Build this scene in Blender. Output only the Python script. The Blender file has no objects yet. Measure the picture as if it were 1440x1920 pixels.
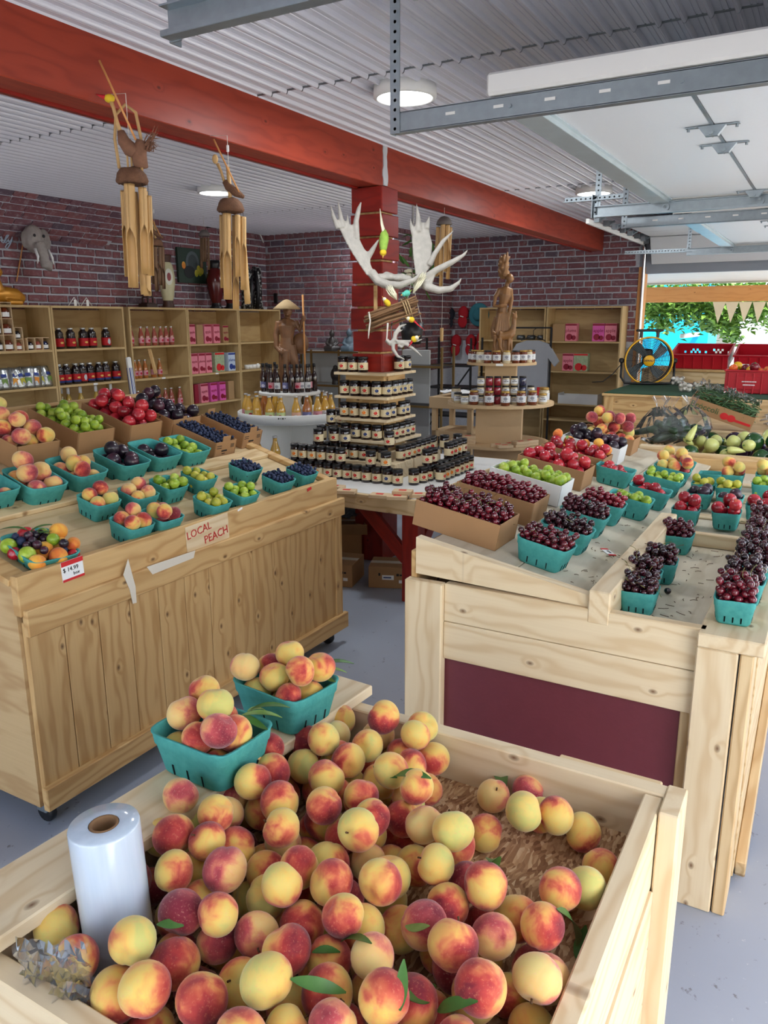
import bpy, bmesh, math, random
from mathutils import Vector, Matrix, Euler
R = math.radians
random.seed(7)
scene = bpy.context.scene
col = scene.collection

# ------------------------------------------------------------------ camera
YAW, PITCH, ROLL, FPX, CAMH = R(29.7), R(13.8), R(-.2), 1455.0, 1.65
_f = Vector((-math.sin(YAW)*math.cos(PITCH), math.cos(YAW)*math.cos(PITCH), -math.sin(PITCH)))
_r0 = Vector((math.cos(YAW), math.sin(YAW), 0)); _u0 = _r0.cross(_f)
_r = _r0*math.cos(ROLL)+_u0*math.sin(ROLL); _u = -_r0*math.sin(ROLL)+_u0*math.cos(ROLL)
CAM = Vector((0, 0, CAMH))
cd = bpy.data.cameras.new('camera'); cam = bpy.data.objects.new('camera', cd); col.objects.link(cam)
cd.sensor_fit = 'VERTICAL'; cd.sensor_height = 32.0; cd.lens = FPX/1920*32.0; cd.clip_start = .02; cd.clip_end = 200
cam.matrix_world = Matrix(((_r.x, _u.x, -_f.x, CAM.x), (_r.y, _u.y, -_f.y, CAM.y), (_r.z, _u.z, -_f.z, CAM.z), (0, 0, 0, 1)))
scene.camera = cam

# ------------------------------------------------------------------ world, sun, daylight portals, exposure
scene.view_settings.view_transform = 'Standard'; scene.view_settings.look = 'None'
scene.view_settings.gamma = 1.0; scene.view_settings.use_curve_mapping = False
scene.view_settings.exposure = 1.3
w = bpy.data.worlds.new('sky'); scene.world = w; w.use_nodes = True
nt = w.node_tree; bg = nt.nodes['Background']
sky = nt.nodes.new('ShaderNodeTexSky'); sky.sky_type = 'NISHITA'; sky.sun_disc = False
sky.sun_elevation = R(52); sky.sun_rotation = R(120); sky.air_density = 1.0; sky.dust_density = 2.5; sky.ozone_density = 1.0
hs = nt.nodes.new('ShaderNodeHueSaturation'); hs.inputs['Saturation'].default_value = .8; nt.links.new(sky.outputs[0], hs.inputs['Color']); nt.links.new(hs.outputs[0], bg.inputs[0]); bg.inputs[1].default_value = .34
sl = bpy.data.lights.new('sun', 'SUN'); sl.energy = 3.2; sl.angle = R(1.2); sl.color = (1, .95, .87)
so = bpy.data.objects.new('sun', sl); col.objects.link(so)
so.rotation_euler = Vector((-.55, .38, -1.05)).to_track_quat('-Z', 'Y').to_euler()
def portal(name, loc, rot, sx, sy):
    l = bpy.data.lights.new(name, 'AREA'); l.shape = 'RECTANGLE'; l.size = sx; l.size_y = sy
    l.cycles.is_portal = True
    o = bpy.data.objects.new(name, l); col.objects.link(o); o.location = loc; o.rotation_euler = rot
DOORS_R = [(-1.15, 1.5), (2.56, 5.2), (5.85, 8.6)]
for a, b in DOORS_R:
    portal('door_daylight', (1.5, (a+b)/2, 1.1), (0, R(90), 0), 2.2, b-a)
portal('back_daylight', (-.3, 10.2, 1.1), (R(-90), 0, 0), 3.4, 2.2)
portal('front_daylight', (-2.0, -2.55, 1.15), (R(90), 0, 0), 4.6, 2.3)
scene.cycles.max_bounces = 8; scene.cycles.diffuse_bounces = 4; scene.cycles.glossy_bounces = 3
scene.cycles.transmission_bounces = 6; scene.cycles.transparent_max_bounces = 12
scene.cycles.caustics_reflective = False; scene.cycles.caustics_refractive = False
scene.cycles.sample_clamp_indirect = 6.0

# ------------------------------------------------------------------ pixel -> place
def ray(x, y): return _f + _r*((x-720)/FPX) - _u*((y-960)/FPX)
def P(x, y, z=None, X=None, Y=None, d=None):
    D = ray(x, y)
    if z is not None: t = (z-CAMH)/D.z
    elif X is not None: t = X/D.x
    elif Y is not None: t = Y/D.y
    else: t = d
    return CAM + D*t
def Pplane(x, y, p0, n):
    D = ray(x, y); return CAM + D*((p0-CAM).dot(n)/D.dot(n))

# ------------------------------------------------------------------ mesh helpers
class MB:
    def __init__(s): s.v = []; s.f = []; s.m = []; s.mi = 0
    def add(s, vs, fs, mat=None):
        o = len(s.v)
        s.v += [tuple(mat @ Vector(p)) if mat is not None else tuple(p) for p in vs]
        s.f += [tuple(i+o for i in f) for f in fs]; s.m += [s.mi]*len(fs); return s
    def mesh(s, name, smooth=False):
        me = bpy.data.meshes.new(name); me.from_pydata(s.v, [], s.f)
        if s.mi or any(s.m): me.polygons.foreach_set('material_index', s.m)
        if smooth: me.polygons.foreach_set('use_smooth', [True]*len(me.polygons))
        me.update(); return me
def g_box(sx, sy, sz, b=0.0, c=(0, 0, 0)):
    x, y, z = sx/2, sy/2, sz/2; cx, cy, cz = c
    if b <= 0:
        v = [(sx_*x+cx, sy_*y+cy, sz_*z+cz) for sx_ in (-1, 1) for sy_ in (-1, 1) for sz_ in (-1, 1)]
        return v, [(0, 1, 3, 2), (4, 6, 7, 5), (0, 4, 5, 1), (2, 3, 7, 6), (0, 2, 6, 4), (1, 5, 7, 3)]
    b = min(b, x*.9, y*.9, z*.9)
    bm = bmesh.new(); bmesh.ops.create_cube(bm, size=1)
    for q in bm.verts: q.co = Vector((q.co.x*sx, q.co.y*sy, q.co.z*sz))
    bmesh.ops.bevel(bm, geom=bm.edges[:], offset=b, segments=1, affect='EDGES')
    bm.verts.index_update()
    v = [tuple(q.co+Vector(c)) for q in bm.verts]; f = [tuple(q.index for q in p.verts) for p in bm.faces]
    bm.free(); return v, f
def g_lathe(prof, n=16, cap=True, a0=0, a1=2*math.pi, loop=True):
    v = []; f = []; k = len(prof); m = n if loop else n+1
    for i in range(m):
        a = a0+(a1-a0)*i/n
        for (r, z) in prof: v.append((r*math.cos(a), r*math.sin(a), z))
    for i in range(n):
        j = (i+1) % m
        for q in range(k-1): f.append((i*k+q, j*k+q, j*k+q+1, i*k+q+1))
    if cap and loop:
        f.append(tuple(i*k for i in reversed(range(n)))); f.append(tuple(i*k+k-1 for i in range(n)))
    return v, f
def g_tube(pts, rad, n=8, cap=True, squash=None):
    pts = [Vector(p) for p in pts]; k = len(pts)
    rad = rad if isinstance(rad, (list, tuple)) else [rad]*k
    v = []; f = []; prev = None
    for i, p in enumerate(pts):
        t = (pts[min(i+1, k-1)]-pts[max(i-1, 0)]).normalized()
        if prev is None:
            a = Vector((0, 0, 1)) if abs(t.z) < .9 else Vector((1, 0, 0))
            s = t.cross(a).normalized()
        else: s = (prev-t*prev.dot(t)).normalized()
        prev = s; q = t.cross(s)
        sq = squash[i] if squash else 1.0
        for j in range(n):
            an = 2*math.pi*j/n
            v.append(tuple(p+s*(math.cos(an)*rad[i])+q*(math.sin(an)*rad[i]*sq)))
    for i in range(k-1):
        for j in range(n):
            j2 = (j+1) % n; f.append((i*n+j, i*n+j2, (i+1)*n+j2, (i+1)*n+j))
    if cap: f.append(tuple(reversed(range(n)))); f.append(tuple((k-1)*n+j for j in range(n)))
    return v, f
def g_ball(r, n=12, m=8, sx=1, sy=1, sz=1, c=(0, 0, 0), fn=None):
    v = []; f = []
    for i in range(1, m):
        th = math.pi*i/m
        for j in range(n):
            ph = 2*math.pi*j/n; d = Vector((math.sin(th)*math.cos(ph), math.sin(th)*math.sin(ph), math.cos(th)))
            q = fn(d, th, ph) if fn else d
            v.append((q.x*r*sx+c[0], q.y*r*sy+c[1], q.z*r*sz+c[2]))
    for d, th in ((Vector((0, 0, 1)), 0), (Vector((0, 0, -1)), math.pi)):
        q = fn(d, th, 0) if fn else d; v.append((q.x*r*sx+c[0], q.y*r*sy+c[1], q.z*r*sz+c[2]))
    N = (m-1)*n
    for i in range(m-2):
        for j in range(n): f.append((i*n+j, (i+1)*n+j, (i+1)*n+(j+1) % n, i*n+(j+1) % n))
    for j in range(n):
        f.append((N, j, (j+1) % n)); f.append((N+1, (m-2)*n+(j+1) % n, (m-2)*n+j))
    return v, f
def g_prism(poly, d):           # polygon in local XY extruded along Z
    n = len(poly); v = [(x, y, 0) for x, y in poly]+[(x, y, d) for x, y in poly]
    return v, [tuple(reversed(range(n))), tuple(range(n, 2*n))]+[(i, (i+1) % n, n+(i+1) % n, n+i) for i in range(n)]
_cache = {}
def cached(key, fn):
    if key not in _cache: _cache[key] = fn()
    return _cache[key]
def one(g, name='piece', smooth=False):
    m = MB(); m.add(*g); return m.mesh(name, smooth)
def box_mesh(sx, sy, sz, b=.003):
    key = ('box', round(sx, 3), round(sy, 3), round(sz, 3), b)
    return cached(key, lambda: one(g_box(sx, sy, sz, b)))

# ------------------------------------------------------------------ object helpers
def obj(name, me, mat=None, parent=None, loc=(0, 0, 0), rot=(0, 0, 0), M=None, scale=None):
    if mat is not None and len(me.materials) == 0: me.materials.append(mat)
    o = bpy.data.objects.new(name, me); col.objects.link(o)
    if parent is not None: o.parent = parent
    if M is not None: o.matrix_basis = M
    else: o.location = loc; o.rotation_euler = rot
    if scale is not None: o.scale = (scale,)*3 if isinstance(scale, (int, float)) else scale
    if mat is not None and me.materials[0] != mat:
        o.material_slots[0].link = 'OBJECT'; o.material_slots[0].material = mat
    return o
def tag(o, label, cat, group=None, kind=None):
    o['label'] = label; o['category'] = cat
    if group: o['group'] = group
    if kind: o['kind'] = kind
    return o
def thing(name, label, cat, loc=(0, 0, 0), rot=(0, 0, 0), group=None, M=None):
    o = bpy.data.objects.new(name, None); o.empty_display_size = .05; col.objects.link(o)
    if M is not None: o.matrix_basis = M
    else: o.location = loc; o.rotation_euler = rot
    return tag(o, label, cat, group)
def struct(o, label=None):
    o['kind'] = 'structure'
    if label: o['label'] = label
    return o
def frame(o, x, y=None, z=None):        # matrix from origin and x axis, second axis
    x = Vector(x).normalized()
    if z is not None: z = Vector(z); y = z.cross(x).normalized(); z = x.cross(y)
    else: y = Vector(y); z = x.cross(y).normalized(); y = z.cross(x)
    o = Vector(o)
    return Matrix(((x.x, y.x, z.x, o.x), (x.y, y.y, z.y, o.y), (x.z, y.z, z.z, o.z), (0, 0, 0, 1)))
def board(name, a, b, w, t, mat, parent=None, wdir=(0, 0, 1), bev=.003):
    """board from a to b (centre line), width w along wdir, thickness t"""
    a, b = Vector(a), Vector(b); L = (b-a).length
    M = frame((a+b)/2, b-a, y=Vector(wdir))
    if parent is not None: M = parent.matrix_basis.inverted() @ M
    return obj(name, box_mesh(L, w, t, bev), mat, parent, M=M)
def bx(name, x0, x1, y0, y1, z0, z1, mat, parent=None, bev=.003):
    """box given by its extents; local X is laid along the longest side for the grain"""
    d = [x1-x0, y1-y0, z1-z0]; c = Vector(((x0+x1)/2, (y0+y1)/2, (z0+z1)/2))
    ax = [Vector((1, 0, 0)), Vector((0, 1, 0)), Vector((0, 0, 1))]
    o = sorted(range(3), key=lambda i: -d[i])
    M = frame(c, ax[o[0]], y=ax[o[1]])
    if parent is not None: M = parent.matrix_basis.inverted() @ M
    return obj(name, box_mesh(d[o[0]], d[o[1]], d[o[2]], bev), mat, parent, M=M)
def text(name, s, size, mat, parent, M, extrude=.0006, shear=0, align='CENTER', off=0.0):
    c = bpy.data.curves.new(name, 'FONT'); c.body = s; c.size = size; c.extrude = extrude
    c.align_x = align; c.align_y = 'CENTER'; c.shear = shear; c.resolution_u = 2; c.offset = off
    tmp = bpy.data.objects.new('tmp_text', c); col.objects.link(tmp)
    me = bpy.data.meshes.new_from_object(tmp); bpy.data.objects.remove(tmp)
    me.materials.clear(); me.materials.append(mat)
    o = bpy.data.objects.new(name, me); col.objects.link(o); o.parent = parent; o.matrix_basis = M
    return o

def bars(name, mat, parent, M, rows):      # print too small to read: dashes (x, y, width, height) on a face
    m = MB(); [m.add(*g_box(w_, h_, .0012, 0, (x, y, 0))) for x, y, w_, h_ in rows]
    return obj(name, m.mesh(name), mat, parent, M=M)

# ------------------------------------------------------------------ materials
class NT:
    def __init__(s, name):
        s.mat = bpy.data.materials.new(name); s.mat.use_nodes = True
        s.t = s.mat.node_tree; s.b = s.t.nodes['Principled BSDF']
    def n(s, typ, **k):
        o = s.t.nodes.new('ShaderNode'+typ)
        for a, v in k.items(): setattr(o, a, v)
        return o
    def l(s, a, b): s.t.links.new(a, b)
    def val(s, node, **k):
        for a, v in k.items(): node.inputs[a.replace('_', ' ')].default_value = v
        return node
    def ramp(s, fac, stops, interp='LINEAR'):
        r = s.n('ValToRGB'); e = r.color_ramp.elements; r.color_ramp.interpolation = interp
        while len(e) < len(stops): e.new(.5)
        for i, (p, c) in enumerate(stops):
            e[i].position = p; e[i].color = (c[0], c[1], c[2], 1) if not isinstance(c, (int, float)) else (c, c, c, 1)
        s.l(fac, r.inputs[0]); return r.outputs[0]
    def mix(s, fac, a, b, mode='MIX'):
        m = s.n('MixRGB', blend_type=mode)
        for i, q in enumerate((fac, a, b)):
            if isinstance(q, (int, float)): m.inputs[i].default_value = q
            elif isinstance(q, tuple): m.inputs[i].default_value = (*q, 1)
            else: s.l(q, m.inputs[i])
        return m.outputs[0]
    def math(s, op, a, b=None, clamp=False):
        m = s.n('Math', operation=op, use_clamp=clamp)
        for i, q in enumerate((a, b)):
            if q is None: continue
            if isinstance(q, (int, float)): m.inputs[i].default_value = q
            else: s.l(q, m.inputs[i])
        return m.outputs[0]
    def coords(s, scale=(1, 1, 1), rnd=True, kind='Object'):
        tc = s.n('TexCoord'); v = tc.outputs[kind]
        if rnd:
            oi = s.n('ObjectInfo'); vm = s.n('VectorMath', operation='SCALE'); vm.inputs[0].default_value = (31.7, 17.3, 23.1)
            s.l(oi.outputs['Random'], vm.inputs['Scale'])
            va = s.n('VectorMath', operation='ADD'); s.l(v, va.inputs[0]); s.l(vm.outputs[0], va.inputs[1]); v = va.outputs[0]
        mp = s.n('VectorMath', operation='MULTIPLY'); s.l(v, mp.inputs[0]); mp.inputs[1].default_value = scale
        return mp.outputs[0]
    def noise(s, vec, scale=5, detail=3, rough=.55, dist=0):
        n = s.n('TexNoise'); s.l(vec, n.inputs['Vector'])
        n.inputs['Scale'].default_value = scale; n.inputs['Detail'].default_value = detail
        n.inputs['Roughness'].default_value = rough; n.inputs['Distortion'].default_value = dist
        return n.outputs[0]
    def bump(s, h, strength=.3, dist=.01):
        b = s.n('Bump'); b.inputs['Strength'].default_value = strength; b.inputs['Distance'].default_value = dist
        s.l(h, b.inputs['Height']); s.l(b.outputs[0], s.b.inputs['Normal'])
    def col(s, c):
        if isinstance(c, tuple): s.b.inputs['Base Color'].default_value = (*c, 1)
        else: s.l(c, s.b.inputs['Base Color'])
    def set(s, rough=.5, metal=0, spec=.5, **k):
        s.b.inputs['Roughness'].default_value = rough; s.b.inputs['Metallic'].default_value = metal
        s.b.inputs['Specular IOR Level'].default_value = spec
        for a, v in k.items(): s.b.inputs[a.replace('_', ' ')].default_value = v
        return s.mat
def srgb(r, g, b):
    f = lambda c: ((c/255+.055)/1.055)**2.4 if c > 10 else c/255/12.92
    return (f(r), f(g), f(b))
def plain(name, c, rough=.5, metal=0, var=.12, scale=8, bump=0, spec=.5, **k):
    n = NT(name); v = n.coords()
    nz = n.noise(v, scale, 4)
    n.col(n.mix(n.math('MULTIPLY', nz, 1.0), tuple(x*(1-var) for x in c), tuple(min(1, x*(1+var)) for x in c)))
    if bump: n.bump(n.noise(v, scale*4, 3), bump, .004)
    return n.set(rough, metal, spec, **k)
def wood(name, light, dark, knot, knots=.55, grain=1.0, rough=.6, contrast=1.0):
    n = NT(name); v = n.coords((1, 1, 1))
    vd = n.coords((2.0, 9.0, 9.0)); dn = n.noise(vd, 1.2, 2)
    # knots
    kv = n.coords((5.5, 9.0, 4.0)); vo = n.n('TexVoronoi', voronoi_dimensions='2D'); n.l(kv, vo.inputs['Vector']); vo.inputs['Scale'].default_value = 1.0
    vo.inputs['Randomness'].default_value = 1.0
    sep = n.n('SeparateColor'); n.l(vo.outputs['Color'], sep.inputs[0])
    on = n.math('GREATER_THAN', sep.outputs[0], knots)
    dist = vo.outputs['Distance']
    near = n.math('MULTIPLY', n.math('SUBTRACT', 1.0, n.math('MULTIPLY', dist, 4.5), True), on)
    # growth lines: bent by the noise and around the knots
    sx = n.n('SeparateXYZ'); n.l(v, sx.inputs[0])
    ph = n.math('ADD', n.math('MULTIPLY', sx.outputs[1], 34*grain), n.math('MULTIPLY', sx.outputs[2], 27*grain))
    ph = n.math('ADD', ph, n.math('MULTIPLY', dn, 9.0)); ph = n.math('ADD', ph, n.math('MULTIPLY', near, 2.6))
    sn = n.math('SINE', n.math('MULTIPLY', ph, 2.2))
    sn = n.math('MULTIPLY_ADD', sn, .5); sn.node.inputs[2].default_value = .5
    sn = n.math('POWER', sn, 2.4)
    fine = n.noise(n.coords((3, 160, 160)), 1.0, 2)
    big = n.noise(n.coords((1.1, 3, 3)), 1.0, 2)
    c = n.mix(n.math('MULTIPLY', sn, .62*contrast), light, dark)
    c = n.mix(n.math('MULTIPLY', fine, .32*contrast), c, dark)
    c = n.mix(n.math('MULTIPLY', big, .3), c, tuple(x*.82 for x in light))
    k1 = n.math('SUBTRACT', 1.0, n.math('MULTIPLY', dist, 13.0), True)
    k1 = n.math('MULTIPLY', n.math('POWER', k1, .7), on)
    c = n.mix(n.math('MULTIPLY', k1, .95, True), c, knot)
    n.col(c); n.bump(n.math('ADD', sn, fine), .06, .002)
    return n.set(rough, 0, .3)
# ------------------------------------------------------------------ shared materials
PINE = wood('pale_pine', srgb(224, 198, 154), srgb(181, 140, 90), srgb(98, 62, 36), grain=1.5)
PINE_W = wood('white_pine', srgb(230, 211, 176), srgb(196, 160, 112), srgb(104, 66, 38), contrast=.85, grain=1.6)
PINE_Y = wood('golden_pine', srgb(214, 178, 124), srgb(171, 126, 73), srgb(78, 46, 26), contrast=1.1, grain=1.5)
PLY = wood('plywood', srgb(208, 178, 132), srgb(164, 124, 78), srgb(110, 76, 44), knots=.95, grain=.35, contrast=1.0)
DECKW = wood('worn_deck', srgb(216, 206, 184), srgb(178, 160, 128), srgb(120, 90, 60), knots=.93, grain=.4, contrast=.7)
DECKL = wood('tan_deck', srgb(214, 190, 148), srgb(176, 142, 96), srgb(110, 76, 44), knots=.9, grain=.7, contrast=.9)
BIRCH = wood('birch_ply', srgb(200, 172, 124), srgb(170, 138, 92), srgb(140, 105, 66), knots=.99, grain=.25, contrast=.7)
MDF = plain('tan_board', srgb(203, 172, 130), .6, var=.05)
REDW = wood('red_stained_wood', srgb(162, 66, 46), srgb(122, 44, 34), srgb(70, 26, 20), knots=.86, rough=.42, contrast=.8)
REDD = wood('dark_red_stain', srgb(140, 34, 24), srgb(96, 20, 16), srgb(50, 14, 12), knots=.93, rough=.38, contrast=.7)
ORANGEW = wood('orange_timber', srgb(222, 160, 98), srgb(196, 126, 66), srgb(120, 66, 34), knots=.85, contrast=.6)
BURG = plain('burgundy_paint', srgb(104, 44, 54), .5, var=.1, scale=20, bump=.15)
WHITE = plain('white_paint', srgb(226, 226, 222), .5, var=.03)
STEEL = plain('galvanised_steel', srgb(150, 160, 166), .38, .85, var=.18, scale=30)
STEELD = plain('dark_steel', srgb(110, 116, 120), .42, .8, var=.15, scale=30)
DOORW = plain('door_white', srgb(222, 228, 232), .42, 0, var=.02, scale=60, bump=.12)
BLACK = plain('black_plastic', srgb(22, 22, 24), .4, var=.1)
BLACKM = plain('black_metal', srgb(26, 26, 28), .5, .3, var=.1)
GOLD = plain('brass_frame', srgb(128, 104, 62), .4, .7, var=.1)
GREYP = plain('grey_wall_paint', srgb(150, 158, 168), .7, var=.05)
CHROME = plain('chrome', srgb(216, 220, 222), .2, 1.0, var=.04)
REDP = plain('red_plastic', srgb(176, 18, 36), .38, var=.08)
TAPE = plain('clear_tape', srgb(222, 214, 198), .3, var=.06)
PAPER = plain('white_paper', srgb(238, 238, 236), .7, var=.02)
REDINK = plain('red_ink', srgb(206, 34, 38), .6, var=.05)
BLKINK = plain('black_ink', srgb(24, 22, 24), .6, var=.05)
CARD = plain('cardboard', srgb(164, 124, 84), .8, var=.08, scale=14)
CARDD = plain('cardboard_inner', srgb(170, 132, 92), .85, var=.08, scale=14)
CARDW = plain('white_cardboard', srgb(226, 226, 224), .75, var=.04)
CARDE = plain('cardboard_edge', srgb(126, 92, 60), .85, var=.1)
TEAL = NT('teal_pulp'); _v = TEAL.coords(); TEAL.col(TEAL.mix(TEAL.noise(_v, 60, 4), srgb(58, 142, 138), srgb(92, 178, 172)))
TEAL.bump(TEAL.noise(_v, 220, 3), .35, .002); TEAL = TEAL.set(.85, 0, .2)
# floor: painted concrete
n = NT('grey_painted_floor'); v = n.coords((1, 1, 1), False)
c = n.mix(n.noise(v, 1.3, 5), srgb(146, 153, 166), srgb(162, 170, 184))
c = n.mix(n.ramp(n.noise(v, 26, 5, .7), [(.3, 1), (.36, 0)]), c, srgb(112, 114, 118))
c = n.mix(n.ramp(n.noise(v, 60, 3, .6), [(.70, 0), (.74, 1)]), c, srgb(178, 182, 188))
n.col(c); n.bump(n.noise(v, 30, 4), .05, .002); FLOORM = n.set(.38, 0, .45)
# brick and mortar
n = NT('tumbled_brick'); oi = n.n('ObjectInfo'); v = n.coords()
base = n.ramp(oi.outputs['Random'], [(0, srgb(140, 86, 90)), (.18, srgb(158, 98, 98)), (.4, srgb(142, 98, 106)), (.58, srgb(166, 106, 104)), (.74, srgb(122, 94, 104)), (.86, srgb(104, 100, 114)), (.95, srgb(140, 100, 100)), (1, srgb(84, 98, 106))], 'CONSTANT')
c = n.mix(n.noise(v, 9, 5), base, srgb(112, 84, 92)); c = n.mix(n.ramp(n.noise(v, 22, 5, .7), [(.52, 0), (.7, .75)]), c, srgb(166, 152, 158))
n.col(c); n.bump(n.noise(v, 40, 5), .7, .006); BRICK = n.set(.9, 0, .15)
MORTAR = plain('mortar', srgb(190, 192, 200), .95, var=.2, scale=30, bump=.4)
n = NT('ribbed_white_steel'); n.col(srgb(206, 207, 216)); CEILM = n.set(.24, 0, .8)
OUTG = plain('outdoor_concrete', srgb(206, 202, 194), .8, var=.08, scale=3)

# ------------------------------------------------------------------ room shell
XL, XR, YB1, YB2, XJ, YF, ZC = -6.56, 1.45, 8.42, 10.1, -4.66, -2.6, 2.74
fl = bx('floor', XL-.1, XR+.2, YF-.1, YB2+.1, -.12, 0, FLOORM, bev=0); struct(fl, 'grey painted concrete floor')
# ceiling: ribbed sheets, ribs run along Y, seams at 3.37 and 6.75
ceil = bpy.data.objects.new('ceiling', None); col.objects.link(ceil); struct(ceil, 'white ribbed metal ceiling')
RIB = .0915
def ceil_sheet(x0, nr, y0, y1, name='ceiling_sheet'):
    m = MB(); pr = []
    for i in range(nr):
        x = x0+i*RIB
        pr += [(x, 0), (x+.026, 0), (x+.0275, .0025), (x+.0315, .0025), (x+.033, 0), (x+.046, 0), (x+.0475, .0025), (x+.0515, .0025), (x+.053, 0),
               (x+.066, 0), (x+.0685, -.008), (x+.0715, -.0145), (x+.0755, -.018), (x+.0805, -.018), (x+.0845, -.0145), (x+.0875, -.008), (x+.090, 0)]
    pr.append((x0+nr*RIB, 0)); k = len(pr)
    v = [(x, y0, ZC+z) for x, z in pr]+[(x, y1, ZC+z) for x, z in pr]
    m.add(v, [(i, i+1, k+i+1, k+i) for i in range(k-1)]); return obj(name, m.mesh(name), CEILM, ceil)
SEAMS = [YF, -.03, 3.365, 6.73, YB2]
for a, b in zip(SEAMS[:-1], SEAMS[1:]):
    x = XL
    while x < XR:
        ceil_sheet(x, 10, a, b-.006); x += 10*RIB
    if b < YB2: bx('seam_strip', XL, XR, b-.010, b+.004, ZC-.004, ZC+.004, STEELD, ceil, 0)
bx('roof_deck', XL-.2, XR+.3, YF-.2, YB2+.2, ZC+.02, ZC+.14, GREYP, ceil, 0)

# walls with bricks laid one by one
def brick_wall(name, label, origin, along, out, length, z0, z1, skip=None, seed=1, base=None):
    """wall plane from origin along 'along'; bricks proud towards 'out'"""
    rnd = random.Random(seed); along = Vector(along); out = Vector(out); origin = Vector(origin)
    BL, BH, J = .200, .058, .017
    nrow = int((z1-z0)/(BH+J))
    cells = []
    for r in range(nrow):
        z = z1-.004-(r+.5)*(BH+J); s = -rnd.random()*.1-(.11 if r % 2 else 0)
        while s < length:
            L = BL*rnd.choice((1, 1, 1, .52, .8, 1.08))
            a, b = max(s, .004), min(s+L, length-.004)
            if b-a > .04 and not (skip and skip((a+b)/2, z)): cells.append(((a+b)/2, z, b-a))
            s += L+J
    keep = cells if len(cells) <= 300 else cells[:300]
    for s, z, L in keep:
        me = cached(('brick', round(L, 2), rnd.randrange(3)), lambda: brick_mesh(round(L, 2), BH, rnd))
        p = origin+along*s+out*.006+Vector((0, 0, z))
        obj('brick', me, BRICK, base, M=base.matrix_basis.inverted() @ frame(p, along, y=Vector((0, 0, 1))))
    rest = cells[300:]
    if rest:
        m = MB()
        for s, z, L in rest:
            p = origin+along*s+out*.006+Vector((0, 0, z))
            m.add(*g_box(L, BH, .016, 0), mat=frame(p, along, y=Vector((0, 0, 1))))
        o = obj('brickwork', m.mesh('brickwork'), BRICK, base); o['kind'] = 'stuff'
def brick_mesh(L, H, rnd):
    v, f = g_box(L, H, .018, .005)
    v = [(x+rnd.uniform(-.003, .003), y+rnd.uniform(-.003, .003), z+rnd.uniform(-.0015, .0015)) for x, y, z in v]
    m = MB(); m.add(v, f); return m.mesh('brick')
def wall(name, x0, x1, y0, y1, z0, z1, mat, label):
    o = bx(name, x0, x1, y0, y1, z0, z1, mat, bev=0); return struct(o, label)
wl = wall('wall_left', XL-.12, XL, YF, YB1+.1, 0, ZC, MORTAR, 'brick-faced side wall behind the long row of shelves')
brick_wall('wall_left', '', (XL, 3.95, 0), (0, 1, 0), (1, 0, 0), YB1-3.95, 1.72, ZC, seed=3, base=wl)
wb = wall('wall_back', XL, XJ, YB1, YB1+.12, 0, ZC, MORTAR, 'brick-faced back wall left of the red post')
brick_wall('wall_back', '', (XL, YB1, 0), (1, 0, 0), (0, -1, 0), XJ-XL, .95, ZC, seed=5, base=wb)
wj = wall('wall_jog', XJ-.12, XJ, YB1, YB2+.1, 0, ZC, MORTAR, 'short brick return wall behind the red post')
brick_wall('wall_jog', '', (XJ, YB1, 0), (0, 1, 0), (1, 0, 0), YB2-YB1, 1.0, ZC, seed=6, base=wj)
XO = -2.10       # where the back doorway begins
wr = wall('wall_rear', XJ, XO-.08, YB2, YB2+.12, 0, ZC, MORTAR, 'brick-faced back wall behind the right-hand shelves')
brick_wall('wall_rear', '', (XJ, YB2, 0), (1, 0, 0), (0, -1, 0), XO-.08-XJ, 1.32, ZC, seed=8, base=wr)
bx('lower_panel', XO-.45, XO-.08, YB2-.012, YB2, 0, 1.32, GREYP, wr)
wh = wall('wall_header', XO-.08, XR, YB2, YB2+.12, 2.2, ZC, GREYP, 'painted header over the back doorway')
bx('jamb_post', XO-.08, XO, YB2-.02, YB2+.12, 0, 2.28, ORANGEW, wr)
bx('corner_pillar', 1.2, XR, YB2, YB2+.12, 0, 2.2, GREYP, wh)
# right wall with three open doorways, front wall behind the viewer with one
ys = [YF]+[q for d in DOORS_R for q in d]+[YB2+.1]
wrt = wall('wall_right', XR, XR+.12, YF, YB2+.1, 2.22, ZC, WHITE, 'white wall above the open side doors')
for i in range(0, len(ys), 2): bx('pier', XR, XR+.12, ys[i], ys[i+1], 0, 2.22, WHITE, wrt)
wf = wall('wall_front', XL, XR, YF-.12, YF, 2.3, ZC, WHITE, 'white wall above the entrance')
bx('pier', XL, -4.3, YF-.12, YF, 0, 2.3, WHITE, wf); bx('pier', .3, XR, YF-.12, YF, 0, 2.3, WHITE, wf)
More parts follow.
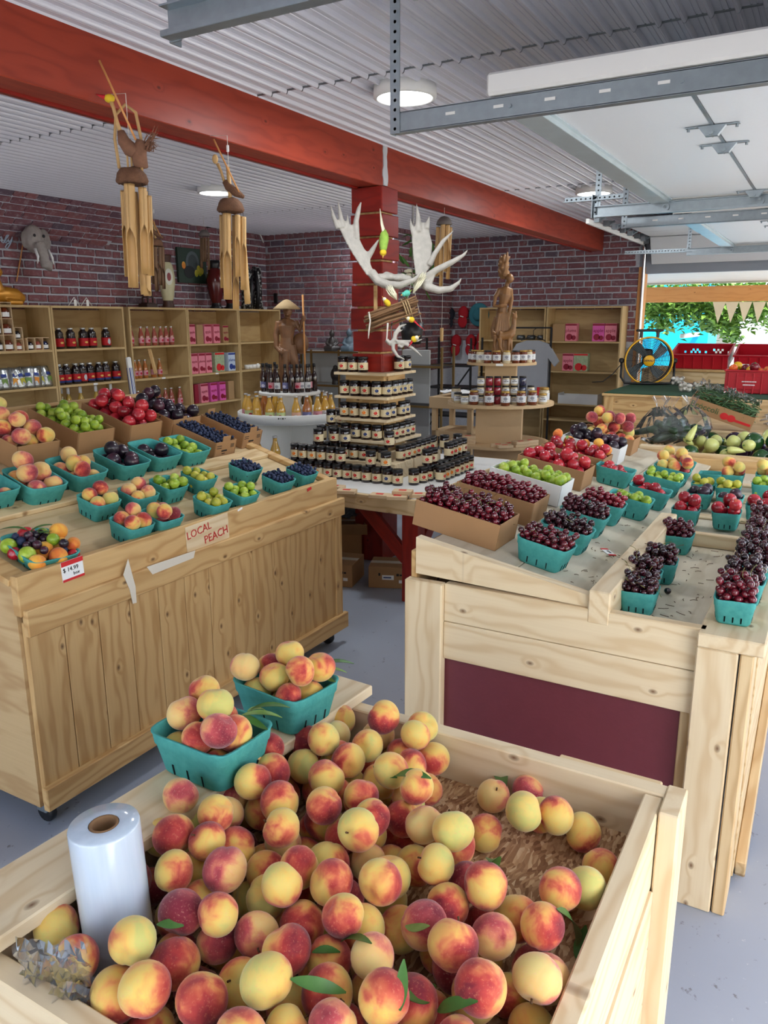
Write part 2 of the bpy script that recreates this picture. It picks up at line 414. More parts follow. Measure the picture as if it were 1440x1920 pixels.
# slanted brick-faced bulkhead at the top of the left wall
bk = wl; bki = wl.matrix_basis.inverted()
q0, q1 = 3.6, P(213, 395, X=XL+.12).y
m = MB(); m.add([(XL, q0, ZC), (XL+.42, q0, ZC), (XL, q0, ZC-.34), (XL, q1, ZC), (XL+.42, q1, ZC), (XL, q1, ZC-.34)], [(0, 1, 2), (3, 5, 4), (1, 4, 5, 2), (0, 3, 4, 1), (0, 2, 5, 3)])
obj('bulkhead', m.mesh('bulkhead'), MORTAR, bk, M=bki)
sl_ = Vector((-.42, 0, -.34)); nl = Vector((.34, 0, -.42)).normalized(); rr = random.Random(4)
for k in range(7):
    s = q0-.05-rr.random()*.1
    while s < q1:
        L = .205*rr.choice((1, 1, .52, .8)); a, b = max(s, q0+.004), min(s+L, q1-.004)
        if b-a > .04:
            p = Vector((XL+.42, (a+b)/2, ZC))+sl_*((k+.5)/7)+nl*.004
            obj('brick', cached(('brick', round(b-a, 2), 0), lambda: brick_mesh(round(b-a, 2), .062, rr)), BRICK, bk, M=bki @ frame(p, (0, 1, 0), y=sl_))
        s += L+.013

# ------------------------------------------------------------------ red beam and post
bm_ = thing('ceiling_beam', 'long red-stained timber beam running under the ceiling', 'beam')
BX0, BX1, BZ = -2.77, -2.63, 2.485
bx('beam_length', BX0, BX1, YF, 4.615, BZ, ZC-.002, REDW, bm_, .004)
bx('beam_length', BX0, BX1, 4.655, YB2-.01, BZ, ZC-.002, REDW, bm_, .004)
m = MB(); rr = random.Random(2); pts = []
for i in range(9): pts.append((4.61+rr.uniform(-.008, .008), BZ+.01+i*.029))
for i in range(8, -1, -1): pts.append((4.66+rr.uniform(-.01, .01), BZ+.01+i*.029))
m.add(*g_prism([(y, z) for y, z in pts], .010), mat=Matrix(((0, 0, 1, BX1-.004), (1, 0, 0, 0), (0, 1, 0, 0), (0, 0, 0, 1))))
fo = obj('foam_seam', m.mesh('foam_seam'), plain('grey_foam', srgb(196, 200, 204), .9, var=.1, bump=.5), bm_)
bx('edge_batten', BX0-.03, BX0, YF, YB2-.01, BZ-.012, BZ+.03, REDD, bm_)
pt = thing('timber_post', 'square post clad in short dark red boards holding the beam', 'post', (-2.71, 4.64, 0))
bx('core', -2.80, -2.62, 4.56, 4.72, 0, BZ, PINE_Y, pt); bx('post_foot', -2.82, -2.60, 4.53, 4.75, 0, .53, REDD, pt)
z = BZ-.005; k = 0
while z > 1.2:
    h = .132 if k else .150
    e = .006*((k*7) % 3)
    bx('cladding_board', -2.822-e, -2.598, 4.535-e*.5, 4.559, z-h, z, REDD, pt, .004)
    bx('cladding_board', -2.618, -2.592+e*.4, 4.536, 4.742+e, z-h, z, REDD, pt, .004)
    bx('cladding_board', -2.826, -2.802, 4.56, 4.74, z-h, z, REDD, pt, .004)
    z -= h+.014; k += 1
bx('splice_plate', -2.70, -2.60, 4.70, 4.745, BZ-.15, BZ-.005, PINE_Y, pt)

# ------------------------------------------------------------------ ceiling lights
lamp = NT('lit_diffuser'); lamp.set(.6); lamp.b.inputs['Emission Color'].default_value = (.93, .97, 1, 1); lamp.b.inputs['Emission Strength'].default_value = 3.2; LAMPM = lamp.mat
for (x, y), lb in (((-1.93, 3.6), 'round lit ceiling light nearest the hanging door track'), ((-1.92, 6.95), 'round lit ceiling light beside the far end of the open door'), ((-4.62, 5.3), 'round lit ceiling light above the left shelves'), ((-4.62, 8.0), 'round lit ceiling light half hidden behind the antlers')):
    t = thing('ceiling_light', lb, 'light', (x, y, ZC-.014))
    obj('rim', cached('lrim', lambda: one(g_lathe([(.02, .016), (.150, .016), (.152, -.035), (.138, -.043), (.132, -.040), (.132, -.03)], 40, False), 'rim', True)), WHITE, t)
    obj('diffuser', cached('ldif', lambda: one(g_lathe([(.001, -.044), (.07, -.0435), (.133, -.038)], 40, False), 'diffuser', True)), LAMPM, t)
    ld = bpy.data.lights.new('ceiling_lamp', 'AREA'); ld.shape = 'DISK'; ld.size = .26; ld.energy = 7; ld.color = (.93, .97, 1)
    lo = bpy.data.objects.new('ceiling_lamp', ld); col.objects.link(lo); lo.parent = t; lo.location = (0, 0, -.05)
# ------------------------------------------------------------------ overhead doors on the right wall, opened flat under the ceiling
def track(p, y, x0, x1, z, flip=1, name='track'):
    m = MB()           # channel: web, two flanges, lips
    L = x1-x0; c = (x0+x1)/2
    m.add(*g_box(L, .004, .062, 0, (c, y, z))); m.add(*g_box(L, .034, .004, 0, (c, y+flip*.015, z+.031))); m.add(*g_box(L, .034, .004, 0, (c, y+flip*.015, z-.031)))
    m.add(*g_box(L, .004, .012, 0, (c, y+flip*.031, z-.026)))
    o = obj(name, m.mesh(name), STEEL, p)
    return o
def slots(p, y, x0, z, n, step, flip):
    for i in range(n):
        obj('slot', cached('slot', lambda: one(g_box(.034, .002, .009, 0))), WHITE, p, loc=(x0+i*step, y-flip*.003, z+.005))
def perforated(p, a, b, w=.034, wdir=(0, 1, 0), name='perforated_angle', hole=True):
    a, b = Vector(a), Vector(b); L = (b-a).length
    o = board(name, a, b, w, .004, STEEL, p, wdir, 0)
    d = (b-a)/L; wd = Vector(wdir); nrm = d.cross(wd).normalized()
    board('angle_flange', a-wd*(w/2)+nrm*w/2, b-wd*(w/2)+nrm*w/2, w, .004, STEEL, p, nrm, 0)
    if hole:
        m = MB(); n = int(L/.03)
        for i in range(n):
            c = a+d*(.015+i*.03)
            for s in (-1, 1): m.add(*g_lathe([(.0055, -.0026), (.0055, .0026)], 8), mat=frame(c+nrm*0, d, y=wd))
        h = obj('holes', m.mesh('holes'), WHITE, p); h['kind'] = 'stuff'
    return o
def hinge(p, x, y, z):
    obj('hinge', cached('hinge', hinge_mesh), STEEL, p, loc=(x, y, z))
def hinge_mesh():
    m = MB(); m.add(*g_box(.19, .022, .004, 0, (0, 0, -.004)))
    m.add(*g_prism([(-.05, 0), (.05, 0), (.022, -.035), (-.022, -.035)], .03), mat=Matrix(((1, 0, 0, 0), (0, 0, 1, -.015), (0, 1, 0, -.004), (0, 0, 0, 1))))
    m.add(*g_tube([(0, -.03, -.028), (0, .03, -.028)], .010, 8))
    for s in (-1, 1): m.add(*g_tube([(s*.085, 0, -.016), (s*.085, 0, 0)], .006, 6))
    return m.mesh('hinge')
def overhead_door(label, ya, yb, z, xend, xstrut, full=True):
    t = thing('overhead_door', label, 'garage door')
    zt = z+.045                                  # underside of the panels
    xs = [xstrut+.02+i*.535 for i in range(5)]
    for a, b in zip(xs[:-1], xs[1:]):
        q = bx('door_panel', a+.003, min(b, XR-.05)-.003, ya+.03, yb-.03, zt, zt+.045, DOORW, t, .006)
    for x in xs[1:-1]:
        bx('section_seam', x-.006, x+.006, ya+.04, yb-.04, zt-.002, zt+.03, STEEL, t, 0)
        for y in (ya+.8, ya+1.15, yb-.12, ya+.12): hinge(t, x, y, zt)
    # strut along the leading edge
    m = MB(); w_ = yb-ya-.06; c = (ya+yb)/2
    m.add(*g_box(.10, w_, .004, 0, (xstrut+.03, c, zt-.022))); m.add(*g_box(.004, w_, .03, 0, (xstrut-.02, c, zt-.008))); m.add(*g_box(.004, w_, .022, 0, (xstrut+.08, c, zt-.012)))
    m.add(*g_box(.018, w_, .006, 0, (xstrut+.088, c, zt-.004)))
    obj('stiffening_strut', m.mesh('strut'), plain('pale_zinc', srgb(190, 204, 208), .35, .55, var=.15, scale=9), t)
    for y, fl_ in ((ya, 1), (yb, -1)):
        track(t, y, xend, XR-.02, z, fl_)
        slots(t, y, xend+.22, z, 5 if full else 3, .17, fl_)
        s = -fl_
        # end stile of the door sits above the track
        bx('end_stile', xstrut-.02, XR-.3, y+fl_*.004-.02, y+fl_*.004+.02, z+.038, z+.105, WHITE, t, .008)
        for x in (xstrut+.06, xstrut+.58, xstrut+1.1):
            m = MB(); m.add(*g_tube([(x, y-fl_*.01, z), (x, y+fl_*.09, z)], .006, 6)); m.add(*g_lathe([(.022, -.008), (.022, .008)], 14), mat=frame((x, y+fl_*.012, z), (1, 0, 0), y=(0, 0, 1)))
            obj('roller', m.mesh('roller'), STEEL, t)
        perforated(t, (xend+.012, y-s*0+.004*s, z-.035), (xend+.012, y+.004*s, ZC-.01), .036, (1, 0, 0), 'hanger_strap')
    return t
TZ = 2.315
d0 = overhead_door('open overhead door nearest the viewer, only its far track end showing', -1.15, 1.50, TZ, -1.42, -1.05)
d1 = overhead_door('large white open overhead door with hinges over the right-hand bins', 2.56, 5.2, TZ, -1.42, -1.05)
d2 = overhead_door('far white open overhead door nearest the back doorway', 5.85, 8.6, TZ, -1.40, -1.05)
perforated(d1, (-1.36, 2.20, ZC-.03), (-1.36, 2.6, ZC-.03), .034, (0, 0, 1), 'ceiling_angle')
perforated(d1, (-1.62, 5.2, 2.40), (-1.25, 5.2, 2.40), .03, (0, 0, 1), 'ceiling_angle')
perforated(d1, (-1.42, 5.2, 2.42), (-1.42, 5.2, 2.28), .03, (1, 0, 0), 'drop_angle')
perforated(d2, (-2.02, 8.62, 2.335), (-1.36, 8.62, 2.335), .036, (0, 0, 1), 'perforated_angle')
# track along the back doorway's left jamb with its bright rail and hardware
bd = thing('door_rail', 'bright steel rail with pulleys leading to the back doorway jamb', 'door rail')
board('rail', (-2.13, 7.55, 2.545), (-2.13, 10.0, 2.545), .045, .03, WHITE, bd, (0, 0, 1), .004)
for i in range(7):
    y = 7.75+i*.34
    m = MB(); m.add(*g_box(.05, .07, .05, 0, (-2.09, y, 2.575))); m.add(*g_tube([(-2.13, y+.08, 2.56), (-2.03, y+.08, 2.60)], .012, 6)); m.add(*g_box(.03, .12, .012, 0, (-2.07, y+.12, 2.60)))
    obj('pulley_bracket', m.mesh('pulley_bracket'), STEELD if i % 2 else STEEL, bd)
m = MB(); m.add(*g_tube([(-2.12, 10.0, 2.53), (-2.115, 10.04, 2.45), (-2.12, 10.07, 2.3), (-2.12, 10.075, 1.6), (-2.12, 10.075, .1)], .022, 8))
obj('jamb_track', m.mesh('jamb_track', True), CHROME, bd)
board('door_curve', (-.43, 9.86, 2.60), (-.43, 10.06, 2.31), 3.2, .03, DOORW, bd, (1, 0, 0))
for k in range(2): board('door_panel', (-.43, 9.84-.56*k, 2.615), (-.43, 9.29-.56*k, 2.615), 3.2, .03, DOORW, bd, (1, 0, 0))
bx('end_bracket', -2.17, -2.05, 9.93, 10.0, 2.53, 2.62, STEELD, bd)

# ------------------------------------------------------------------ left fruit bin
LB = thing('fruit_bin', 'long golden board-fronted fruit bin on casters holding peaches and plums', 'display bin', (-2.6, 2.3, 0))
FX, Y0, Y1 = -2.09, 1.40, 3.215
NB = 13; pw = (Y1-Y0-.02)/NB; rr = random.Random(12)
for i in range(NB):
    a = Y0+.01+i*pw
    bx('front_board', FX-.022+rr.uniform(-.0015, .0015), FX, a+.0012, a+pw-.0012, .10, .74, PINE_Y, LB, .002)
bx('corner_board', FX-.02, FX+.008, Y1-.055, Y1, .10, .70, PINE_Y, LB, .002)
bx('lip_board', FX-.03, FX+.004, Y0-.004, Y1-.03, .765, .895, PINE_Y, LB, .003)
bx('cover_strip', FX-.004, FX+.022, Y0+.005, Y1+.012, .698, .786, PINE_Y, LB, .003)
bx('base_strip', FX-.004, FX+.022, Y0+.0, Y1+.03, .085, .168, PINE_Y, LB, .003)
XB = -3.32
DS = math.tan(R(16))
def deckz(x): return .862+DS*(-2.12-x)
DN = Vector((DS, 0, 1)).normalized(); DP = Vector((-2.12, 0, .862))
# side panels follow the slope of the deck
for y in (Y0, Y1-.02):
    m = MB(); m.add(*g_prism([(FX-.022, .09), (FX-.022, .86), (XB, deckz(XB)-.02), (XB, .09)], .018), mat=Matrix(((1, 0, 0, 0), (0, 0, 1, y), (0, 1, 0, 0), (0, 0, 0, 1))))
    o = obj('side_panel', m.mesh('side_panel'), PLY, LB, M=LB.matrix_basis.inverted())
def deckpt(x, y, up=0): return Vector((x, y, deckz(x)))+DN*up
def deck_board(name, xa, xb, y0, y1, t, mat, parent, up=0):
    a = (deckpt(xa, 0)+deckpt(xb, 0))/2+DN*(up+t/2); w = (deckpt(xa, 0)-deckpt(xb, 0)).length
    return board(name, (a.x, y0, a.z), (a.x, y1, a.z), w, t, mat, parent, deckpt(xb, 0)-deckpt(xa, 0))
deck_board('deck_panel', -2.12, -2.49, Y0+.02, Y1-.02, .016, DECKL, LB, -.016)
deck_board('deck_panel', -2.49, XB, Y0+.02, Y1-.02, .016, DECKL, LB, -.016)
deck_board('deck_batten', -2.485, -2.572, Y0, Y1-.02, .02, PINE, LB)
deck_board('side_rail', -2.12, -2.62, Y1-.07, Y1-.02, .024, PINE_Y, LB)
deck_board('side_rail', -2.62, XB, Y1-.07, Y1-.02, .024, PINE_Y, LB)
deck_board('side_rail', -2.12, -2.55, Y0-.012, Y0+.06, .022, PINE_Y, LB)
bx('back_board', XB-.02, XB, Y0, Y1, .12, deckz(XB)+.06, PLY, LB)
for x, y in ((FX-.06, Y0+.05), (FX-.06, Y1-.05), (XB+.08, Y0+.06), (XB+.08, Y1-.06)):
    m = MB(); m.add(*g_lathe([(.034, -.013), (.038, -.008), (.038, .008), (.034, .013)], 18), mat=frame((0, 0, .039), (1, 0, 0), y=(0, 0, 1)))
    w_ = obj('caster', m.mesh('caster', True), BLACK, LB, M=LB.matrix_basis.inverted() @ Matrix.Translation((x, y, 0)))
    obj('fork', cached('fork', lambda: one(g_box(.05, .05, .045, .006, (0, 0, .066)))), STEEL, w_)
bx('bottom_frame', XB, FX-.022, Y0+.02, Y1-.02, .088, .12, PINE_Y, LB)
# cards, tape and marks on the front of the bin
FMX = frame((0, 0, 0), (0, 1, 0), y=(0, 0, 1))
def front_card(px, py, w_, h_, tilt, name, label, mat, cat='sign'):
    c = P(px, py, X=FX+.006)
    return tag(obj(name, box_mesh(w_, h_, .003, .0008), mat, None, M=frame(c, (0, math.cos(tilt), math.sin(tilt)), y=(0, -math.sin(tilt), math.cos(tilt)))), label, cat)
sg = front_card(390, 1000, .245, .112, R(2), 'wooden_sign', 'pale wooden sign hand-lettered LOCAL PEACH in red on the left bin', PINE_W)
REDPEN = plain('red_marker', srgb(190, 40, 34), .6, var=.1)
text('lettering', 'LOCAL', .044, REDPEN, sg, Matrix.Translation((-.05, .024, .0022)) @ Matrix.Rotation(R(5), 4, 'Z'))
text('lettering', 'PEACH', .046, REDPEN, sg, Matrix.Translation((.045, -.018, .0022)) @ Matrix.Rotation(R(4), 4, 'Z'))
text('overwriting', 'ACH', .046, REDPEN, sg, Matrix.Translation((.068, -.016, .0024)) @ Matrix.Rotation(R(6), 4, 'Z'))
pc = front_card(136, 1067, .085, .068, R(2), 'price_card', 'red and white price card reading 14.99 on the left bin', PAPER, 'price card')
for yy, hh in ((.026, .016), (-.030, .008)): obj('red_band', box_mesh(.085, hh, .0012, .0002), REDINK, pc, loc=(0, yy, .0022))
text('lettering', '$ 14.99', .020, BLKINK, pc, Matrix.Translation((-.008, .004, .0022))); text('lettering', 'box', .016, BLKINK, pc, Matrix.Translation((.012, -.014, .0022)))
for pp, nm, lb in (([(240, 1048), (254, 1100), (256, 1130), (249, 1132), (243, 1105), (231, 1078)], 'tape_scrap', 'pointed scrap of clear tape hanging on the left bin front'),
                   ([(275, 1063), (366, 1032), (363, 1046), (286, 1077)], 'tape_strip', 'long strip of whitish tape stuck across the left bin front')):
    q = [P(x, y, X=FX+.024) for x, y in pp]; m = MB(); m.add(*g_prism([(a.y, a.z) for a in q], .0012), mat=Matrix(((0, 0, 1, FX+.0235), (1, 0, 0, 0), (0, 1, 0, 0), (0, 0, 0, 1))))
    tag(obj(nm, m.mesh(nm), TAPE), lb, 'tape')
for (x, y), nm, lb, mt, ww, hh in (((580, 917), 'red_label', 'small red printed label near the blueberry end of the left bin', REDINK, .034, .014), ((450, 955), 'staple_scrap', 'small white paper scrap on the lip of the left bin', PAPER, .03, .008)):
    tag(obj(nm, box_mesh(ww, hh, .0015, .0003), mt, M=frame(P(x, y, X=FX+.006), (0, .98, .18), y=(0, -.18, .98))), lb, 'label')

# ------------------------------------------------------------------ right fruit bin
RBN = thing('fruit_bin', 'pale pine fruit bin with a burgundy end panel holding cherries', 'display bin', (-.6, 3.4, 0))
RY = 2.14
bx('end_post', -1.125, -.992, RY-.036, RY, 0, .842, PINE_W, RBN, .004)
bx('end_board', -.992, -.214, RY-.018, RY+.018, .716, .842, PINE_W, RBN, .003)
bx('end_board', -.992, -.214, RY-.020, RY+.016, .588, .7145, PINE_W, RBN, .003)
bx('end_panel', -1.0, -.26, RY, RY+.014, .04, .60, BURG, RBN, 0)
bx('end_stud', -.262, -.222, RY-.006, RY+.03, 0, .588, PINE, RBN)
bx('end_post', -.232, -.128, RY-.045, RY-.005, 0, .80, PINE_W, RBN, .004)
bx('end_post', -.124, -.090, RY-.04, RY+.10, 0, .80, PINE, RBN, .004)
bx('edge_plank', -.232, -.066, RY-.05, 3.16, .802, .842, PINE_W, RBN, .004)
bx('edge_plank', -.232, -.066, 3.17, 4.72, .802, .842, PINE_W, RBN, .004)
for a, b in ((.03, .30), (.305, .56), (.565, .795)): bx('side_board', -.104, -.086, RY+.11, 4.72, a, b, PINE, RBN, .002)
board('side_brace', (-.070, 2.3, .02), (-.070, 3.4, .44), .09, .03, PINE, RBN, (0, -.36, .93))
bx('side_post', -.085, -.05, 3.36, 3.45, 0, .80, ORANGEW, RBN)
bx('low_deck', -.50, -.232, RY+.018, 3.12, .775, .795, DECKW, RBN, 0)
bx('deck_divider', -.50, -.13, 3.12, 3.155, .795, .848, PINE_W, RBN)
bx('far_deck', -.50, -.232, 3.155, 4.72, .80, .815, DECKW, RBN, 0)
for y in (3.5, 3.9, 4.3): bx('deck_batten', -.50, -.232, y, y+.07, .815, .825, PINE_W, RBN)
bx('tray_ridge', -.535, -.472, RY-.02, 3.19, .80, .900, PINE_W, RBN, .004)
TS = .176
def trayz(x): return .938-TS*(x+1.084)
TP = Vector((-1.084, 0, .938)); TN = Vector((TS, 0, 1)).normalized()
def traypt(x, y, up=0): return Vector((x, y, trayz(x)))+TN*up
def tray_board(name, xa, xb, y0, y1, t, mat, up=0):
    a = (traypt(xa, 0)+traypt(xb, 0))/2+TN*(up+t/2); w = (traypt(xa, 0)-traypt(xb, 0)).length
    return board(name, (a.x, y0, a.z), (a.x, y1, a.z), w, t, mat, RBN, traypt(xb, 0)-traypt(xa, 0))
tray_board('tray_panel', -1.10, -.80, RY+.03, 4.72, .014, DECKW, -.014)
tray_board('tray_panel', -.798, -.54, RY+.03, 4.72, .014, DECKW, -.014)
m = MB(); m.add(*g_prism([(-1.10, .856), (-.535, .842), (-.535, trayz(-.535)+.036), (-1.10, trayz(-1.10)+.036)], .036), mat=Matrix(((1, 0, 0, 0), (0, 0, 1, RY-.004), (0, 1, 0, 0), (0, 0, 0, 1))))
me = m.mesh('tray_end')
o = obj('tray_end_board', me, PINE_W, RBN, M=RBN.matrix_basis.inverted())
bx('bin_back', -1.12, -1.10, RY, 4.72, .05, .93, PINE_Y, RBN)
bx('bin_far_end', -1.12, -.07, 4.72, 4.74, .05, .88, PINE_Y, RBN)

# ------------------------------------------------------------------ vegetable bin behind
VB = thing('vegetable_bin', 'pale pine vegetable bin holding peppers and eggplants', 'display bin', (-.5, 5.6, 0))
bx('front_rail', -1.0, .3, 4.74, 4.775, .80, .905, PINE, VB); bx('front_board', -1.0, .3, 4.745, 4.77, .1, .795, BURG, VB)
bx('rail_block', -.95, -.70, 4.74, 4.80, .905, .93, PINE_W, VB)
bx('middle_rail', -.85, .3, 5.42, 5.455, .82, .955, PINE, VB); bx('back_rail', -1.0, .3, 6.5, 6.54, .7, 1.06, PINE, VB)
bx('bin_floor', -1.0, .3, 4.775, 6.5, .79, .82, PLY, VB); bx('side_board', -1.02, -1.0, 4.74, 6.54, .1, .86, PINE, VB); bx('side_board', .3, .32, 4.74, 6.54, .1, .86, PINE, VB)
# ------------------------------------------------------------------ fan counter
FC = thing('plank_counter', 'high pine plank counter carrying the fan and red crates', 'counter', (-.5, 8.4, 0))
CY = 7.58
for i in range(6): bx('front_plank', -1.80, .4, CY, CY+.02, .95-.135*(i+1)+.002, .95-.135*i, PINE_Y, FC, .003)
bx('corner_plank', -1.88, -1.79, CY-.008, CY+.02, .1, .95, PINE_Y, FC)
bx('counter_top', -1.90, .4, CY-.015, 9.4, .95, .972, PINE_Y, FC); bx('side_panel', -1.88, -1.86, CY, 9.85, .08, .95, PINE_Y, FC)
bx('back_step', -1.88, .4, 9.2, 9.85, .972, 1.10, PINE, FC); bx('step_cap', -1.88, .4, 9.18, 9.85, 1.10, 1.125, PINE_Y, FC)
bx('plinth', -1.8, .4, CY+.05, 9.8, 0, .09, PINE_Y, FC)
tag(bx('turf_mat', -1.885, .4, CY+.0, 9.17, .9725, .981, plain('green_turf', srgb(30, 66, 44), .95, var=.3, scale=90, bump=.8)), 'dark green turf mat covering the fan counter', 'mat')

# ------------------------------------------------------------------ centre table round the post
CT = thing('display_table', 'pale table with red legs standing round the post, covered in jam jars', 'table', (-2.71, 4.64, 0))
TX0, TX1, TY0, TY1, TT = -3.42, -2.0, 3.88, 5.40, .652
bx('table_top', TX0+.01, TX1-.01, TY0+.01, TY1-.01, TT-.02, TT, WHITE, CT, .002)
bx('apron', TX0, TX1, TY0-.018, TY0+.018, TT-.098, TT-.003, PINE, CT); bx('apron', TX1-.036, TX1, TY0+.018, TY1, TT-.098, TT-.003, PINE, CT)
bx('apron', TX0, TX1, TY1-.02, TY1+.016, TT-.098, TT-.003, PINE, CT); bx('apron', TX0, TX0+.036, TY0+.018, TY1, TT-.098, TT-.003, PINE, CT)
for x, y in ((TX1-.11, TY0+.03), (TX0+.02, TY0+.03), (TX1-.11, TY1-.13), (TX0+.02, TY1-.13)): bx('leg', x, x+.105, y, y+.10, 0, TT-.098, REDD, CT, .004)
board('brace', (-2.10, 3.96, .26), (-2.42, 3.98, .56), .085, .035, REDD, CT, (.7, 0, .7))
board('brace', (-2.06, 4.02, .26), (-2.06, 4.34, .56), .085, .035, REDD, CT, (0, -.7, .7))
for k, z in enumerate((.878, 1.018, 1.165, 1.322)):
    h = .205 if k else .235
    bx('shelf_board', -2.71-h, -2.71+h, 4.64-h, 4.64-.105, z-.018, z, PINE_W, CT, .002); bx('shelf_board', -2.71-h, -2.71+h, 4.64+.105, 4.64+h, z-.018, z, PINE_W, CT, .002)
    bx('shelf_board', -2.595, -2.71+h, 4.64-.105, 4.64+.105, z-.018, z, PINE_W, CT, .002); bx('shelf_board', -2.71-h, -2.83, 4.64-.105, 4.64+.105, z-.018, z, PINE_W, CT, .002)
    zz = z-.018-.05
    bx('shelf_cleat', -2.86, -2.56, 4.495, 4.53, zz, z-.018, PINE_Y, CT, .002); bx('shelf_cleat', -2.585, -2.55, 4.53, 4.77, zz, z-.018, PINE_Y, CT, .002)
for (h, za, zb) in ((.34, TT, TT+.105), (.24, TT+.105, TT+.16)):
    bx('riser_step', -2.71-h, -2.71+h, 4.64-h, 4.525, za, zb, PINE_W, CT, .003); bx('riser_step', -2.71-h, -2.71+h, 4.755, 4.64+h, za, zb, PINE_W, CT, .003)
    bx('riser_step', -2.58, -2.71+h, 4.525, 4.755, za, zb, PINE_W, CT, .003); bx('riser_step', -2.71-h, -2.84, 4.525, 4.755, za, zb, PINE_W, CT, .003)

# ------------------------------------------------------------------ foreground peach crate
PCR = thing('peach_crate', 'large open pine crate of loose peaches in the foreground', 'crate', (-.6, 1.0, 0))
n = NT('strand_board'); v = n.coords((1, 1, 1), False); vo = n.n('TexVoronoi'); vm = n.n('VectorMath', operation='MULTIPLY'); n.l(v, vm.inputs[0]); vm.inputs[1].default_value = (60, 170, 40)
nd = n.n('TexNoise'); n.l(v, nd.inputs['Vector']); nd.inputs['Scale'].default_value = 9
va = n.n('VectorMath', operation='MULTIPLY_ADD'); n.l(nd.outputs[1], va.inputs[0]); va.inputs[1].default_value = (7, 7, 7); n.l(vm.outputs[0], va.inputs[2])
n.l(va.outputs[0], vo.inputs['Vector']); vo.inputs['Scale'].default_value = 1.0
se = n.n('SeparateColor'); n.l(vo.outputs['Color'], se.inputs[0])
c = n.ramp(se.outputs[0], [(0, srgb(126, 88, 60)), (.4, srgb(164, 124, 88)), (.75, srgb(196, 160, 120)), (1, srgb(214, 186, 148))])
n.col(n.mix(n.ramp(n.noise(v, 60, 4), [(.6, 0), (.75, .4)]), c, srgb(96, 62, 44))); n.bump(vo.outputs['Distance'], .4, .003); OSB = n.set(.75, 0, .2)
CX0, CX1, CY0, CY1, CZ, CF = -1.02, -.20, .53, 1.475, .735, .625
bx('crate_floor', CX0, CX1, CY0, CY1, CF-.014, CF, OSB, PCR, 0)
bx('back_rail', CX0-.02, CX1+.01, CY1-.02, CY1+.02, CF-.06, CZ, PINE_W, PCR, .003)
bx('front_rail', CX0-.02, CX1+.01, CY0, CY0+.038, CF-.08, CZ-.012, PINE_W, PCR, .003)
bx('left_rail', CX0-.04, CX0-.002, CY0+.04, CY1-.02, CF-.06, CZ-.02, PINE_W, PCR, .003)
bx('right_rail', CX1-.03, CX1+.006, CY0+.038, CY1-.022, CF-.06, CZ-.004, PINE_W, PCR, .003)
bx('corner_post', CX1+.008, CX1+.046, CY1-.085, CY1+.022, 0, CZ+.003, PINE_W, PCR, .003)
bx('corner_post', CX1+.010, CX1+.046, CY0, CY0+.09, 0, CZ-.01, PINE_W, PCR, .003)
bx('corner_post', CX0-.076, CX0-.040, CY1-.08, CY1+.02, 0, CZ-.012, PINE_W, PCR, .003)
bx('corner_post', CX0-.076, CX0-.040, CY0, CY0+.09, 0, CZ-.02, PINE_W, PCR, .003)
for k in range(4): bx('side_board', CX1+.006-.012, CX1+.012, CY0+.09, CY1-.086, CF-.06-.135*(k+1)+.004, CF-.06-.135*k-.002, PINE_W, PCR, .002)
for k in range(4): bx('side_board', CX0-.034, CX1-.0, CY1+.005, CY1+.018, CF-.06-.135*(k+1)+.004, CF-.06-.135*k-.002, PINE_W, PCR, .002)
for k in range(4): bx('side_board', CX0-.034, CX0-.018, CY0+.05, CY1-.03, CF-.06-.135*(k+1)+.004, CF-.06-.135*k-.002, PINE_W, PCR, .002)
for k in range(4): bx('side_board', CX0-.034, CX1-.0, CY0+.004, CY0+.02, CF-.08-.135*(k+1)+.004, CF-.08-.135*k-.002, PINE_W, PCR, .002)
bx('stamped_offcut', -.42, -.205, CY1+.02, CY1+.038, CF-.06, CZ-.004, PINE, PCR)
pk = board('loose_plank', (-1.055, .50, .7485), (-.985, 1.545, .7485), .145, .027, PINE_W, None, (1, .0, 0))
tag(pk, 'pale pine plank laid along the peach crate under two teal baskets', 'plank')
# ------------------------------------------------------------------ fruit materials
def fruit_skin(name, stops, nscale, rough, spec=.5, grad=.3, rnd=.35, bump=0, speck=None, sheen=0, coat=0, shift=0.0):
    n = NT(name); tc = n.n('TexCoord'); oi = n.n('ObjectInfo'); v = n.coords()
    sx = n.n('SeparateXYZ'); n.l(tc.outputs['Object'], sx.inputs[0])
    nscale *= .055; t = n.noise(v, nscale, 3, .5, .4)
    t = n.math('ADD', t, n.math('MULTIPLY', sx.outputs[1], grad))
    t = n.math('ADD', t, n.math('MULTIPLY', n.math('SUBTRACT', oi.outputs['Random'], .5), rnd))
    t = n.math('ADD', t, shift)
    c = n.ramp(t, stops)
    if speck: c = n.mix(n.ramp(n.noise(v, nscale*9, 4, .7), [(.56, 0), (.75, .55)]), c, speck)
    n.col(c)
    if bump: n.bump(n.noise(v, nscale*6, 3), bump, .002)
    return n.set(rough, 0, spec, Sheen_Weight=sheen, Coat_Weight=coat, Coat_Roughness=.2)
PEACH = fruit_skin('peach_skin', [(.12, srgb(122, 28, 40)), (.33, srgb(176, 56, 50)), (.45, srgb(208, 102, 70)), (.56, srgb(226, 158, 86)), (.69, srgb(226, 186, 94)), (.85, srgb(218, 192, 104)), (1, srgb(196, 190, 106))], 18, .62, .25, .30, .42, .06, srgb(226, 150, 110), .25, 0, .075)
PEACHP = fruit_skin('pink_peach_skin', [(.1, srgb(126, 34, 50)), (.36, srgb(186, 76, 78)), (.50, srgb(218, 130, 98)), (.62, srgb(228, 176, 108)), (1, srgb(222, 198, 124))], 18, .66, .22, .28, .45, .06, srgb(232, 176, 150), .3)
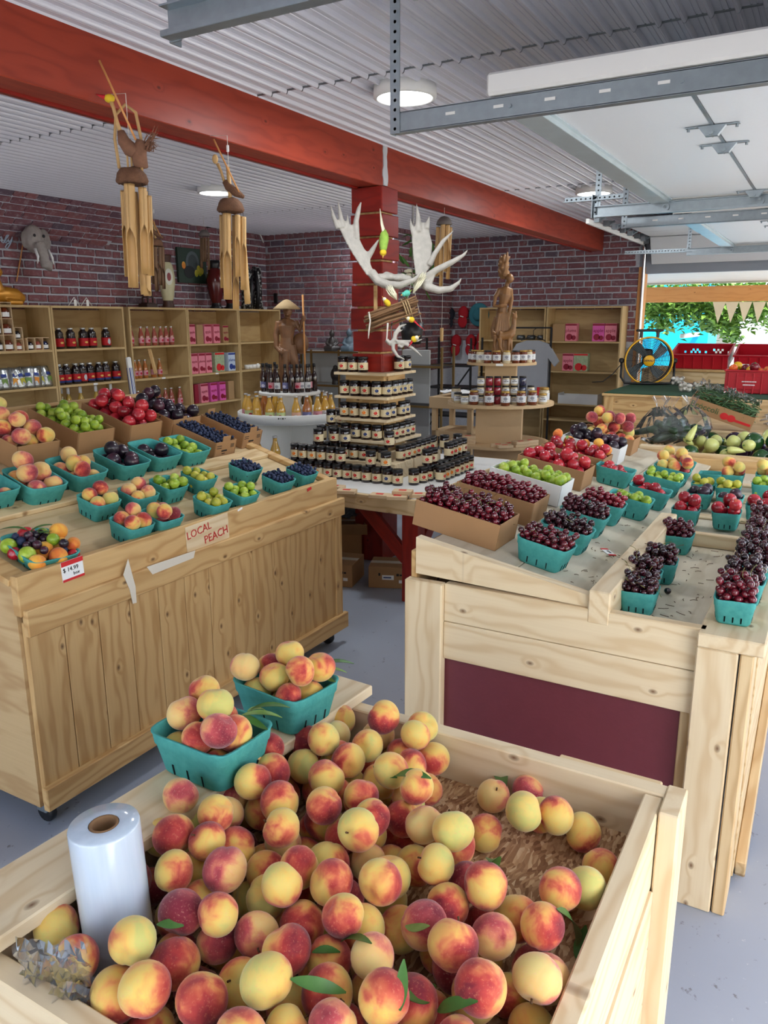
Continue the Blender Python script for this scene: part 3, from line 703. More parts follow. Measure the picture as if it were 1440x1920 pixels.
NECT = fruit_skin('nectarine_skin', [(.15, srgb(120, 12, 24)), (.5, srgb(176, 26, 44)), (.8, srgb(206, 56, 62)), (1, srgb(226, 140, 84))], 15, .26, .5, .2, .3, 0, srgb(214, 90, 90), 0, .3)
PLUMD = fruit_skin('dark_plum_skin', [(.2, srgb(18, 12, 22)), (.55, srgb(40, 22, 38)), (.8, srgb(78, 30, 46)), (1, srgb(90, 70, 92))], 16, .32, .5, .15, .35, 0, srgb(74, 70, 96), 0, .2)
PLUMG = fruit_skin('green_plum_skin', [(.2, srgb(110, 142, 32)), (.5, srgb(150, 178, 46)), (.8, srgb(186, 204, 84)), (1, srgb(212, 206, 98))], 22, .38, .45, .2, .3, 0, srgb(204, 214, 130), 0, .1)
PLUMY = fruit_skin('yellow_plum_skin', [(.2, srgb(140, 150, 40)), (.5, srgb(182, 178, 58)), (.8, srgb(206, 190, 76)), (1, srgb(214, 170, 80))], 22, .38, .45, .2, .3, 0, srgb(220, 214, 140))
APRI = fruit_skin('apricot_skin', [(.1, srgb(206, 92, 44)), (.4, srgb(228, 142, 54)), (.7, srgb(236, 174, 66)), (1, srgb(232, 186, 90))], 18, .55, .3, .25, .3, .04, srgb(222, 130, 70), .15)
CHER = fruit_skin('cherry_skin', [(.15, srgb(44, 6, 14)), (.5, srgb(84, 10, 26)), (.85, srgb(124, 14, 34)), (1, srgb(160, 24, 42))], 40, .16, .6, .1, .5, 0, None, 0, .5)
CHERD = fruit_skin('dark_cherry_skin', [(.1, srgb(24, 8, 14)), (.5, srgb(48, 12, 24)), (.85, srgb(86, 16, 32)), (1, srgb(110, 20, 36))], 40, .17, .6, .1, .5, 0, None, 0, .5)
BLUEB = fruit_skin('blueberry_skin', [(.2, srgb(26, 32, 54)), (.6, srgb(48, 58, 88)), (1, srgb(86, 98, 128))], 60, .6, .3, 0, .5)
STEM = plain('green_stem', srgb(120, 118, 52), .6, var=.3); TWIG = plain('brown_stem', srgb(92, 62, 34), .8, var=.2)
n = NT('leaf_green'); v = n.coords(); n.col(n.mix(n.noise(v, 30, 3), srgb(44, 84, 34), srgb(86, 132, 56))); LEAF = n.set(.45, 0, .4, Subsurface_Weight=0.0)
n = NT('leaf_pale'); v = n.coords(); n.col(n.mix(n.noise(v, 30, 3), srgb(96, 134, 62), srgb(140, 168, 92))); LEAFP = n.set(.5, 0, .35)

def fruit_fn(cav=.16, groove=.05, tip=.0, wob=0.0, seed=0):
    r_ = random.Random(seed); a, b, c = (r_.uniform(0, 6.28) for _ in range(3))
    def fn(d, th, ph):
        p = (ph+math.pi) % (2*math.pi)-math.pi
        r = 1-cav*math.exp(-(th/.34)**2)-groove*math.exp(-(p/.20)**2)*math.sin(th)+tip*math.exp(-((math.pi-th)/.3)**2)
        r += wob*(math.sin(2*ph+a)*math.sin(th)+.6*math.sin(3*th+b)*math.cos(ph+c))
        return d*r
    return fn
FRUIT = {}
def fruit_meshes(kind, n, m, nvar, cav, groove, tip, wob, sz):
    FRUIT[kind] = [one(g_ball(1.0, n, m, 1, 1, sz, fn=fruit_fn(cav, groove, tip, wob, 31*i+len(kind) % 7)), kind, True) for i in range(nvar)]
for kd, a in dict(peach=(28, 18, 5, .20, .085, .035, .028, .94), nectarine=(20, 14, 3, .14, .05, .02, .015, .96), plum=(16, 12, 3, .1, .035, .02, .015, 1.06),
                  greengage=(14, 10, 2, .09, .03, .01, .012, .98), apricot=(16, 12, 2, .14, .05, .01, .012, .95)).items():
    fruit_meshes(kd, *a)
FRUIT['cherry'] = [one(g_ball(1.0, 10, 8, 1, .95, .92, fn=fruit_fn(.2, .04, 0, .01, 3)), 'cherry', True)]
FRUIT['blueberry'] = [one(g_ball(1.0, 8, 6, 1, 1, .86, fn=fruit_fn(.12, 0, 0, 0, 1)), 'blueberry', True)]
CATS = dict(peach='peach', nectarine='nectarine', plum='plum', greengage='plum', apricot='apricot', cherry='cherry', blueberry='blueberry')
MATS = dict(peach=[PEACH, PEACH, PEACH, PEACHP], pinkpeach=[PEACHP, PEACH, PEACHP], nectarine=[NECT], plum=[PLUMD], greengage=[PLUMG], yellowplum=[PLUMY], apricot=[APRI], redplum=[NECT])
def drop_pile(n, r, a, b, floor, flare=0.0, rv=.06, K=40, seed=0, dome=.0, pre=None, wall=None):
    """let n balls fall into a rectangular pan of half size a x b; returns (x, y, z, r)"""
    rd = random.Random(seed); out = list(pre or [])
    for i in range(n):
        rr = r*(1+rd.uniform(-rv, rv)); best = None
        for k in range(K):
            ea, eb = max(a-rr*.78, .002), max(b-rr*.78, .002); x = rd.uniform(-ea, ea); y = rd.uniform(-eb, eb)
            z = floor(x, y)+rr if callable(floor) else floor+rr
            for (X, Y, Z, Q) in out:
                d2 = (X-x)**2+(Y-y)**2; s = (Q+rr)*.97
                if d2 < s*s: z = max(z, Z+math.sqrt(s*s-d2))
            sc = z+dome*(math.hypot(x/a, y/b))
            if wall:
                (a0, b0, a1, b1, H) = wall; t = min(1, max(0, z/H)); lim = .97 if z < H else .97-.6*min(1, (z-H)/rr)
                sc += 4*(max(0, abs(x)-(a0+(a1-a0)*t-rr*lim))+max(0, abs(y)-(b0+(b1-b0)*t-rr*lim)))
            if best is None or sc < best[0]: best = (sc, x, y, z)
        _, x, y, z = best
        out.append((x, y, z, rr))
    return out[len(pre or []):]
RF = random.Random(99)
def rand_rot(up=.5):
    return Euler((RF.gauss(0, up*1.6), RF.gauss(0, up*1.6), RF.uniform(0, 6.28))).to_matrix().to_4x4()
def place_fruit(kind, M, balls, label, group, mats, cat, leafy=0):
    res = []
    for (x, y, z, r) in balls:
        o = obj(kind, RF.choice(FRUIT[kind]), RF.choice(mats), None, M=M @ Matrix.Translation((x, y, z)) @ rand_rot(.55) @ Matrix.Scale(r, 4))
        tag(o, label, cat, group); res.append(o)
    return res

# leaves: folded blade, long axis local X
def leaf_mesh(L, W, curl=.25, fold=.2, n=7):
    v = []; f = []
    for i in range(n+1):
        t = i/n; w_ = W/2*math.sin(math.pi*min(1, t*.96+.02))**.8*(1-.25*t)+.0004
        x = L*t; z = curl*L*(t-t*t)*1.2-.12*curl*L*t
        v += [(x, -w_, z+fold*w_), (x, 0, z), (x, w_, z+fold*w_)]
    for i in range(n):
        a = 3*i; f += [(a, a+1, a+4, a+3), (a+1, a+2, a+5, a+4)]
    v += [(x, y, z-.0006) for x, y, z in v]; k = 3*(n+1); f += [tuple(reversed([q+k for q in p])) for p in f]
    return v, f
LEAVES = [one(leaf_mesh(.105, .027, .3, .25), 'leaf', True), one(leaf_mesh(.085, .026, -.2, .15), 'leaf', True), one(leaf_mesh(.06, .022, .35, .3), 'leaf', True)]
def leaf(p, direc, up, label, s=1.0, v=0, mat=None, group=None, twist=0, parent=None):
    M = frame(p, direc, z=up) @ Matrix.Rotation(twist, 4, 'X') @ Matrix.Scale(s, 4)
    if parent is not None: return obj('leaf', LEAVES[v], mat or LEAF, parent, M=parent.matrix_basis.inverted() @ M)
    return tag(obj('leaf', LEAVES[v], mat or LEAF, None, M=M), label, 'leaf', group)

# ------------------------------------------------------------------ baskets and boxes
def basket_mesh(A, B, H, taper=.80, th=.0028):
    def ring(a, b, z, wav=0, n=32, seed=0):
        rr = random.Random(seed); o = []
        for i in range(n):
            t = 2*math.pi*i/n; c, s = math.cos(t), math.sin(t); e = .32
            o.append((a*math.copysign(abs(c)**e, c), b*math.copysign(abs(s)**e, s), z+wav*math.sin(3*t+seed)+wav*.6*rr.uniform(-1, 1)))
        return o
    a, b = A/2, B/2; n = 32
    rings = [ring(a*taper*.9, b*taper*.9, 0), ring(a*taper, b*taper, .006), ring(a*(taper+.13), b*(taper+.13), H*.70), ring(a*.955, b*.955, H*.72), ring(a*.975, b*.975, H*.93),
             ring(a, b, H*.985, .0012, seed=5), ring(a*.995, b*.995, H, .0016, seed=5), ring(a*.955-th, b*.955-th, H*.985, .0012, seed=5), ring(a*.93-th, b*.93-th, H*.70), ring(a*(taper)-th, b*taper-th, .009)]
    v = [p for q in rings for p in q]; f = []
    for i in range(len(rings)-1):
        for j in range(n): f.append((i*n+j, i*n+(j+1) % n, (i+1)*n+(j+1) % n, (i+1)*n+j))
    f.append(tuple(reversed(range(n)))); f.append(tuple((len(rings)-1)*n+j for j in range(n)))
    m = MB(); m.add(v, f); me = m.mesh('basket_shell', True)
    return me
def slit_mesh(A, B, H, taper=.80):
    m = MB(); t0, t1 = taper, taper+.13*.45
    for s in (-1, 1):
        for k in (-1, 0, 1):
            sl = .0009
            for (du, dv, L) in ((A, B, 0), (B, A, 1)):
                if L == 1 and k == 0 and du < .12: pass
                z0, z1 = .008, H*.34
                d0_ = dv/2*(taper+.13*z0/(H*.7))+.0006; d1_ = dv/2*(taper+.13*z1/(H*.7))+.0006
                x = k*du*.19; w_ = .0016
                q = [(x-w_, s*d0_, z0), (x+w_, s*d0_, z0), (x+w_*1.2, s*d1_, z1), (x-w_*1.2, s*d1_, z1)]
                if L: q = [(y, x_, z) for x_, y, z in q]
                q2 = [(p[0]*.985, p[1]*.985, p[2]) for p in q]
                m.add(q+q2, [(0, 1, 2, 3), (3, 2, 1, 0), (4, 5, 6, 7), (0, 1, 5, 4), (1, 2, 6, 5), (2, 3, 7, 6), (3, 0, 4, 7)])
    return m.mesh('vent_slits')
SLITM = plain('slit_shadow', srgb(14, 34, 34), .9)
BSIZE = dict(L=(.212, .168, .094), M=(.178, .118, .084), S=(.128, .128, .075), D=(.110, .106, .072), T=(.215, .185, .052))
def basket(kind, label, M, group=None):
    A, B, H = BSIZE[kind]
    t = thing('berry_basket', label, 'basket', M=M, group=group)
    obj('shell', cached(('bk', kind), lambda: basket_mesh(A, B, H)), TEAL, t)
    obj('vent_slits', cached(('sl', kind), lambda: slit_mesh(A, B, H)), SLITM, t)
    return t
def plane_frame(px, py, P0, N, h, down, yaw=0.0):
    """frame whose base lies on the plane and whose opening centre shows at pixel px,py"""
    p = Pplane(px, py, P0+N*h, N)-N*h
    return frame(p, down, z=N) @ Matrix.Rotation(yaw, 4, 'Z')
def wall_of(kind):
    A, B, H = BSIZE[kind]; return (A/2*.82-.003, B/2*.82-.003, A/2*.955-.003, B/2*.955-.003, H)
def fill_basket(kind, M, fruit, n, r, mats, label, cat, seed, over=.62):
    A, B, H = BSIZE[kind]; a, b = A/2*.90, B/2*.90
    fl_ = max(.004, H*over-r*1.75)
    balls = drop_pile(n, r, A/2*.98, B/2*.98, fl_, seed=seed, dome=r*.2, K=90, wall=wall_of(kind))
    return place_fruit(fruit, M, balls, label, label.replace('piled', 'pile')+' group', mats, cat)
def box_open(label, M, L, W, H, mat, inner=CARDD, group=None, notch=False):
    t = thing('cardboard_box', label, 'box', M=M, group=group); th = .004
    def p(nm, sx, sy, sz, c): return obj(nm, box_mesh(sx, sy, sz, .001), mat, t, loc=c)
    p('base', L, W, th, (0, 0, th/2))
    for s in (-1, 1):
        p('side_panel', L, th, H, (0, s*(W/2-th/2), H/2))
        e = p('end_panel', th, W-2*th, H, (s*(L/2-th/2), 0, H/2))
        if notch:
            obj('tab', box_mesh(th*.9, W*.36, .028, .001), mat, t, loc=(s*(L/2-th/2), 0, H+.012))
        for sy_ in (-1, 1):
            obj('edge_crease', box_mesh(.0016, .0016, H, 0), CARDE, e, loc=(s*th*.5, sy_*(W/2-th), 0))
    return t

CH_ALL, BL_ALL = [], []
def fill_small(store, M, n, r, a, b, floor, mat, where, seed, dome=.0, wall=None):
    balls = drop_pile(n, r, a, b, floor, seed=seed, dome=dome, K=24 if wall else 12, rv=.09, wall=wall)
    for i, (x, y, z, q) in enumerate(balls):
        top = not any((X-x)**2+(Y-y)**2 < (q*1.25)**2 and Z > z+q*.6 for X, Y, Z, Q in balls)
        store.append((M @ Vector((x, y, z)), q, mat, where, top, (M.to_3x3() @ Vector((0, 0, 1))).normalized()))

# ---- left bin
DOWN = Vector((1, 0, -DS)).normalized()
sd = 0
def lbk(kind, px, py, label, fruit=None, n=0, r=.03, mats=None, flabel='', cat='peach', over=.62, yaw=0):
    global sd; sd += 1
    M = plane_frame(px, py, DP, DN, BSIZE[kind][2], DOWN, yaw); basket(kind, label, M)
    if fruit: fill_basket(kind, M, fruit, n, r, mats, flabel, cat, sd, over)
    return M
lbk('L', -28, 902, 'large teal basket of peaches cut off by the left photo edge', 'peach', 6, .034, MATS['pinkpeach'], 'peach in the basket cut off by the left photo edge')
lbk('L', 66, 893, 'large teal basket of peaches behind the mixed fruit tray', 'peach', 8, .036, MATS['pinkpeach'], 'peach piled in the large basket behind the mixed fruit tray', yaw=R(-4))
lbk('L', 144, 872, 'large teal basket of peaches beside the large dark plum baskets', 'peach', 9, .034, MATS['pinkpeach'], 'peach piled in the large basket next to the dark plums', yaw=R(3))
lbk('L', 229, 854, 'large teal basket heaped with dark plums, next to the peaches', 'plum', 10, .031, MATS['plum'], 'dark plum piled in the large basket next to the peaches', 'plum')
lbk('L', 291, 840, 'large teal basket of dark plums next to the green plums', 'plum', 7, .031, MATS['plum'], 'dark plum piled in the large basket next to the green plums', 'plum', .5)
lbk('L', 347, 832, 'large teal basket of green plums in front of the blueberry boxes', 'greengage', 18, .0215, MATS['greengage'], 'green plum piled in the large basket before the blueberry boxes', 'plum', .66)
lbk('S', 186, 933, 'small teal basket of five peaches behind the front peach pair', 'peach', 5, .030, MATS['peach'], 'peach piled in the small basket behind the front peach pair')
lbk('S', 260, 921, 'small teal basket of peaches beside the small green plums', 'peach', 5, .0295, MATS['pinkpeach'], 'peach piled in the small basket beside the green plums')
lbk('S', 248, 976, 'small teal basket of peaches standing at the bin lip left of the sign', 'peach', 5, .030, MATS['peach'], 'peach piled in the basket at the bin lip left of the sign')
lbk('S', 305, 962, 'small teal basket of peaches directly behind the LOCAL PEACH sign', 'peach', 5, .0295, MATS['pinkpeach'], 'peach piled in the basket behind the LOCAL PEACH sign')
lbk('S', 317, 904, 'small teal basket of green plums in the back small row', 'greengage', 12, .0205, MATS['greengage'], 'green plum piled in the back left small basket', 'plum', .7)
lbk('S', 374, 889, 'small teal basket of yellow-green plums next to the back blueberry basket', 'greengage', 12, .020, MATS['yellowplum'], 'yellow-green plum piled beside the back blueberry basket', 'plum', .7)
lbk('S', 399, 935, 'small teal basket of yellow-green plums at the bin lip', 'greengage', 12, .0205, MATS['yellowplum'], 'yellow-green plum piled in the basket at the bin lip', 'plum', .7)
lbk('S', 453, 919, 'small teal basket of green plums beside the front blueberry basket', 'greengage', 13, .0195, MATS['greengage'], 'green plum piled beside the front blueberry basket', 'plum', .7)
for px, py, lb, wh in ((461, 873, 'teal basket of blueberries farthest from the bin lip', 'the back blueberry basket'), (523, 894, 'teal basket of blueberries nearest the bin lip', 'the front blueberry basket'), (567, 881, 'teal basket of blueberries at the far end of the left bin', 'the end blueberry basket')):
    M = lbk('S', px, py, lb); fill_small(BL_ALL, M, 120, .0078, .058, .058, .046, BLUEB, wh, px, 0, wall_of('S'))
# mixed fruit tray
M = plane_frame(76, 1022, DP, DN, .05, DOWN, R(-6)); basket('T', 'shallow teal tray of mixed stone fruit beside the 14.99 price card', M)
mix = [('apricot', .029, APRI, 9, 'apricot'), ('greengage', .0265, PLUMG, 5, 'plum'), ('plum', .016, PLUMD, 14, 'plum'), ('nectarine', .021, NECT, 5, 'nectarine')]
done = []
fl_ = lambda x, y: .012
for (x, y, kd, r, mt, ct) in ((.072, -.045, 'apricot', .028, APRI, 'apricot'), (.07, .012, 'apricot', .031, APRI, 'apricot'), (.068, .055, 'nectarine', .022, NECT, 'nectarine'), (.03, -.05, 'greengage', .028, PLUMG, 'plum'), (.022, .0, 'apricot', .031, APRI, 'apricot'), (.012, .048, 'apricot', .030, APRI, 'apricot'), (-.02, .058, 'apricot', .030, APRI, 'apricot'), (.045, .065, 'apricot', .024, APRI, 'apricot'),
                              (-.05, -.058, 'greengage', .027, PLUMG, 'plum'), (-.01, -.062, 'nectarine', .022, NECT, 'nectarine'), (-.075, .045, 'greengage', .025, PLUMG, 'plum'), (-.07, .0, 'nectarine', .034, NECT, 'nectarine'), (.02, .022, 'greengage', .021, PLUMG, 'plum')):
    x *= 1.12; y *= 1.32; z = .010+r
    for (X, Y, Z, Q) in done:
        d2 = (X-x)**2+(Y-y)**2; s = (Q+r)*.86
        if d2 < s*s: z = max(z, Z+math.sqrt(s*s-d2))
    done.append((x, y, z, r))
    place_fruit(kd, M, [(x, y, z, r)], f'{dict(apricot="orange apricot", greengage="green plum", nectarine="red nectarine")[kd]} in the shallow mixed fruit tray', f'{kd} in mixed tray', [mt], ct)
sm = drop_pile(20, .0135, .075, .065, .012, seed=5, pre=done, rv=.2)
place_fruit('plum', M, sm, 'small dark berry-like plum in the shallow mixed fruit tray', 'small dark plums in the mixed tray', [PLUMD, PLUMD, BLUEB], 'plum')
tp = M @ Vector((-.06, .0, .062))
for k, (dx, dy, up) in enumerate(((.3, .9, .05), (.85, .35, .0), (-.6, -.5, .1))):
    leaf(tp+Vector((0, 0, .012)), (dx, dy, up), (0, 0, 1), 'green peach leaf standing on the mixed fruit tray', .9, k % 2, LEAF, 'leaves on the mixed tray')
# boxes along the back of the left bin
def lbx(px, py, label, L=.34, W=.205, H=.105, mat=CARD, notch=False):
    p = Pplane(px, py, DP, DN); M = frame(p-DOWN*(L/2), DOWN, z=DN); box_open(label, M, L, W, H, mat, notch=notch); return M
def fill_box(M, L, W, H, kind, n, r, mats, label, cat, seed, lift=.45, dome=.3):
    balls = drop_pile(n, r, L/2-.006, W/2-.006, H*lift, seed=seed, dome=r*dome); place_fruit(kind, M, balls, label, label+' group', mats, cat); return balls
M = lbx(70, 876, 'brown cardboard box of peaches at the left end of the bin'); fill_box(M, .34, .205, .105, 'peach', 16, .035, MATS['pinkpeach'], 'peach piled in the leftmost cardboard box', 'peach', 3)
M = lbx(178, 848, 'brown cardboard box heaped with green plums'); fill_box(M, .34, .205, .105, 'greengage', 52, .0215, MATS['greengage'], 'green plum piled in the brown box on the left bin', 'plum', 4, .5)
M = lbx(271, 832, 'brown cardboard box of shiny red nectarines on the left bin'); fill_box(M, .34, .205, .105, 'nectarine', 25, .031, MATS['nectarine'], 'red nectarine piled in the brown box on the left bin', 'nectarine', 5, .45)
M = lbx(346, 820, 'brown cardboard box of large dark plums on the left bin'); fill_box(M, .34, .205, .105, 'plum', 24, .031, MATS['plum'], 'large dark plum piled in the brown box on the left bin', 'plum', 6, .3)
for px, py, lb, wh in ((420, 857, 'tabbed cardboard box of blueberries next to the green plums', 'the near blueberry box'), (470, 838, 'tabbed cardboard box of blueberries at the far end of the bin', 'the far blueberry box')):
    M = lbx(px, py, lb, .30, .155, .085, CARD, True); fill_small(BL_ALL, M, 330, .0082, .142, .07, .045, BLUEB, wh, px)
    bars('printing', BLKINK, [o for o in bpy.data.objects if o.get('label') == lb][0], Matrix.Translation((.1505, 0, .04)) @ frame((0, 0, 0), (0, 1, 0), y=(0, 0, 1)), [(-.048, .024, .034, .003), (-.048, .013, .034, .003), (-.008, -.004, .040, .008), (-.012, -.018, .022, .004), (.048, .024, .026, .003), (.048, .017, .026, .003), (.048, .010, .026, .003)])

# ---- right bin, sloping tray
TD = Vector((1, 0, -TS)).normalized()
def tbk(kind, px, py, label, fruit=None, n=0, r=.03, mats=None, flabel='', cat='plum', over=.62, yaw=0):
    global sd; sd += 1
    M = plane_frame(px, py, TP, TN, BSIZE[kind][2], TD, yaw); basket(kind, label, M)
    if fruit: fill_basket(kind, M, fruit, n, r, mats, flabel, cat, sd, over)
    return M
for i, (px, py, lb, wh, mt, nn) in enumerate(((1026, 1013, 'teal basket of red cherries nearest the viewer on the sloping tray', 'the nearest tray basket', CHER, 95), (1066, 985, 'teal basket of dark cherries second along the sloping tray', 'the second tray basket', CHERD, 95),
        (1098, 958, 'teal basket of stemmy dark cherries third along the sloping tray', 'the third tray basket', CHERD, 100), (1132, 938, 'teal basket of red cherries beside the tray of green plums', 'the fourth tray basket', CHER, 90))):
    M = tbk('M', px, py, lb, yaw=R((-6, -2, 0, 2)[i])); fill_small(CH_ALL, M, int(nn*1.1), .0112, .086, .056, .036, mt, wh, 60+i, .002, wall_of('M'))
tbk('M', 1185, 930, 'teal basket of green plums on the sloping tray', 'greengage', 19, .019, MATS['greengage'], 'green plum piled in the basket on the sloping tray', 'plum', .7)
tbk('M', 1221, 914, 'teal basket of red nectarines behind the green plum basket', 'nectarine', 8, .025, MATS['nectarine'], 'red nectarine piled in the basket behind the green plums', 'nectarine', .6)
tbk('M', 1156, 876, 'tall-standing teal basket of red nectarines next to the cardboard boxes', 'nectarine', 8, .025, MATS['nectarine'], 'red nectarine piled in the basket next to the cardboard boxes', 'nectarine', .6)
tbk('M', 1245, 893, 'teal basket of small green plums below the peaches', 'greengage', 22, .018, MATS['greengage'], 'small green plum piled in the basket below the peaches', 'plum', .7)
tbk('M', 1262, 876, 'teal basket heaped with peaches behind the small green plums', 'peach', 9, .029, MATS['peach'], 'peach heaped in the basket behind the small green plums', 'peach', .75)
tbk('M', 1272, 862, 'teal basket of peaches at the far end of the sloping tray', 'peach', 7, .03, MATS['peach'], 'peach in the basket at the far tray end', 'peach', .75)
BXL, BXW, BXH = .315, .188, .092
def tbx(px, py, label, mat): 
    p = Pplane(px, py, TP, TN); L = BXL; M = frame(p-TD*(L/2), TD, z=TN); box_open(label, M, L, BXW, BXH, mat); return M
p0 = Pplane(947, 1021, TP, TN); p7 = Pplane(1188, 851, TP, TN)
spec = [('brown box of red cherries overhanging the near end of the tray', CARD), ('second brown box of red cherries on the sloping tray', CARD), ('white box of green plums on the sloping tray', CARDW), ('brown box of red nectarines next to the white green plum box', CARD),
        ('brown box of red nectarines and orange apricots with a leaf', CARD), ('white box of dark plums near the far end of the tray', CARDW), ('brown box of peaches with a squash at the far end of the tray', CARD)]
TBM = []
print('tray box ends', p0, p7)
for i, (lb, mt) in enumerate(spec):
    y = p0.y+(p7.y-p0.y)*i/6; x = p0.x+(p7.x-p0.x)*i/6
    p = Vector((x, y, trayz(x))); M = frame(p-TD*(BXL/2), TD, z=TN); TBM.append(M); box_open(lb, M, BXL, BXW, BXH, mt)
fill_small(CH_ALL, TBM[0], 260, .0115, BXL/2-.006, BXW/2-.006, .052, CHER, 'the nearest cherry box', 21, .004)
fill_small(CH_ALL, TBM[1], 240, .0115, BXL/2-.006, BXW/2-.006, .052, CHER, 'the second cherry box', 22, .004)
fill_box(TBM[2], BXL, BXW, BXH, 'greengage', 44, .0205, MATS['greengage'], 'green plum piled in the white box', 'plum', 31, .5)
fill_box(TBM[3], BXL, BXW, BXH, 'nectarine', 24, .028, MATS['nectarine'], 'red nectarine piled in the box next to the green plums', 'nectarine', 32, .42)
bl = drop_pile(27, .0265, BXL/2-.006, BXW/2-.006, .045, seed=33)
place_fruit('nectarine', TBM[4], [q for q in bl if q[1] < .02], 'red nectarine in the box shared with apricots', 'nectarines in the shared box', [NECT], 'nectarine')
place_fruit('apricot', TBM[4], [q for q in bl if q[1] >= .02], 'orange apricot in the box shared with nectarines', 'apricots in the shared box', [APRI], 'apricot')
fill_box(TBM[5], BXL, BXW, BXH, 'plum', 22, .029, MATS['plum'], 'dark plum piled in the white box', 'plum', 34, .3)
fill_box(TBM[6], BXL, BXW, BXH, 'peach', 20, .034, MATS['peach'], 'peach heaped in the brown box at the far tray end', 'peach', 35, .4, 1.2)
for k in range(3): leaf(TBM[4] @ Vector((-.06, -.01+.01*k, .115)), ((.3, .6, .2), (.5, -.2, .4), (-.2, .5, .4))[k], (0, 0, 1), 'bright green leaf lying on the nectarines and apricots', .75, 2, LEAFP, 'leaves on the shared box')
# ---- right bin, low deck and far deck
def flat(kind, px, py, z, label, yaw=0):
    p = P(px, py, z=z+BSIZE[kind][2]); M = Matrix.Translation((p.x, p.y, z)) @ Matrix.Rotation(yaw, 4, 'Z'); basket(kind, label, M); return M
for i, (px, py, z, lb, wh, nn, mt) in enumerate(((1200, 1102, .796, 'small teal basket of cherries at the near end of the low deck', 'the near low-deck basket', 46, CHERD), (1206, 1072, .796, 'small teal basket of cherries directly behind the near low-deck one', 'the second low-deck basket', 50, CHERD),
        (1239, 1050, .796, 'small teal basket of cherries third along the low deck', 'the third low-deck basket', 50, CHERD), (1272, 1000, .796, 'small teal basket of cherries by the low deck divider', 'the divider basket', 50, CHERD),
        (1380, 1117, .843, 'small teal basket of cherries at the near end of the edge plank', 'the near edge basket', 58, CHER), (1397, 1085, .843, 'small teal basket of cherries second along the edge plank', 'the second edge basket', 55, CHERD), (1412, 1052, .843, 'small teal basket of cherries third along the edge plank', 'the third edge basket', 55, CHERD),
        (1420, 1024, .843, 'small teal basket of cherries fourth along the edge plank', 'the fourth edge basket', 55, CHERD), (1428, 996, .843, 'small teal basket of cherries fifth along the edge plank', 'the fifth edge basket', 50, CHERD), (1434, 972, .843, 'small teal basket of cherries farthest along the edge plank', 'the far edge basket', 50, CHERD))):
    M = flat('D', px, py, z, lb, R((2, -4, 3, -3, 2, -3, 1, -2, 2, 0)[i])); fill_small(CH_ALL, M, int(nn*1.15), .0116, .0545, .0525, .034, mt, wh, 80+i, .003, wall_of('D'))
for px, py, z, lb, fr, nn, r, mt, fl2, ct in ((1287, 952, .826, 'teal basket heaped with red nectarines just past the divider', 'nectarine', 7, .025, NECT, 'red nectarine heaped just past the divider', 'nectarine'), (1312, 922, .826, 'teal basket of dark plums behind the heaped nectarines', 'plum', 4, .026, PLUMD, 'dark plum behind the heaped nectarines', 'plum'),
        (1320, 905, .826, 'teal basket of yellow plums behind the dark plums', 'greengage', 8, .021, PLUMY, 'yellow plum behind the dark plums', 'plum'), (1363, 958, .826, 'teal basket of red nectarines in the middle of the far deck', 'nectarine', 6, .026, NECT, 'red nectarine in the middle of the far deck', 'nectarine'),
        (1370, 930, .826, 'teal basket of dark plums in the middle of the far deck', 'plum', 4, .025, PLUMD, 'dark plum in the middle of the far deck', 'plum'), (1366, 912, .826, 'teal basket of yellow-green plums below the far peaches', 'greengage', 9, .021, PLUMY, 'yellow-green plum below the far peaches', 'plum'),
        (1374, 888, .826, 'teal basket stacked with peaches near the vegetable rail', 'peach', 5, .030, PEACH, 'peach stacked near the vegetable rail', 'peach'), (1426, 945, .843, 'teal basket of red nectarines on the edge plank', 'nectarine', 5, .026, NECT, 'red nectarine on the edge plank', 'nectarine'),
        (1434, 906, .843, 'teal basket of green plums at the far right', 'greengage', 9, .021, PLUMG, 'green plum at the far right', 'plum'), (1440, 888, .843, 'teal basket of peaches at the far right edge', 'peach', 5, .03, PEACH, 'peach at the far right edge', 'peach')):
    M = flat('D', px, py, z, lb)
    fill_basket('D', M, fr, nn, r, [mt], fl2, ct, int(px+py), .7)
flat('D', 1333, 886, .826, 'empty teal basket beside the far peaches')

# ---- cherries and blueberries: the largest in view singly, the rest as one mass
def scatter(store, kind, cat, what, lab, stems):
    store.sort(key=lambda q: (not q[4], (q[0]-CAM).length))
    ind, rest = store[:300], store[300:]
    for p, r, mat, where, top, up in ind:
        o = obj(kind, FRUIT[kind][0], mat, None, M=Matrix.Translation(p) @ rand_rot(.7) @ Matrix.Scale(r, 4)); tag(o, lab % where, cat, lab % where+' group')
        if stems and top and RF.random() < .42:
            obj('stem', RF.choice(STEMS), RF.choice((STEM, TWIG)), o)
    by = {}
    m = MB(); g = g_ball(1.0, 7, 5, 1, 1, .94); mats = []
    for p, r, mat, where, top, up in rest:
        if mat not in mats: mats.append(mat)
        m.mi = mats.index(mat); m.add(g[0], g[1], mat=Matrix.Translation(p) @ Matrix.Scale(r, 4))
    me = m.mesh(what, True)
    for q in mats: me.materials.append(q)
    tag(obj(what, me), f'loose {what.replace("_", " ")} filling the lower and farther containers', cat, None, 'stuff')
def stem_mesh(s):
    rd = random.Random(s); a = rd.uniform(0, 6.28); b = rd.uniform(.5, 2.4)
    pts = [(math.cos(a)*b*t*t*1.2, math.sin(a)*b*t*t*1.2, .78+2.2*t*(1-.25*t*b)) for t in (0, .25, .5, .75, 1)]
    m = MB(); m.add(*g_tube(pts, [.10, .065, .06, .06, .1], 5)); return m.mesh('stem', True)
STEMS = [stem_mesh(i) for i in range(6)]
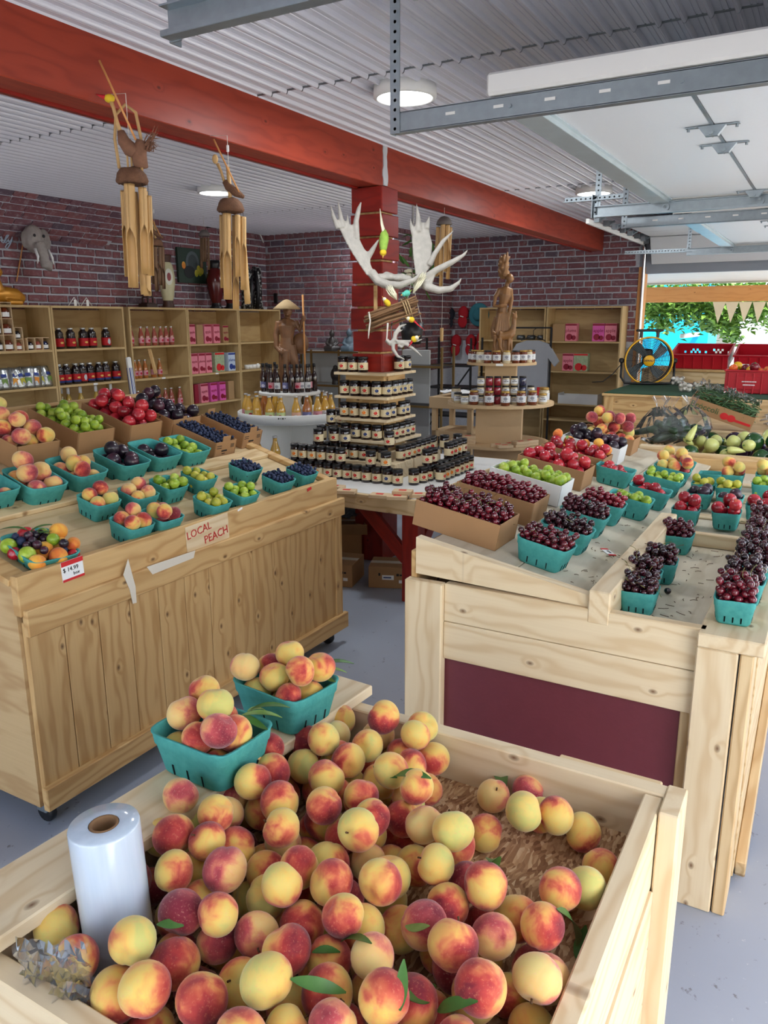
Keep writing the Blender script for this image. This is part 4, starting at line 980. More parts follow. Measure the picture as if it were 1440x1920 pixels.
scatter(CH_ALL, 'cherry', 'cherry', 'cherry_mass', 'cherry piled in %s', True)
scatter(BL_ALL, 'blueberry', 'blueberry', 'blueberry_mass', 'blueberry piled in %s', False)
c1 = P(1252, 1108, z=.807); tag(obj('cherry', FRUIT['cherry'][0], CHERD, None, M=Matrix.Translation((c1.x, c1.y, .807)) @ Matrix.Scale(.0115, 4)), 'single dark cherry fallen on the low deck', 'cherry')
c1 = P(1366, 1045, z=.807); tag(obj('cherry', FRUIT['cherry'][0], CHERD, None, M=Matrix.Translation((c1.x, c1.y, .807)) @ Matrix.Scale(.0115, 4)), 'stray dark cherry against the edge plank baskets', 'cherry')
# fallen stems and crumbs on the decks
m = MB(); rd = random.Random(77)
for i in range(90):
    if i < 55: p = Vector((rd.uniform(-.44, -.25), rd.uniform(2.2, 3.08), .7965))
    else: x = rd.uniform(-.68, -.55); p = traypt(x, rd.uniform(2.2, 3.1), .001)
    a = rd.uniform(0, 6.28); L = rd.uniform(.006, .034); c, s = math.cos(a)*L, math.sin(a)*L
    m.add(*g_tube([p, p+Vector((c*.5-s*.15, s*.5+c*.15, .001)), p+Vector((c, s, .0))], .0009, 4))
tag(obj('fallen_stems', m.mesh('fallen_stems'), TWIG), 'scattered dry cherry stems lying on the right bin decks', 'stems', None, 'stuff')
q = traypt(-.615, 0); pp = Pplane(1140, 1036, TP, TN)
tg = tag(obj('price_tag', box_mesh(.062, .03, .002, .0004), PAPER, None, M=frame(pp+TN*.002, (.6, -.62, -.1), z=TN)), 'small red and white price tag lying on the sloping tray', 'price tag')
obj('red_end', box_mesh(.012, .03, .0022, .0004), REDINK, tg, loc=(-.026, 0, .0003)); obj('red_end', box_mesh(.01, .03, .0022, .0004), REDINK, tg, loc=(.027, 0, .0003))
bars('handwriting', BLKINK, tg, Matrix.Translation((0, 0, .001)), [(-.010, .004, .004, .009), (-.003, .003, .004, .010), (.004, .004, .003, .008), (.009, .004, .003, .008)])

# ---- foreground crate: loose peaches
hp = [((485, 1540), 1), ((560, 1480), 1)]
rd = random.Random(41); a_, b_ = (CX1-CX0)/2-.034, (CY1-CY0)/2-.03; cx, cy = (CX0+CX1)/2-.005, (CY0+CY1)/2+.008
def hump(x, y): return 0
base = []
roll_c = Vector((-.905, .712))
def ok(x, y):
    # bare strand board shows at the far right and along the right rail
    u = (x-cx)/a_; w_ = (y-cy)/b_
    if math.hypot(x-roll_c.x, y-roll_c.y) < .090: return False
    if w_ > .55-.55*max(0, u+.15) and u > -.12: return False
    return True
balls = []
def rest_z(x, y, r, lst):
    z = CF+r
    for (X, Y, Z, Q) in lst:
        d2 = (X-x)**2+(Y-y)**2; s = (Q+r)*.985
        if d2 < s*s: z = max(z, Z+math.sqrt(s*s-d2))
    return z
# single ones the photograph shows on the bare board
for px, py in ((925, 1492), (990, 1484), (1014, 1528), (1092, 1560), (1040, 1567), (980, 1578), (1127, 1628), (1060, 1668), (1096, 1706), (1046, 1738), (910, 1562), (800, 1480), (812, 1450), (792, 1430)):
    r = rd.uniform(.0345, .038); p = P(px, py, z=CF+r); balls.append((p.x, p.y, rest_z(p.x, p.y, r, balls), r))
for i in range(230):
    r = rd.uniform(.0325, .0385); best = None
    for k in range(26):
        x = cx+rd.uniform(-a_+r-.02, a_-r+.03); y = cy+rd.uniform(-b_+r-.02, b_-r+.02)
        x = min(max(x, CX0+r), CX1-.03-r); y = min(max(y, CY0+.038+r), CY1-.02-r)
        if not ok(x, y): continue
        z = rest_z(x, y, r, balls)
        u = (x-(-.62))/.45; w_ = (y-1.02)/.5
        sc = z+.055*(u*u+w_*w_)
        if best is None or sc < best[0]: best = (sc, x, y, z, r)
    if best and best[3] < CF+.165: balls.append(best[1:])
SOLO = ['peach alone on bare strand board with a leaf behind it', 'rightmost yellow-red peach close to the far rail', 'yellow peach just below the two by the far rail', 'peach nearest the far right crate corner', 'yellow peach left of the corner peach', 'orange peach left of the yellow corner pair', 'spotty misshapen peach alone against the right rail', 'red peach just left of the spotty one', 'peach with a long leaf touching the right rail', 'yellow peach next to the long leaf']
for x, y, z, r in balls:
    o = obj('peach', RF.choice(FRUIT['peach']), RF.choice(MATS['peach']), None, M=Matrix.Translation((x, y, z)) @ rand_rot(.8) @ Matrix.Scale(r, 4))
    zn = ('near the plastic roll' if x < -.72 and y < .95 else 'under the plank baskets' if x < -.72 else 'by the far rail' if y > 1.22 else 'by the right rail' if x > -.36 else 'at the near edge' if y < .80 else 'in the middle of the heap')
    lay = 'bottom-layer' if z < CF+.045 else 'upper-layer'
    i_ = balls.index((x, y, z, r)); lab = SOLO[i_] if i_ < len(SOLO) else f'loose {lay} peach in the foreground crate {zn}'
    tag(o, lab, 'peach', 'loose peaches in the foreground crate')
    if RF.random() < .2: obj('stem', cached('pstem', lambda: one(g_tube([(0, 0, .80), (.02, 0, .88), (.06, .02, .97)], [.05, .04, .055], 6), 'stem', True)), TWIG, o)
def top_at(px, py):
    D = ray(px, py).normalized(); best = None
    for (x, y, z, r) in balls:
        c = Vector((x, y, z))-CAM; t = c.dot(D); d2 = c.length_squared-t*t
        if d2 < r*r:
            h = t-math.sqrt(r*r-d2)
            if best is None or h < best: best = h
    if best is None: return P(px, py, z=CF+.004)
    return CAM+D*best
for i, (px, py, qx, qy, v_, mt) in enumerate(((640, 1770, 690, 1772, 0, LEAF), (545, 1840, 640, 1865, 0, LEAF), (770, 1880, 830, 1845, 1, LEAF), (820, 1900, 885, 1885, 0, LEAF), (750, 1900, 755, 1835, 1, LEAF), (1045, 1710, 1095, 1790, 0, LEAF), (1080, 1800, 1100, 1735, 1, LEAF), (700, 1440, 740, 1462, 1, LEAF), (742, 1458, 800, 1462, 0, LEAF),
        (935, 1460, 965, 1508, 0, LEAF), (760, 1740, 812, 1745, 1, LEAFP), (585, 1790, 640, 1790, 2, LEAF), (920, 1620, 960, 1640, 2, LEAF), (345, 1740, 312, 1740, 2, LEAF))):
    p = top_at(px, py)+Vector((0, 0, .004)); q_ = top_at(qx, qy)+Vector((0, 0, .006))
    leaf(p, q_-p, (0, -.3, 1), 'green peach leaf lying among the loose peaches', min(1.25, max(.7, (q_-p).length/.095)), v_, mt, 'leaves among the loose peaches', R((i*47) % 50-25))
# two baskets on the plank
PKZ = .7625
for (px, py, lb, fl2, yaw, nn) in ((397, 1362, 'large teal basket of peaches nearest the plastic roll on the plank', 'peach heaped in the plank basket nearest the plastic roll', R(-3), 12), (536, 1272, 'large teal basket of peaches at the far end of the plank', 'peach heaped in the far plank basket', R(-8), 12)):
    p = P(px, py, z=PKZ+.094); M = Matrix.Translation((p.x, p.y, PKZ)) @ Matrix.Rotation(yaw, 4, 'Z'); basket('L', lb, M)
    fr = fill_basket('L', M, 'peach', nn, .034, MATS['peach'], fl2, 'peach', int(px), .6)
    rim = M @ Vector((.06, .045, .098))
    for k, d in enumerate(((.6, .5, -.1), (.8, -.1, -.2), (.3, .8, -.25), (.7, .3, .1))): leaf(rim+Vector((-.02, .01*k, .012)), d, (0, 0, 1), f'green leaf tucked among the peaches of the {"near" if px < 450 else "far"} plank basket', .8, k % 3, LEAF if k % 2 else LEAFP, f'leaves in plank basket {px}')
# roll of clear produce bags standing in the crate corner
n = NT('stretch_film'); v = n.coords((1, 1, 1), False); sx = n.n('SeparateXYZ'); n.l(v, sx.inputs[0])
c = n.mix(n.noise(n.coords((60, 60, 4), False), 1, 3), srgb(176, 192, 208), srgb(204, 214, 226)); n.col(c); n.bump(n.noise(n.coords((10, 10, 3), False), 3, 3), .15, .004); FILM = n.set(.16, 0, .6, Coat_Weight=.5)
rl = thing('bag_roll', 'tall roll of clear plastic produce bags standing in the crate', 'plastic roll', (roll_c.x, roll_c.y, CF), (R(1.0), R(-1.5), 0))
RH = .262
obj('wound_film', one(g_lathe([(.021, .002), (.0535, 0), (.0545, .004), (.0545, RH-.004), (.053, RH), (.024, RH-.001), (.0235, RH-.001)], 48, False), 'wound_film', True), FILM, rl)
obj('cardboard_core', one(g_lathe([(.0225, .001), (.0225, RH-.0), (.0195, RH), (.0175, RH-.003), (.0175, .001)], 28, False), 'core', True), CARDE, rl)
n = NT('clear_bag'); tr = n.n('BsdfTransparent'); gl = n.n('BsdfGlossy'); gl.inputs['Roughness'].default_value = .12; df = n.n('BsdfDiffuse'); df.inputs['Color'].default_value = (.85, .88, .9, 1)
mx = n.n('MixShader'); mx2 = n.n('MixShader'); fr = n.n('Fresnel'); fr.inputs['IOR'].default_value = 1.28
mx2.inputs[0].default_value = .045; n.l(tr.outputs[0], mx2.inputs[1]); n.l(df.outputs[0], mx2.inputs[2])
n.l(fr.outputs[0], mx.inputs[0]); n.l(mx2.outputs[0], mx.inputs[1]); n.l(gl.outputs[0], mx.inputs[2]); n.l(mx.outputs[0], n.t.nodes['Material Output'].inputs[0]); BAG = n.mat
def crumple(w_, h_, nx, ny, amp, seed):
    rd = random.Random(seed); g = []
    ph = [(rd.uniform(2, 9), rd.uniform(2, 9), rd.uniform(0, 6), rd.uniform(.3, 1)) for _ in range(7)]
    for i in range(nx+1):
        for j in range(ny+1):
            u, w2 = i/nx, j/ny; z = sum(a*abs(math.sin(p*u*2+q*w2*2+s)) for p, q, s, a in ph)/4
            g.append((w_*(u-.5)+rd.uniform(-.2, .2)*w_/nx, h_*(w2-.5)+rd.uniform(-.2, .2)*h_/ny, amp*(z-.4)+rd.uniform(-.05, .05)*amp))
    f = [(i*(ny+1)+j, (i+1)*(ny+1)+j, (i+1)*(ny+1)+j+1, i*(ny+1)+j+1) for i in range(nx) for j in range(ny)]
    return g, f
m = MB()
for k in range(2): m.add(*crumple(.10, .115, 14, 14, .045, 5+k), mat=frame(P(112, 1795, z=.755+.006*k), (.868, .495, -.1), y=(.12, -.25, .9)))
m.add(*crumple(.05, .055, 10, 10, .03, 9), mat=frame(P(138, 1850, z=.735), (.868, .495, 0), y=(.1, -.25, .95)))
tag(obj('plastic_bag', m.mesh('plastic_bag', True), BAG), 'crumpled clear plastic bag hanging off the roll over the crate rim', 'plastic bag')
c1 = P(1392, 1532, z=.004); leaf(Vector((c1.x-.02, c1.y+.02, .003)), (1, -.7, 0), (0, 0, 1), 'single green leaf lying on the floor beside the right bin', .7, 2, LEAFP)
# ------------------------------------------------------------------ jam jars, bottles, packets
def print_mat(name, base, ink, cx, cz, rx, rz, lines=(), bar=None, ink2=None):
    """label paper with a printed picture and dark print lines, in object space facing -Y"""
    n = NT(name); tc = n.n('TexCoord'); sx = n.n('SeparateXYZ'); n.l(tc.outputs['Object'], sx.inputs[0]); X, Y, Z = sx.outputs
    nz = n.noise(n.coords((1, 1, 1)), 180, 2)
    def ell(cx, cz, rx, rz, wob=.8):
        a = n.math('POWER', n.math('ABSOLUTE', n.math('DIVIDE', n.math('SUBTRACT', X, cx), rx)), 2.0)
        b = n.math('POWER', n.math('ABSOLUTE', n.math('DIVIDE', n.math('SUBTRACT', Z, cz), rz)), 2.0)
        d = n.math('ADD', n.math('ADD', a, b), n.math('MULTIPLY', nz, wob))
        return n.math('MULTIPLY', n.math('LESS_THAN', d, 1.0+wob*.5), n.math('LESS_THAN', Y, 0.0))
    c = base
    c = n.mix(nz, tuple(x*.92 for x in base), base)
    if bar:
        z0, z1, bc = bar; c = n.mix(n.math('MULTIPLY', n.math('GREATER_THAN', Z, z0), n.math('LESS_THAN', Z, z1)), c, bc)
    c = n.mix(ell(cx, cz, rx, rz), c, ink)
    if ink2: c = n.mix(ell(cx-rx*.3, cz+rz*.2, rx*.35, rz*.35, .3), c, ink2)
    for (z, h, w_) in lines:
        ms = n.math('MULTIPLY', n.math('LESS_THAN', n.math('ABSOLUTE', n.math('SUBTRACT', Z, z)), h), n.math('LESS_THAN', n.math('ABSOLUTE', X), w_))
        ms = n.math('MULTIPLY', ms, n.math('LESS_THAN', Y, 0.0))
        ms = n.math('MULTIPLY', ms, n.ramp(n.noise(n.coords((1, 1, .02), False), 420, 1), [(.44, 0), (.5, 1)]))
        c = n.mix(ms, c, srgb(50, 40, 36))
    n.col(c); return n.set(.55, 0, .3)
CREAM = srgb(226, 208, 168)
JLAB = [print_mat('jam_label_'+k, CREAM, c, 0, .040, .0125, .0105, ((.0255, .0022, .016), (.0565, .002, .013)), None, c2) for k, c, c2 in (('red', srgb(190, 30, 30), srgb(226, 110, 90)), ('orange', srgb(226, 112, 30), srgb(240, 170, 80)), ('blue', srgb(40, 56, 110), srgb(90, 110, 150)), ('berry', srgb(150, 24, 44), srgb(70, 110, 50)))]
n = NT('dark_preserve'); n.col(srgb(34, 14, 12)); PRES = n.set(.12, 0, .6, Coat_Weight=.6)
LIDK = plain('black_lid', srgb(20, 20, 22), .35, .2, var=.1)
def mesh_jar(r, h): return one(g_lathe([(.001, 0), (r*.93, 0), (r, .004), (r, h*.80), (r*.96, h*.84), (r*.86, h*.87), (r*.86, h*.90)], 20, False), 'jar_body', True)
def mesh_lid(r, z0, z1): return one(g_lathe([(r*.93, z0), (r*1.0, z0+.001), (r*1.0, z1-.002), (r*.95, z1), (.001, z1)], 22, False), 'lid', True)
def mesh_wrap(r, z0, z1, a=2.45): return one(g_lathe([(r+.0006, z0), (r+.0006, z1)], 20, False, -math.pi/2-a, -math.pi/2+a, False), 'paper_label', True)
def jam_jar(p, yaw, label, lab, group=None):
    t = thing('jam_jar', label, 'jar', p, (0, 0, yaw), group)
    obj('jar_body', cached('jb', lambda: mesh_jar(.0335, .098)), PRES, t); obj('lid', cached('jl', lambda: mesh_lid(.0338, .083, .102)), LIDK, t)
    obj('paper_label', cached('jw', lambda: mesh_wrap(.0335, .017, .064)), JLAB[lab], t); return t
JH = .1025; rj = random.Random(5)
LN = ['red-print', 'orange-print', 'blue-print', 'berry-print']
def jrow(pts, yaw, z, labs, where, grp):
    for i, (x, y) in enumerate(pts):
        l = labs[i % len(labs)]
        jam_jar((x+rj.uniform(-.004, .004), y+rj.uniform(-.004, .004), z), yaw+rj.uniform(-.35, .35), f'black-lidded {LN[l]} jam jar {where}', l, grp+' '+LN[l])
fr = lambda y, x0, n_, s=.0735: [(x0+i*s, y) for i in range(n_)]
rt = lambda x, y0, n_, s=.075: [(x, y0+i*s) for i in range(n_)]
A0, A1 = R(20), R(62)
jrow(fr(4.185, -3.10, 12), A0, TT, [1, 1, 1, 1, 0, 3, 0, 0, 0, 0, 2, 0], 'in the bottom front row on the table', 'bottom front row')
jrow([(-2.205, 4.245)], A0+.3, TT, [0], 'at the near table corner between both rows', 'corner bottom'); jrow(fr(4.192, -3.08, 6), A0, TT+JH, [1, 1, 1, 1, 3, 0], 'stacked second in the front row at the left', 'second front row')
jam_jar((-2.485, 4.19, TT+JH), A0, 'red-print jam jar alone on top of the middle of the front row', 0); jam_jar((-2.375, 4.19, TT+JH), A0+.1, 'orange-print jam jar alone on top of the front row near the table corner', 1)
jrow(rt(-2.185, 4.33, 10), A1, TT, [0, 0, 1, 0, 3, 0, 1, 0, 0, 3], 'in the bottom row along the right table side', 'bottom right row')
jrow(rt(-2.105, 4.42, 7), A1, TT, [0, 1, 1, 0, 3, 0, 0], 'in the outermost row along the right table side', 'outer right row')
jrow(rt(-2.188, 4.40, 2), A1-.3, TT+JH, [0, 3], 'on top at the near right corner', 'corner pair')
jrow(rt(-2.19, 4.72, 4), A1, TT+JH, [0, 0, 1, 3], 'on top in the far right row', 'far right upper row')
jrow(fr(4.345, -3.0, 8), A0, TT+.105, [0, 3, 0, 0, 1, 0, 0, 0], 'standing on the lower wooden step', 'lower step front')
jrow(fr(4.27, -3.04, 3), A0, TT, [0, 0, 2], 'hidden low behind the front row', 'hidden row'); 
jrow([(-2.93, 4.262), (-2.85, 4.33), (-2.77, 4.335)], A0, TT+.105+JH, [0, 0, 2], 'piled high at the left of the table', 'high left pile'); jrow([(-3.0, 4.40), (-2.92, 4.42)], A0, TT+.105+JH, [0, 2], 'at the back of the high left pile', 'high left back'); jrow([(-2.97, 4.47), (-2.90, 4.49)], A0, TT+.105+JH*2, [2, 0], 'topmost on the left pile', 'top left')
jrow(rt(-2.41, 4.45, 7), A1, TT+.105, [0, 0, 1, 0, 3, 0, 0], 'on the lower step facing the cherries', 'lower step right')
jrow([(-2.44, 4.345)], A0+.2, TT+.105+JH, [0], 'alone at the corner above the lower step', 'corner single')
jrow([(-2.36, 5.02), (-2.30, 5.12), (-2.42, 4.95)], A1, TT+.105, [2, 0, 2], 'tall at the far right of the table', 'far corner')
SZ = (.878, 1.018, 1.165, 1.322)
jrow(fr(4.455, -2.84, 4, .083), A0, SZ[0], [0, 2, 2, 0], 'on the lowest shelf round the post', 'lowest shelf front'); jrow(rt(-2.53, 4.5, 5, .08), A1, SZ[0], [1, 0, 3, 2, 0], 'on the right side of the lowest shelf', 'lowest shelf right')
jrow(fr(4.475, -2.865, 4, .083), A0, SZ[1], [1, 1, 1, 0], 'on the second shelf round the post', 'second shelf front'); jrow([(-2.55, 4.50), (-2.55, 4.575), (-2.55, 4.70), (-2.55, 4.775)], A1, SZ[1], [2, 2, 2, 2], 'on the right side of the second shelf', 'second shelf right')
jrow(fr(4.475, -2.855, 4, .083), A0, SZ[2], [0, 0, 0, 2], 'on the third shelf round the post', 'third shelf front'); jrow(rt(-2.55, 4.52, 5, .073), A1, SZ[2], [2, 2, 2, 2, 2], 'on the right side of the third shelf', 'third shelf right')
jrow(fr(4.475, -2.865, 3, .078), A0, SZ[3], [0, 0, 0], 'on the top shelf in front of the post', 'top shelf front'); jrow([(-2.55, 4.68), (-2.55, 4.79)], A1, SZ[3], [0, 2], 'on the right side of the top shelf', 'top shelf right')
FUD = print_mat('printed_carton', srgb(214, 186, 148), srgb(176, 60, 44), 0, .0, .03, .03, ())
KRAFT = plain('kraft_carton', srgb(212, 184, 146), .75, var=.08)
for i, (px, py, z, yaw) in enumerate(((650, 921, .665, .3), (628, 913, .665, .1), (712, 929, .665, .2), (745, 932, .665, .35), (755, 922, .687, .3), (785, 928, .665, .5))):
    p = P(px, py, z=z); t = thing('gift_carton', 'flat kraft gift carton with red print lying on the table front', 'carton', (p.x, p.y, z-.012), (0, 0, yaw), 'flat cartons on the table front')
    obj('carton_body', box_mesh(.115, .075, .021, .002), KRAFT, t, loc=(0, 0, .0112)); obj('red_print', box_mesh(.045, .028, .001, 0), REDINK, t, loc=(0, 0, .0222))
BLUI_ = plain('blue_ink', srgb(60, 80, 130), .6)
# cartons on the floor under the table
def carton(p, yaw, sx, sy, sz, label, words=None):
    t = thing('shipping_carton', label, 'carton', p, (0, 0, yaw)); obj('carton_body', box_mesh(sx, sy, sz, .003), CARD, t, loc=(0, 0, sz/2))
    obj('tape_seam', box_mesh(sx, .05, .001, 0), TAPE, t, loc=(0, 0, sz))
    if words:
        F = Matrix.Translation((0, -sy/2-.001, sz*.55)) @ Matrix.Rotation(R(90), 4, 'X')
        bars('printing', BLKINK, t, F @ Matrix.Translation((0, .014, 0)), [(-.055, 0, .012, .018), (.062, 0, .016, .016), (.082, -.001, .016, .011)]); o = obj('address_label', box_mesh(.075, .03, .001, 0), PAPER, t, M=F @ Matrix.Translation((0, -.005, .0008))); bars('label_print', BLUI_, o, Matrix.Translation((0, 0, .0006)), [(-.004, 0, .05, .009)])
        obj('small_sticker', box_mesh(.03, .02, .001, 0), PAPER, t, M=F @ Matrix.Translation((.085, -.03, .0008)))
    return t
carton((-2.34, 4.18, 0), R(22), .25, .22, .14, 'closed brown shipping carton on the floor beside the red table leg', 'CUSTOM')
carton((-2.66, 4.07, 0), R(14), .26, .26, .15, 'brown carton on the floor half hidden by the left bin', 'PACK 16')
t = carton((-2.95, 4.55, 0), R(30), .30, .28, .26, 'open brown carton deep under the jam table')
obj('flap', box_mesh(.28, .12, .004, 0), CARDD, t, M=Matrix.Translation((.05, -.19, .24)) @ Matrix.Rotation(R(-50), 4, 'X')); obj('flap', box_mesh(.12, .26, .004, 0), CARDD, t, M=Matrix.Translation((.20, 0, .22)) @ Matrix.Rotation(R(60), 4, 'Y'))
m = MB(); m.add(*crumple(.34, .30, 12, 12, .06, 3), mat=Matrix.Translation((-2.95, 4.55, .31))); tag(obj('black_cloth', m.mesh('black_cloth', True), BLACK), 'black cloth draped over the open carton under the table', 'cloth')

# ------------------------------------------------------------------ bottles
def glassy(name, c, rough=.08): 
    n = NT(name); v = n.coords(); n.col(n.mix(n.noise(v, 20, 2), c, tuple(min(1, q*1.15) for q in c))); return n.set(rough, 0, .6, Coat_Weight=.7, Coat_Roughness=.05)
JUICE = glassy('cloudy_juice', srgb(206, 158, 62)); JUICED = glassy('amber_juice', srgb(166, 98, 44)); PINKJ = glassy('pink_syrup', srgb(150, 74, 60)); DARKB = glassy('dark_juice', srgb(26, 16, 20)); WINE = glassy('pale_wine', srgb(170, 140, 64)); SYRUP = glassy('dark_syrup', srgb(38, 16, 14)); HONEY = glassy('dark_honey', srgb(104, 44, 18)); CREAMJ = glassy('creamed_honey', srgb(206, 190, 156)); BERRY = glassy('berry_jelly', srgb(140, 20, 40)); INKJ = glassy('blue_jelly', srgb(26, 34, 70))
CAPS = plain('silver_cap', srgb(206, 206, 204), .3, .8, var=.05); CAPG = plain('gold_cap', srgb(186, 150, 82), .35, .8, var=.05); CAPW = plain('white_cap', srgb(222, 226, 232), .4, var=.03)
def lp(name, base, ink, lines=True): return print_mat(name, base, ink, 0, .055, .016, .013, ((.035, .003, .02),) if lines else ())
PINKL = lp('pink_label', srgb(214, 150, 160), srgb(180, 30, 60)); GREENL = lp('green_label', srgb(196, 208, 150), srgb(160, 40, 60)); PEACHL = lp('peach_label', srgb(226, 176, 150), srgb(222, 226, 230)); BLUEL = lp('blue_label', srgb(120, 122, 170), srgb(210, 210, 230)); WHITEL = lp('white_label', srgb(226, 228, 230), srgb(150, 150, 160)); MAGL = lp('magenta_label', srgb(216, 110, 150), srgb(150, 20, 60))
REDL = print_mat('red_juice_label', srgb(176, 24, 32), srgb(214, 178, 96), 0, .06, .020, .010, ()); REDL2 = print_mat('red_blue_label', srgb(176, 24, 32), srgb(214, 178, 96), 0, .065, .020, .010, (), (.0, .042, srgb(36, 50, 110))); GREYL = print_mat('grey_back_label', srgb(176, 24, 32), srgb(190, 194, 200), 0, .062, .018, .030, ())
def bottle_parts(kind):
    if kind == 'juice': pr = [(.001, 0), (.036, 0), (.039, .006), (.039, .105), (.034, .135), (.021, .17), (.0165, .19), (.016, .212), (.018, .214)]; return pr, (.0135, .214, .018, .228), (.0395, .03, .09)
    if kind == 'big': pr = [(.001, 0), (.046, 0), (.049, .006), (.049, .110), (.045, .125), (.045, .135), (.047, .142), (.042, .165), (.026, .182), (.024, .192)]; return pr, (.0, .190, .028, .206), (.0495, .022, .102)
    if kind == 'wine': pr = [(.001, 0), (.036, 0), (.037, .005), (.037, .15), (.032, .19), (.018, .235), (.0145, .25), (.0140, .262)]; return pr, (.0, .255, .0155, .318), (.0375, .04, .11)
    if kind == 'syrup': pr = [(.001, 0), (.024, 0), (.026, .005), (.026, .125), (.022, .15), (.0135, .17), (.012, .19), (.012, .222)]; return pr, (.0, .215, .0135, .247), (.0265, .035, .09)
    if kind == 'slim': pr = [(.001, 0), (.027, 0), (.029, .005), (.029, .105), (.025, .135), (.015, .165), (.0135, .18), (.0135, .196)]; return pr, (.0, .192, .0155, .206), (.0295, .03, .085)
    if kind == 'honey': pr = [(.001, 0), (.033, 0), (.036, .005), (.036, .088), (.032, .096), (.031, .1)]; return pr, (.0, .098, .034, .112), (.0365, .026, .076)
    if kind == 'small': pr = [(.001, 0), (.028, 0), (.031, .004), (.031, .058), (.028, .064)]; return pr, (.0, .064, .030, .078), (.0315, .016, .052)
def bottle(kind, p, yaw, label, liquid, cap, lab, group=None, name='bottle', cat='bottle', s=1.0):
    pr, cp, lb = bottle_parts(kind)
    t = thing(name, label, cat, p, (0, 0, yaw), group); t.scale = (s, s, s)
    obj('glass_body', cached(('gb', kind), lambda: one(g_lathe(pr, 20, False), 'glass_body', True)), liquid, t)
    obj('cap', cached(('cp', kind), lambda: one(g_lathe([(cp[2]*.9, cp[1]), (cp[2], cp[1]+.001), (cp[2], cp[3]-.001), (cp[2]*.9, cp[3]), (.001, cp[3])], 16, False), 'cap', True)), cap, t)
    if lab: obj('paper_label', cached(('lw', kind), lambda: mesh_wrap(lb[0], lb[1], lb[2], 2.2)), lab, t)
    return t
def face(p): return math.atan2(-(p[0]), (p[1]))*-1*-1 if False else math.atan2(p[1], p[0])-math.pi/2   # label turned to the aisle (camera side)

# ------------------------------------------------------------------ white round stand with juice and statue
WS = thing('round_stand', 'white two-tier round stand filled with juice bottles', 'display stand', (-4.27, 5.76, 0)); wc = Vector((-4.27, 5.76, 0))
RW = .475
obj('tray_rim', one(g_lathe([(RW-.012, .79), (RW, .785), (RW, .862), (RW-.006, .866), (RW-.014, .862), (RW-.014, .80)], 56, False), 'tray_rim', True), WHITE, WS)
obj('tray_floor', one(g_lathe([(.001, .78), (RW-.01, .78), (RW-.01, .80), (.001, .80)], 56, False), 'tray_floor'), WHITE, WS)
obj('column', one(g_lathe([(.17, .80), (.12, .86), (.10, .95), (.12, 1.012)], 32, False), 'column', True), WHITE, WS)
obj('upper_disc', one(g_lathe([(.001, 1.012), (.275, 1.012), (.28, 1.018), (.28, 1.034), (.275, 1.04), (.001, 1.04)], 48, False), 'upper_disc', True), WHITE, WS)
obj('lower_shelf', one(g_lathe([(.001, .40), (RW, .40), (RW, .42), (.001, .42)], 48, False), 'lower_shelf'), WHITE, WS)
for a in (R(-30), R(60)): obj('partition', box_mesh(.86, .02, .36, .002), WHITE, WS, loc=(0, 0, .60), rot=(0, 0, a+R(20)))
obj('base', one(g_lathe([(.36, 0), (.36, .40)], 40, False), 'base', True), WHITE, WS)
bars('price_marks', BLKINK, WS, Matrix.Translation((RW*math.cos(R(-62))+.001, RW*math.sin(R(-62))-.001, .825)) @ Matrix.Rotation(R(28), 4, 'Z') @ Matrix.Rotation(R(90), 4, 'X'), [(-.03, .018, .012, .012), (-.012, .018, .006, .012), (.006, .018, .014, .012), (.026, .02, .008, .006)])
rb = random.Random(8)
jl = [(PINKL, JUICE, 'pink-label'), (GREENL, JUICE, 'green-label'), (None, JUICE, 'unlabelled amber'), (GREENL, JUICE, 'green-label'), (GREENL, JUICE, 'green-label'), (PEACHL, JUICE, 'peach-label'), (BLUEL, JUICED, 'blue-label dark'), (PINKL, JUICE, 'pink-label'), (WHITEL, JUICE, 'white-label'), (MAGL, JUICE, 'magenta-label')]
for i, a in enumerate((-148, -132, -112, -92, -77, -58, -44, -28, -14, 2)):
    r = .395; p = wc+Vector((r*math.cos(R(a+12)), r*math.sin(R(a+12)), .80)); l, q, nm = jl[i]
    bottle('juice', p, face(p)+rb.uniform(-.3, .3), f'{nm} juice bottle number {i+1} from the left on the white stand'.replace(f'number {i+1}', ['first', 'second', 'third', 'fourth', 'fifth', 'sixth', 'seventh', 'eighth', 'ninth', 'tenth'][i]), q, CAPS, l)
for i, a in enumerate((150, 172, 195, 120, 95, 40, 60, 20)):
    r = .33; p = wc+Vector((r*math.cos(R(a)), r*math.sin(R(a)), .80)); bottle('juice', p, face(p), 'amber juice bottle at the back of the white stand', JUICED if i % 2 else JUICE, CAPS, None, 'back juice bottles')
for i, (px, py) in enumerate(((502, 846), (532, 846), (563, 838))):
    p = P(px, py, d=6.75); a = R(-130+i*28); p = wc+Vector((.40*math.cos(a), .40*math.sin(a), .42)); bottle('juice', p, face(p), ['white-label cider bottle left on the lower shelf of the white stand', 'white-label cider bottle in the middle of the lower shelf', 'cider bottle right on the lower shelf beside the jars'][i], JUICE, CAPS, WHITEL, s=1.15)
for i in range(2): a = R(-165-i*14); p = wc+Vector((.40*math.cos(a), .40*math.sin(a), .42)); bottle('juice', p, face(p), 'cider bottle half hidden behind the blueberry boxes', JUICED, CAPS, None, 'half hidden cider')
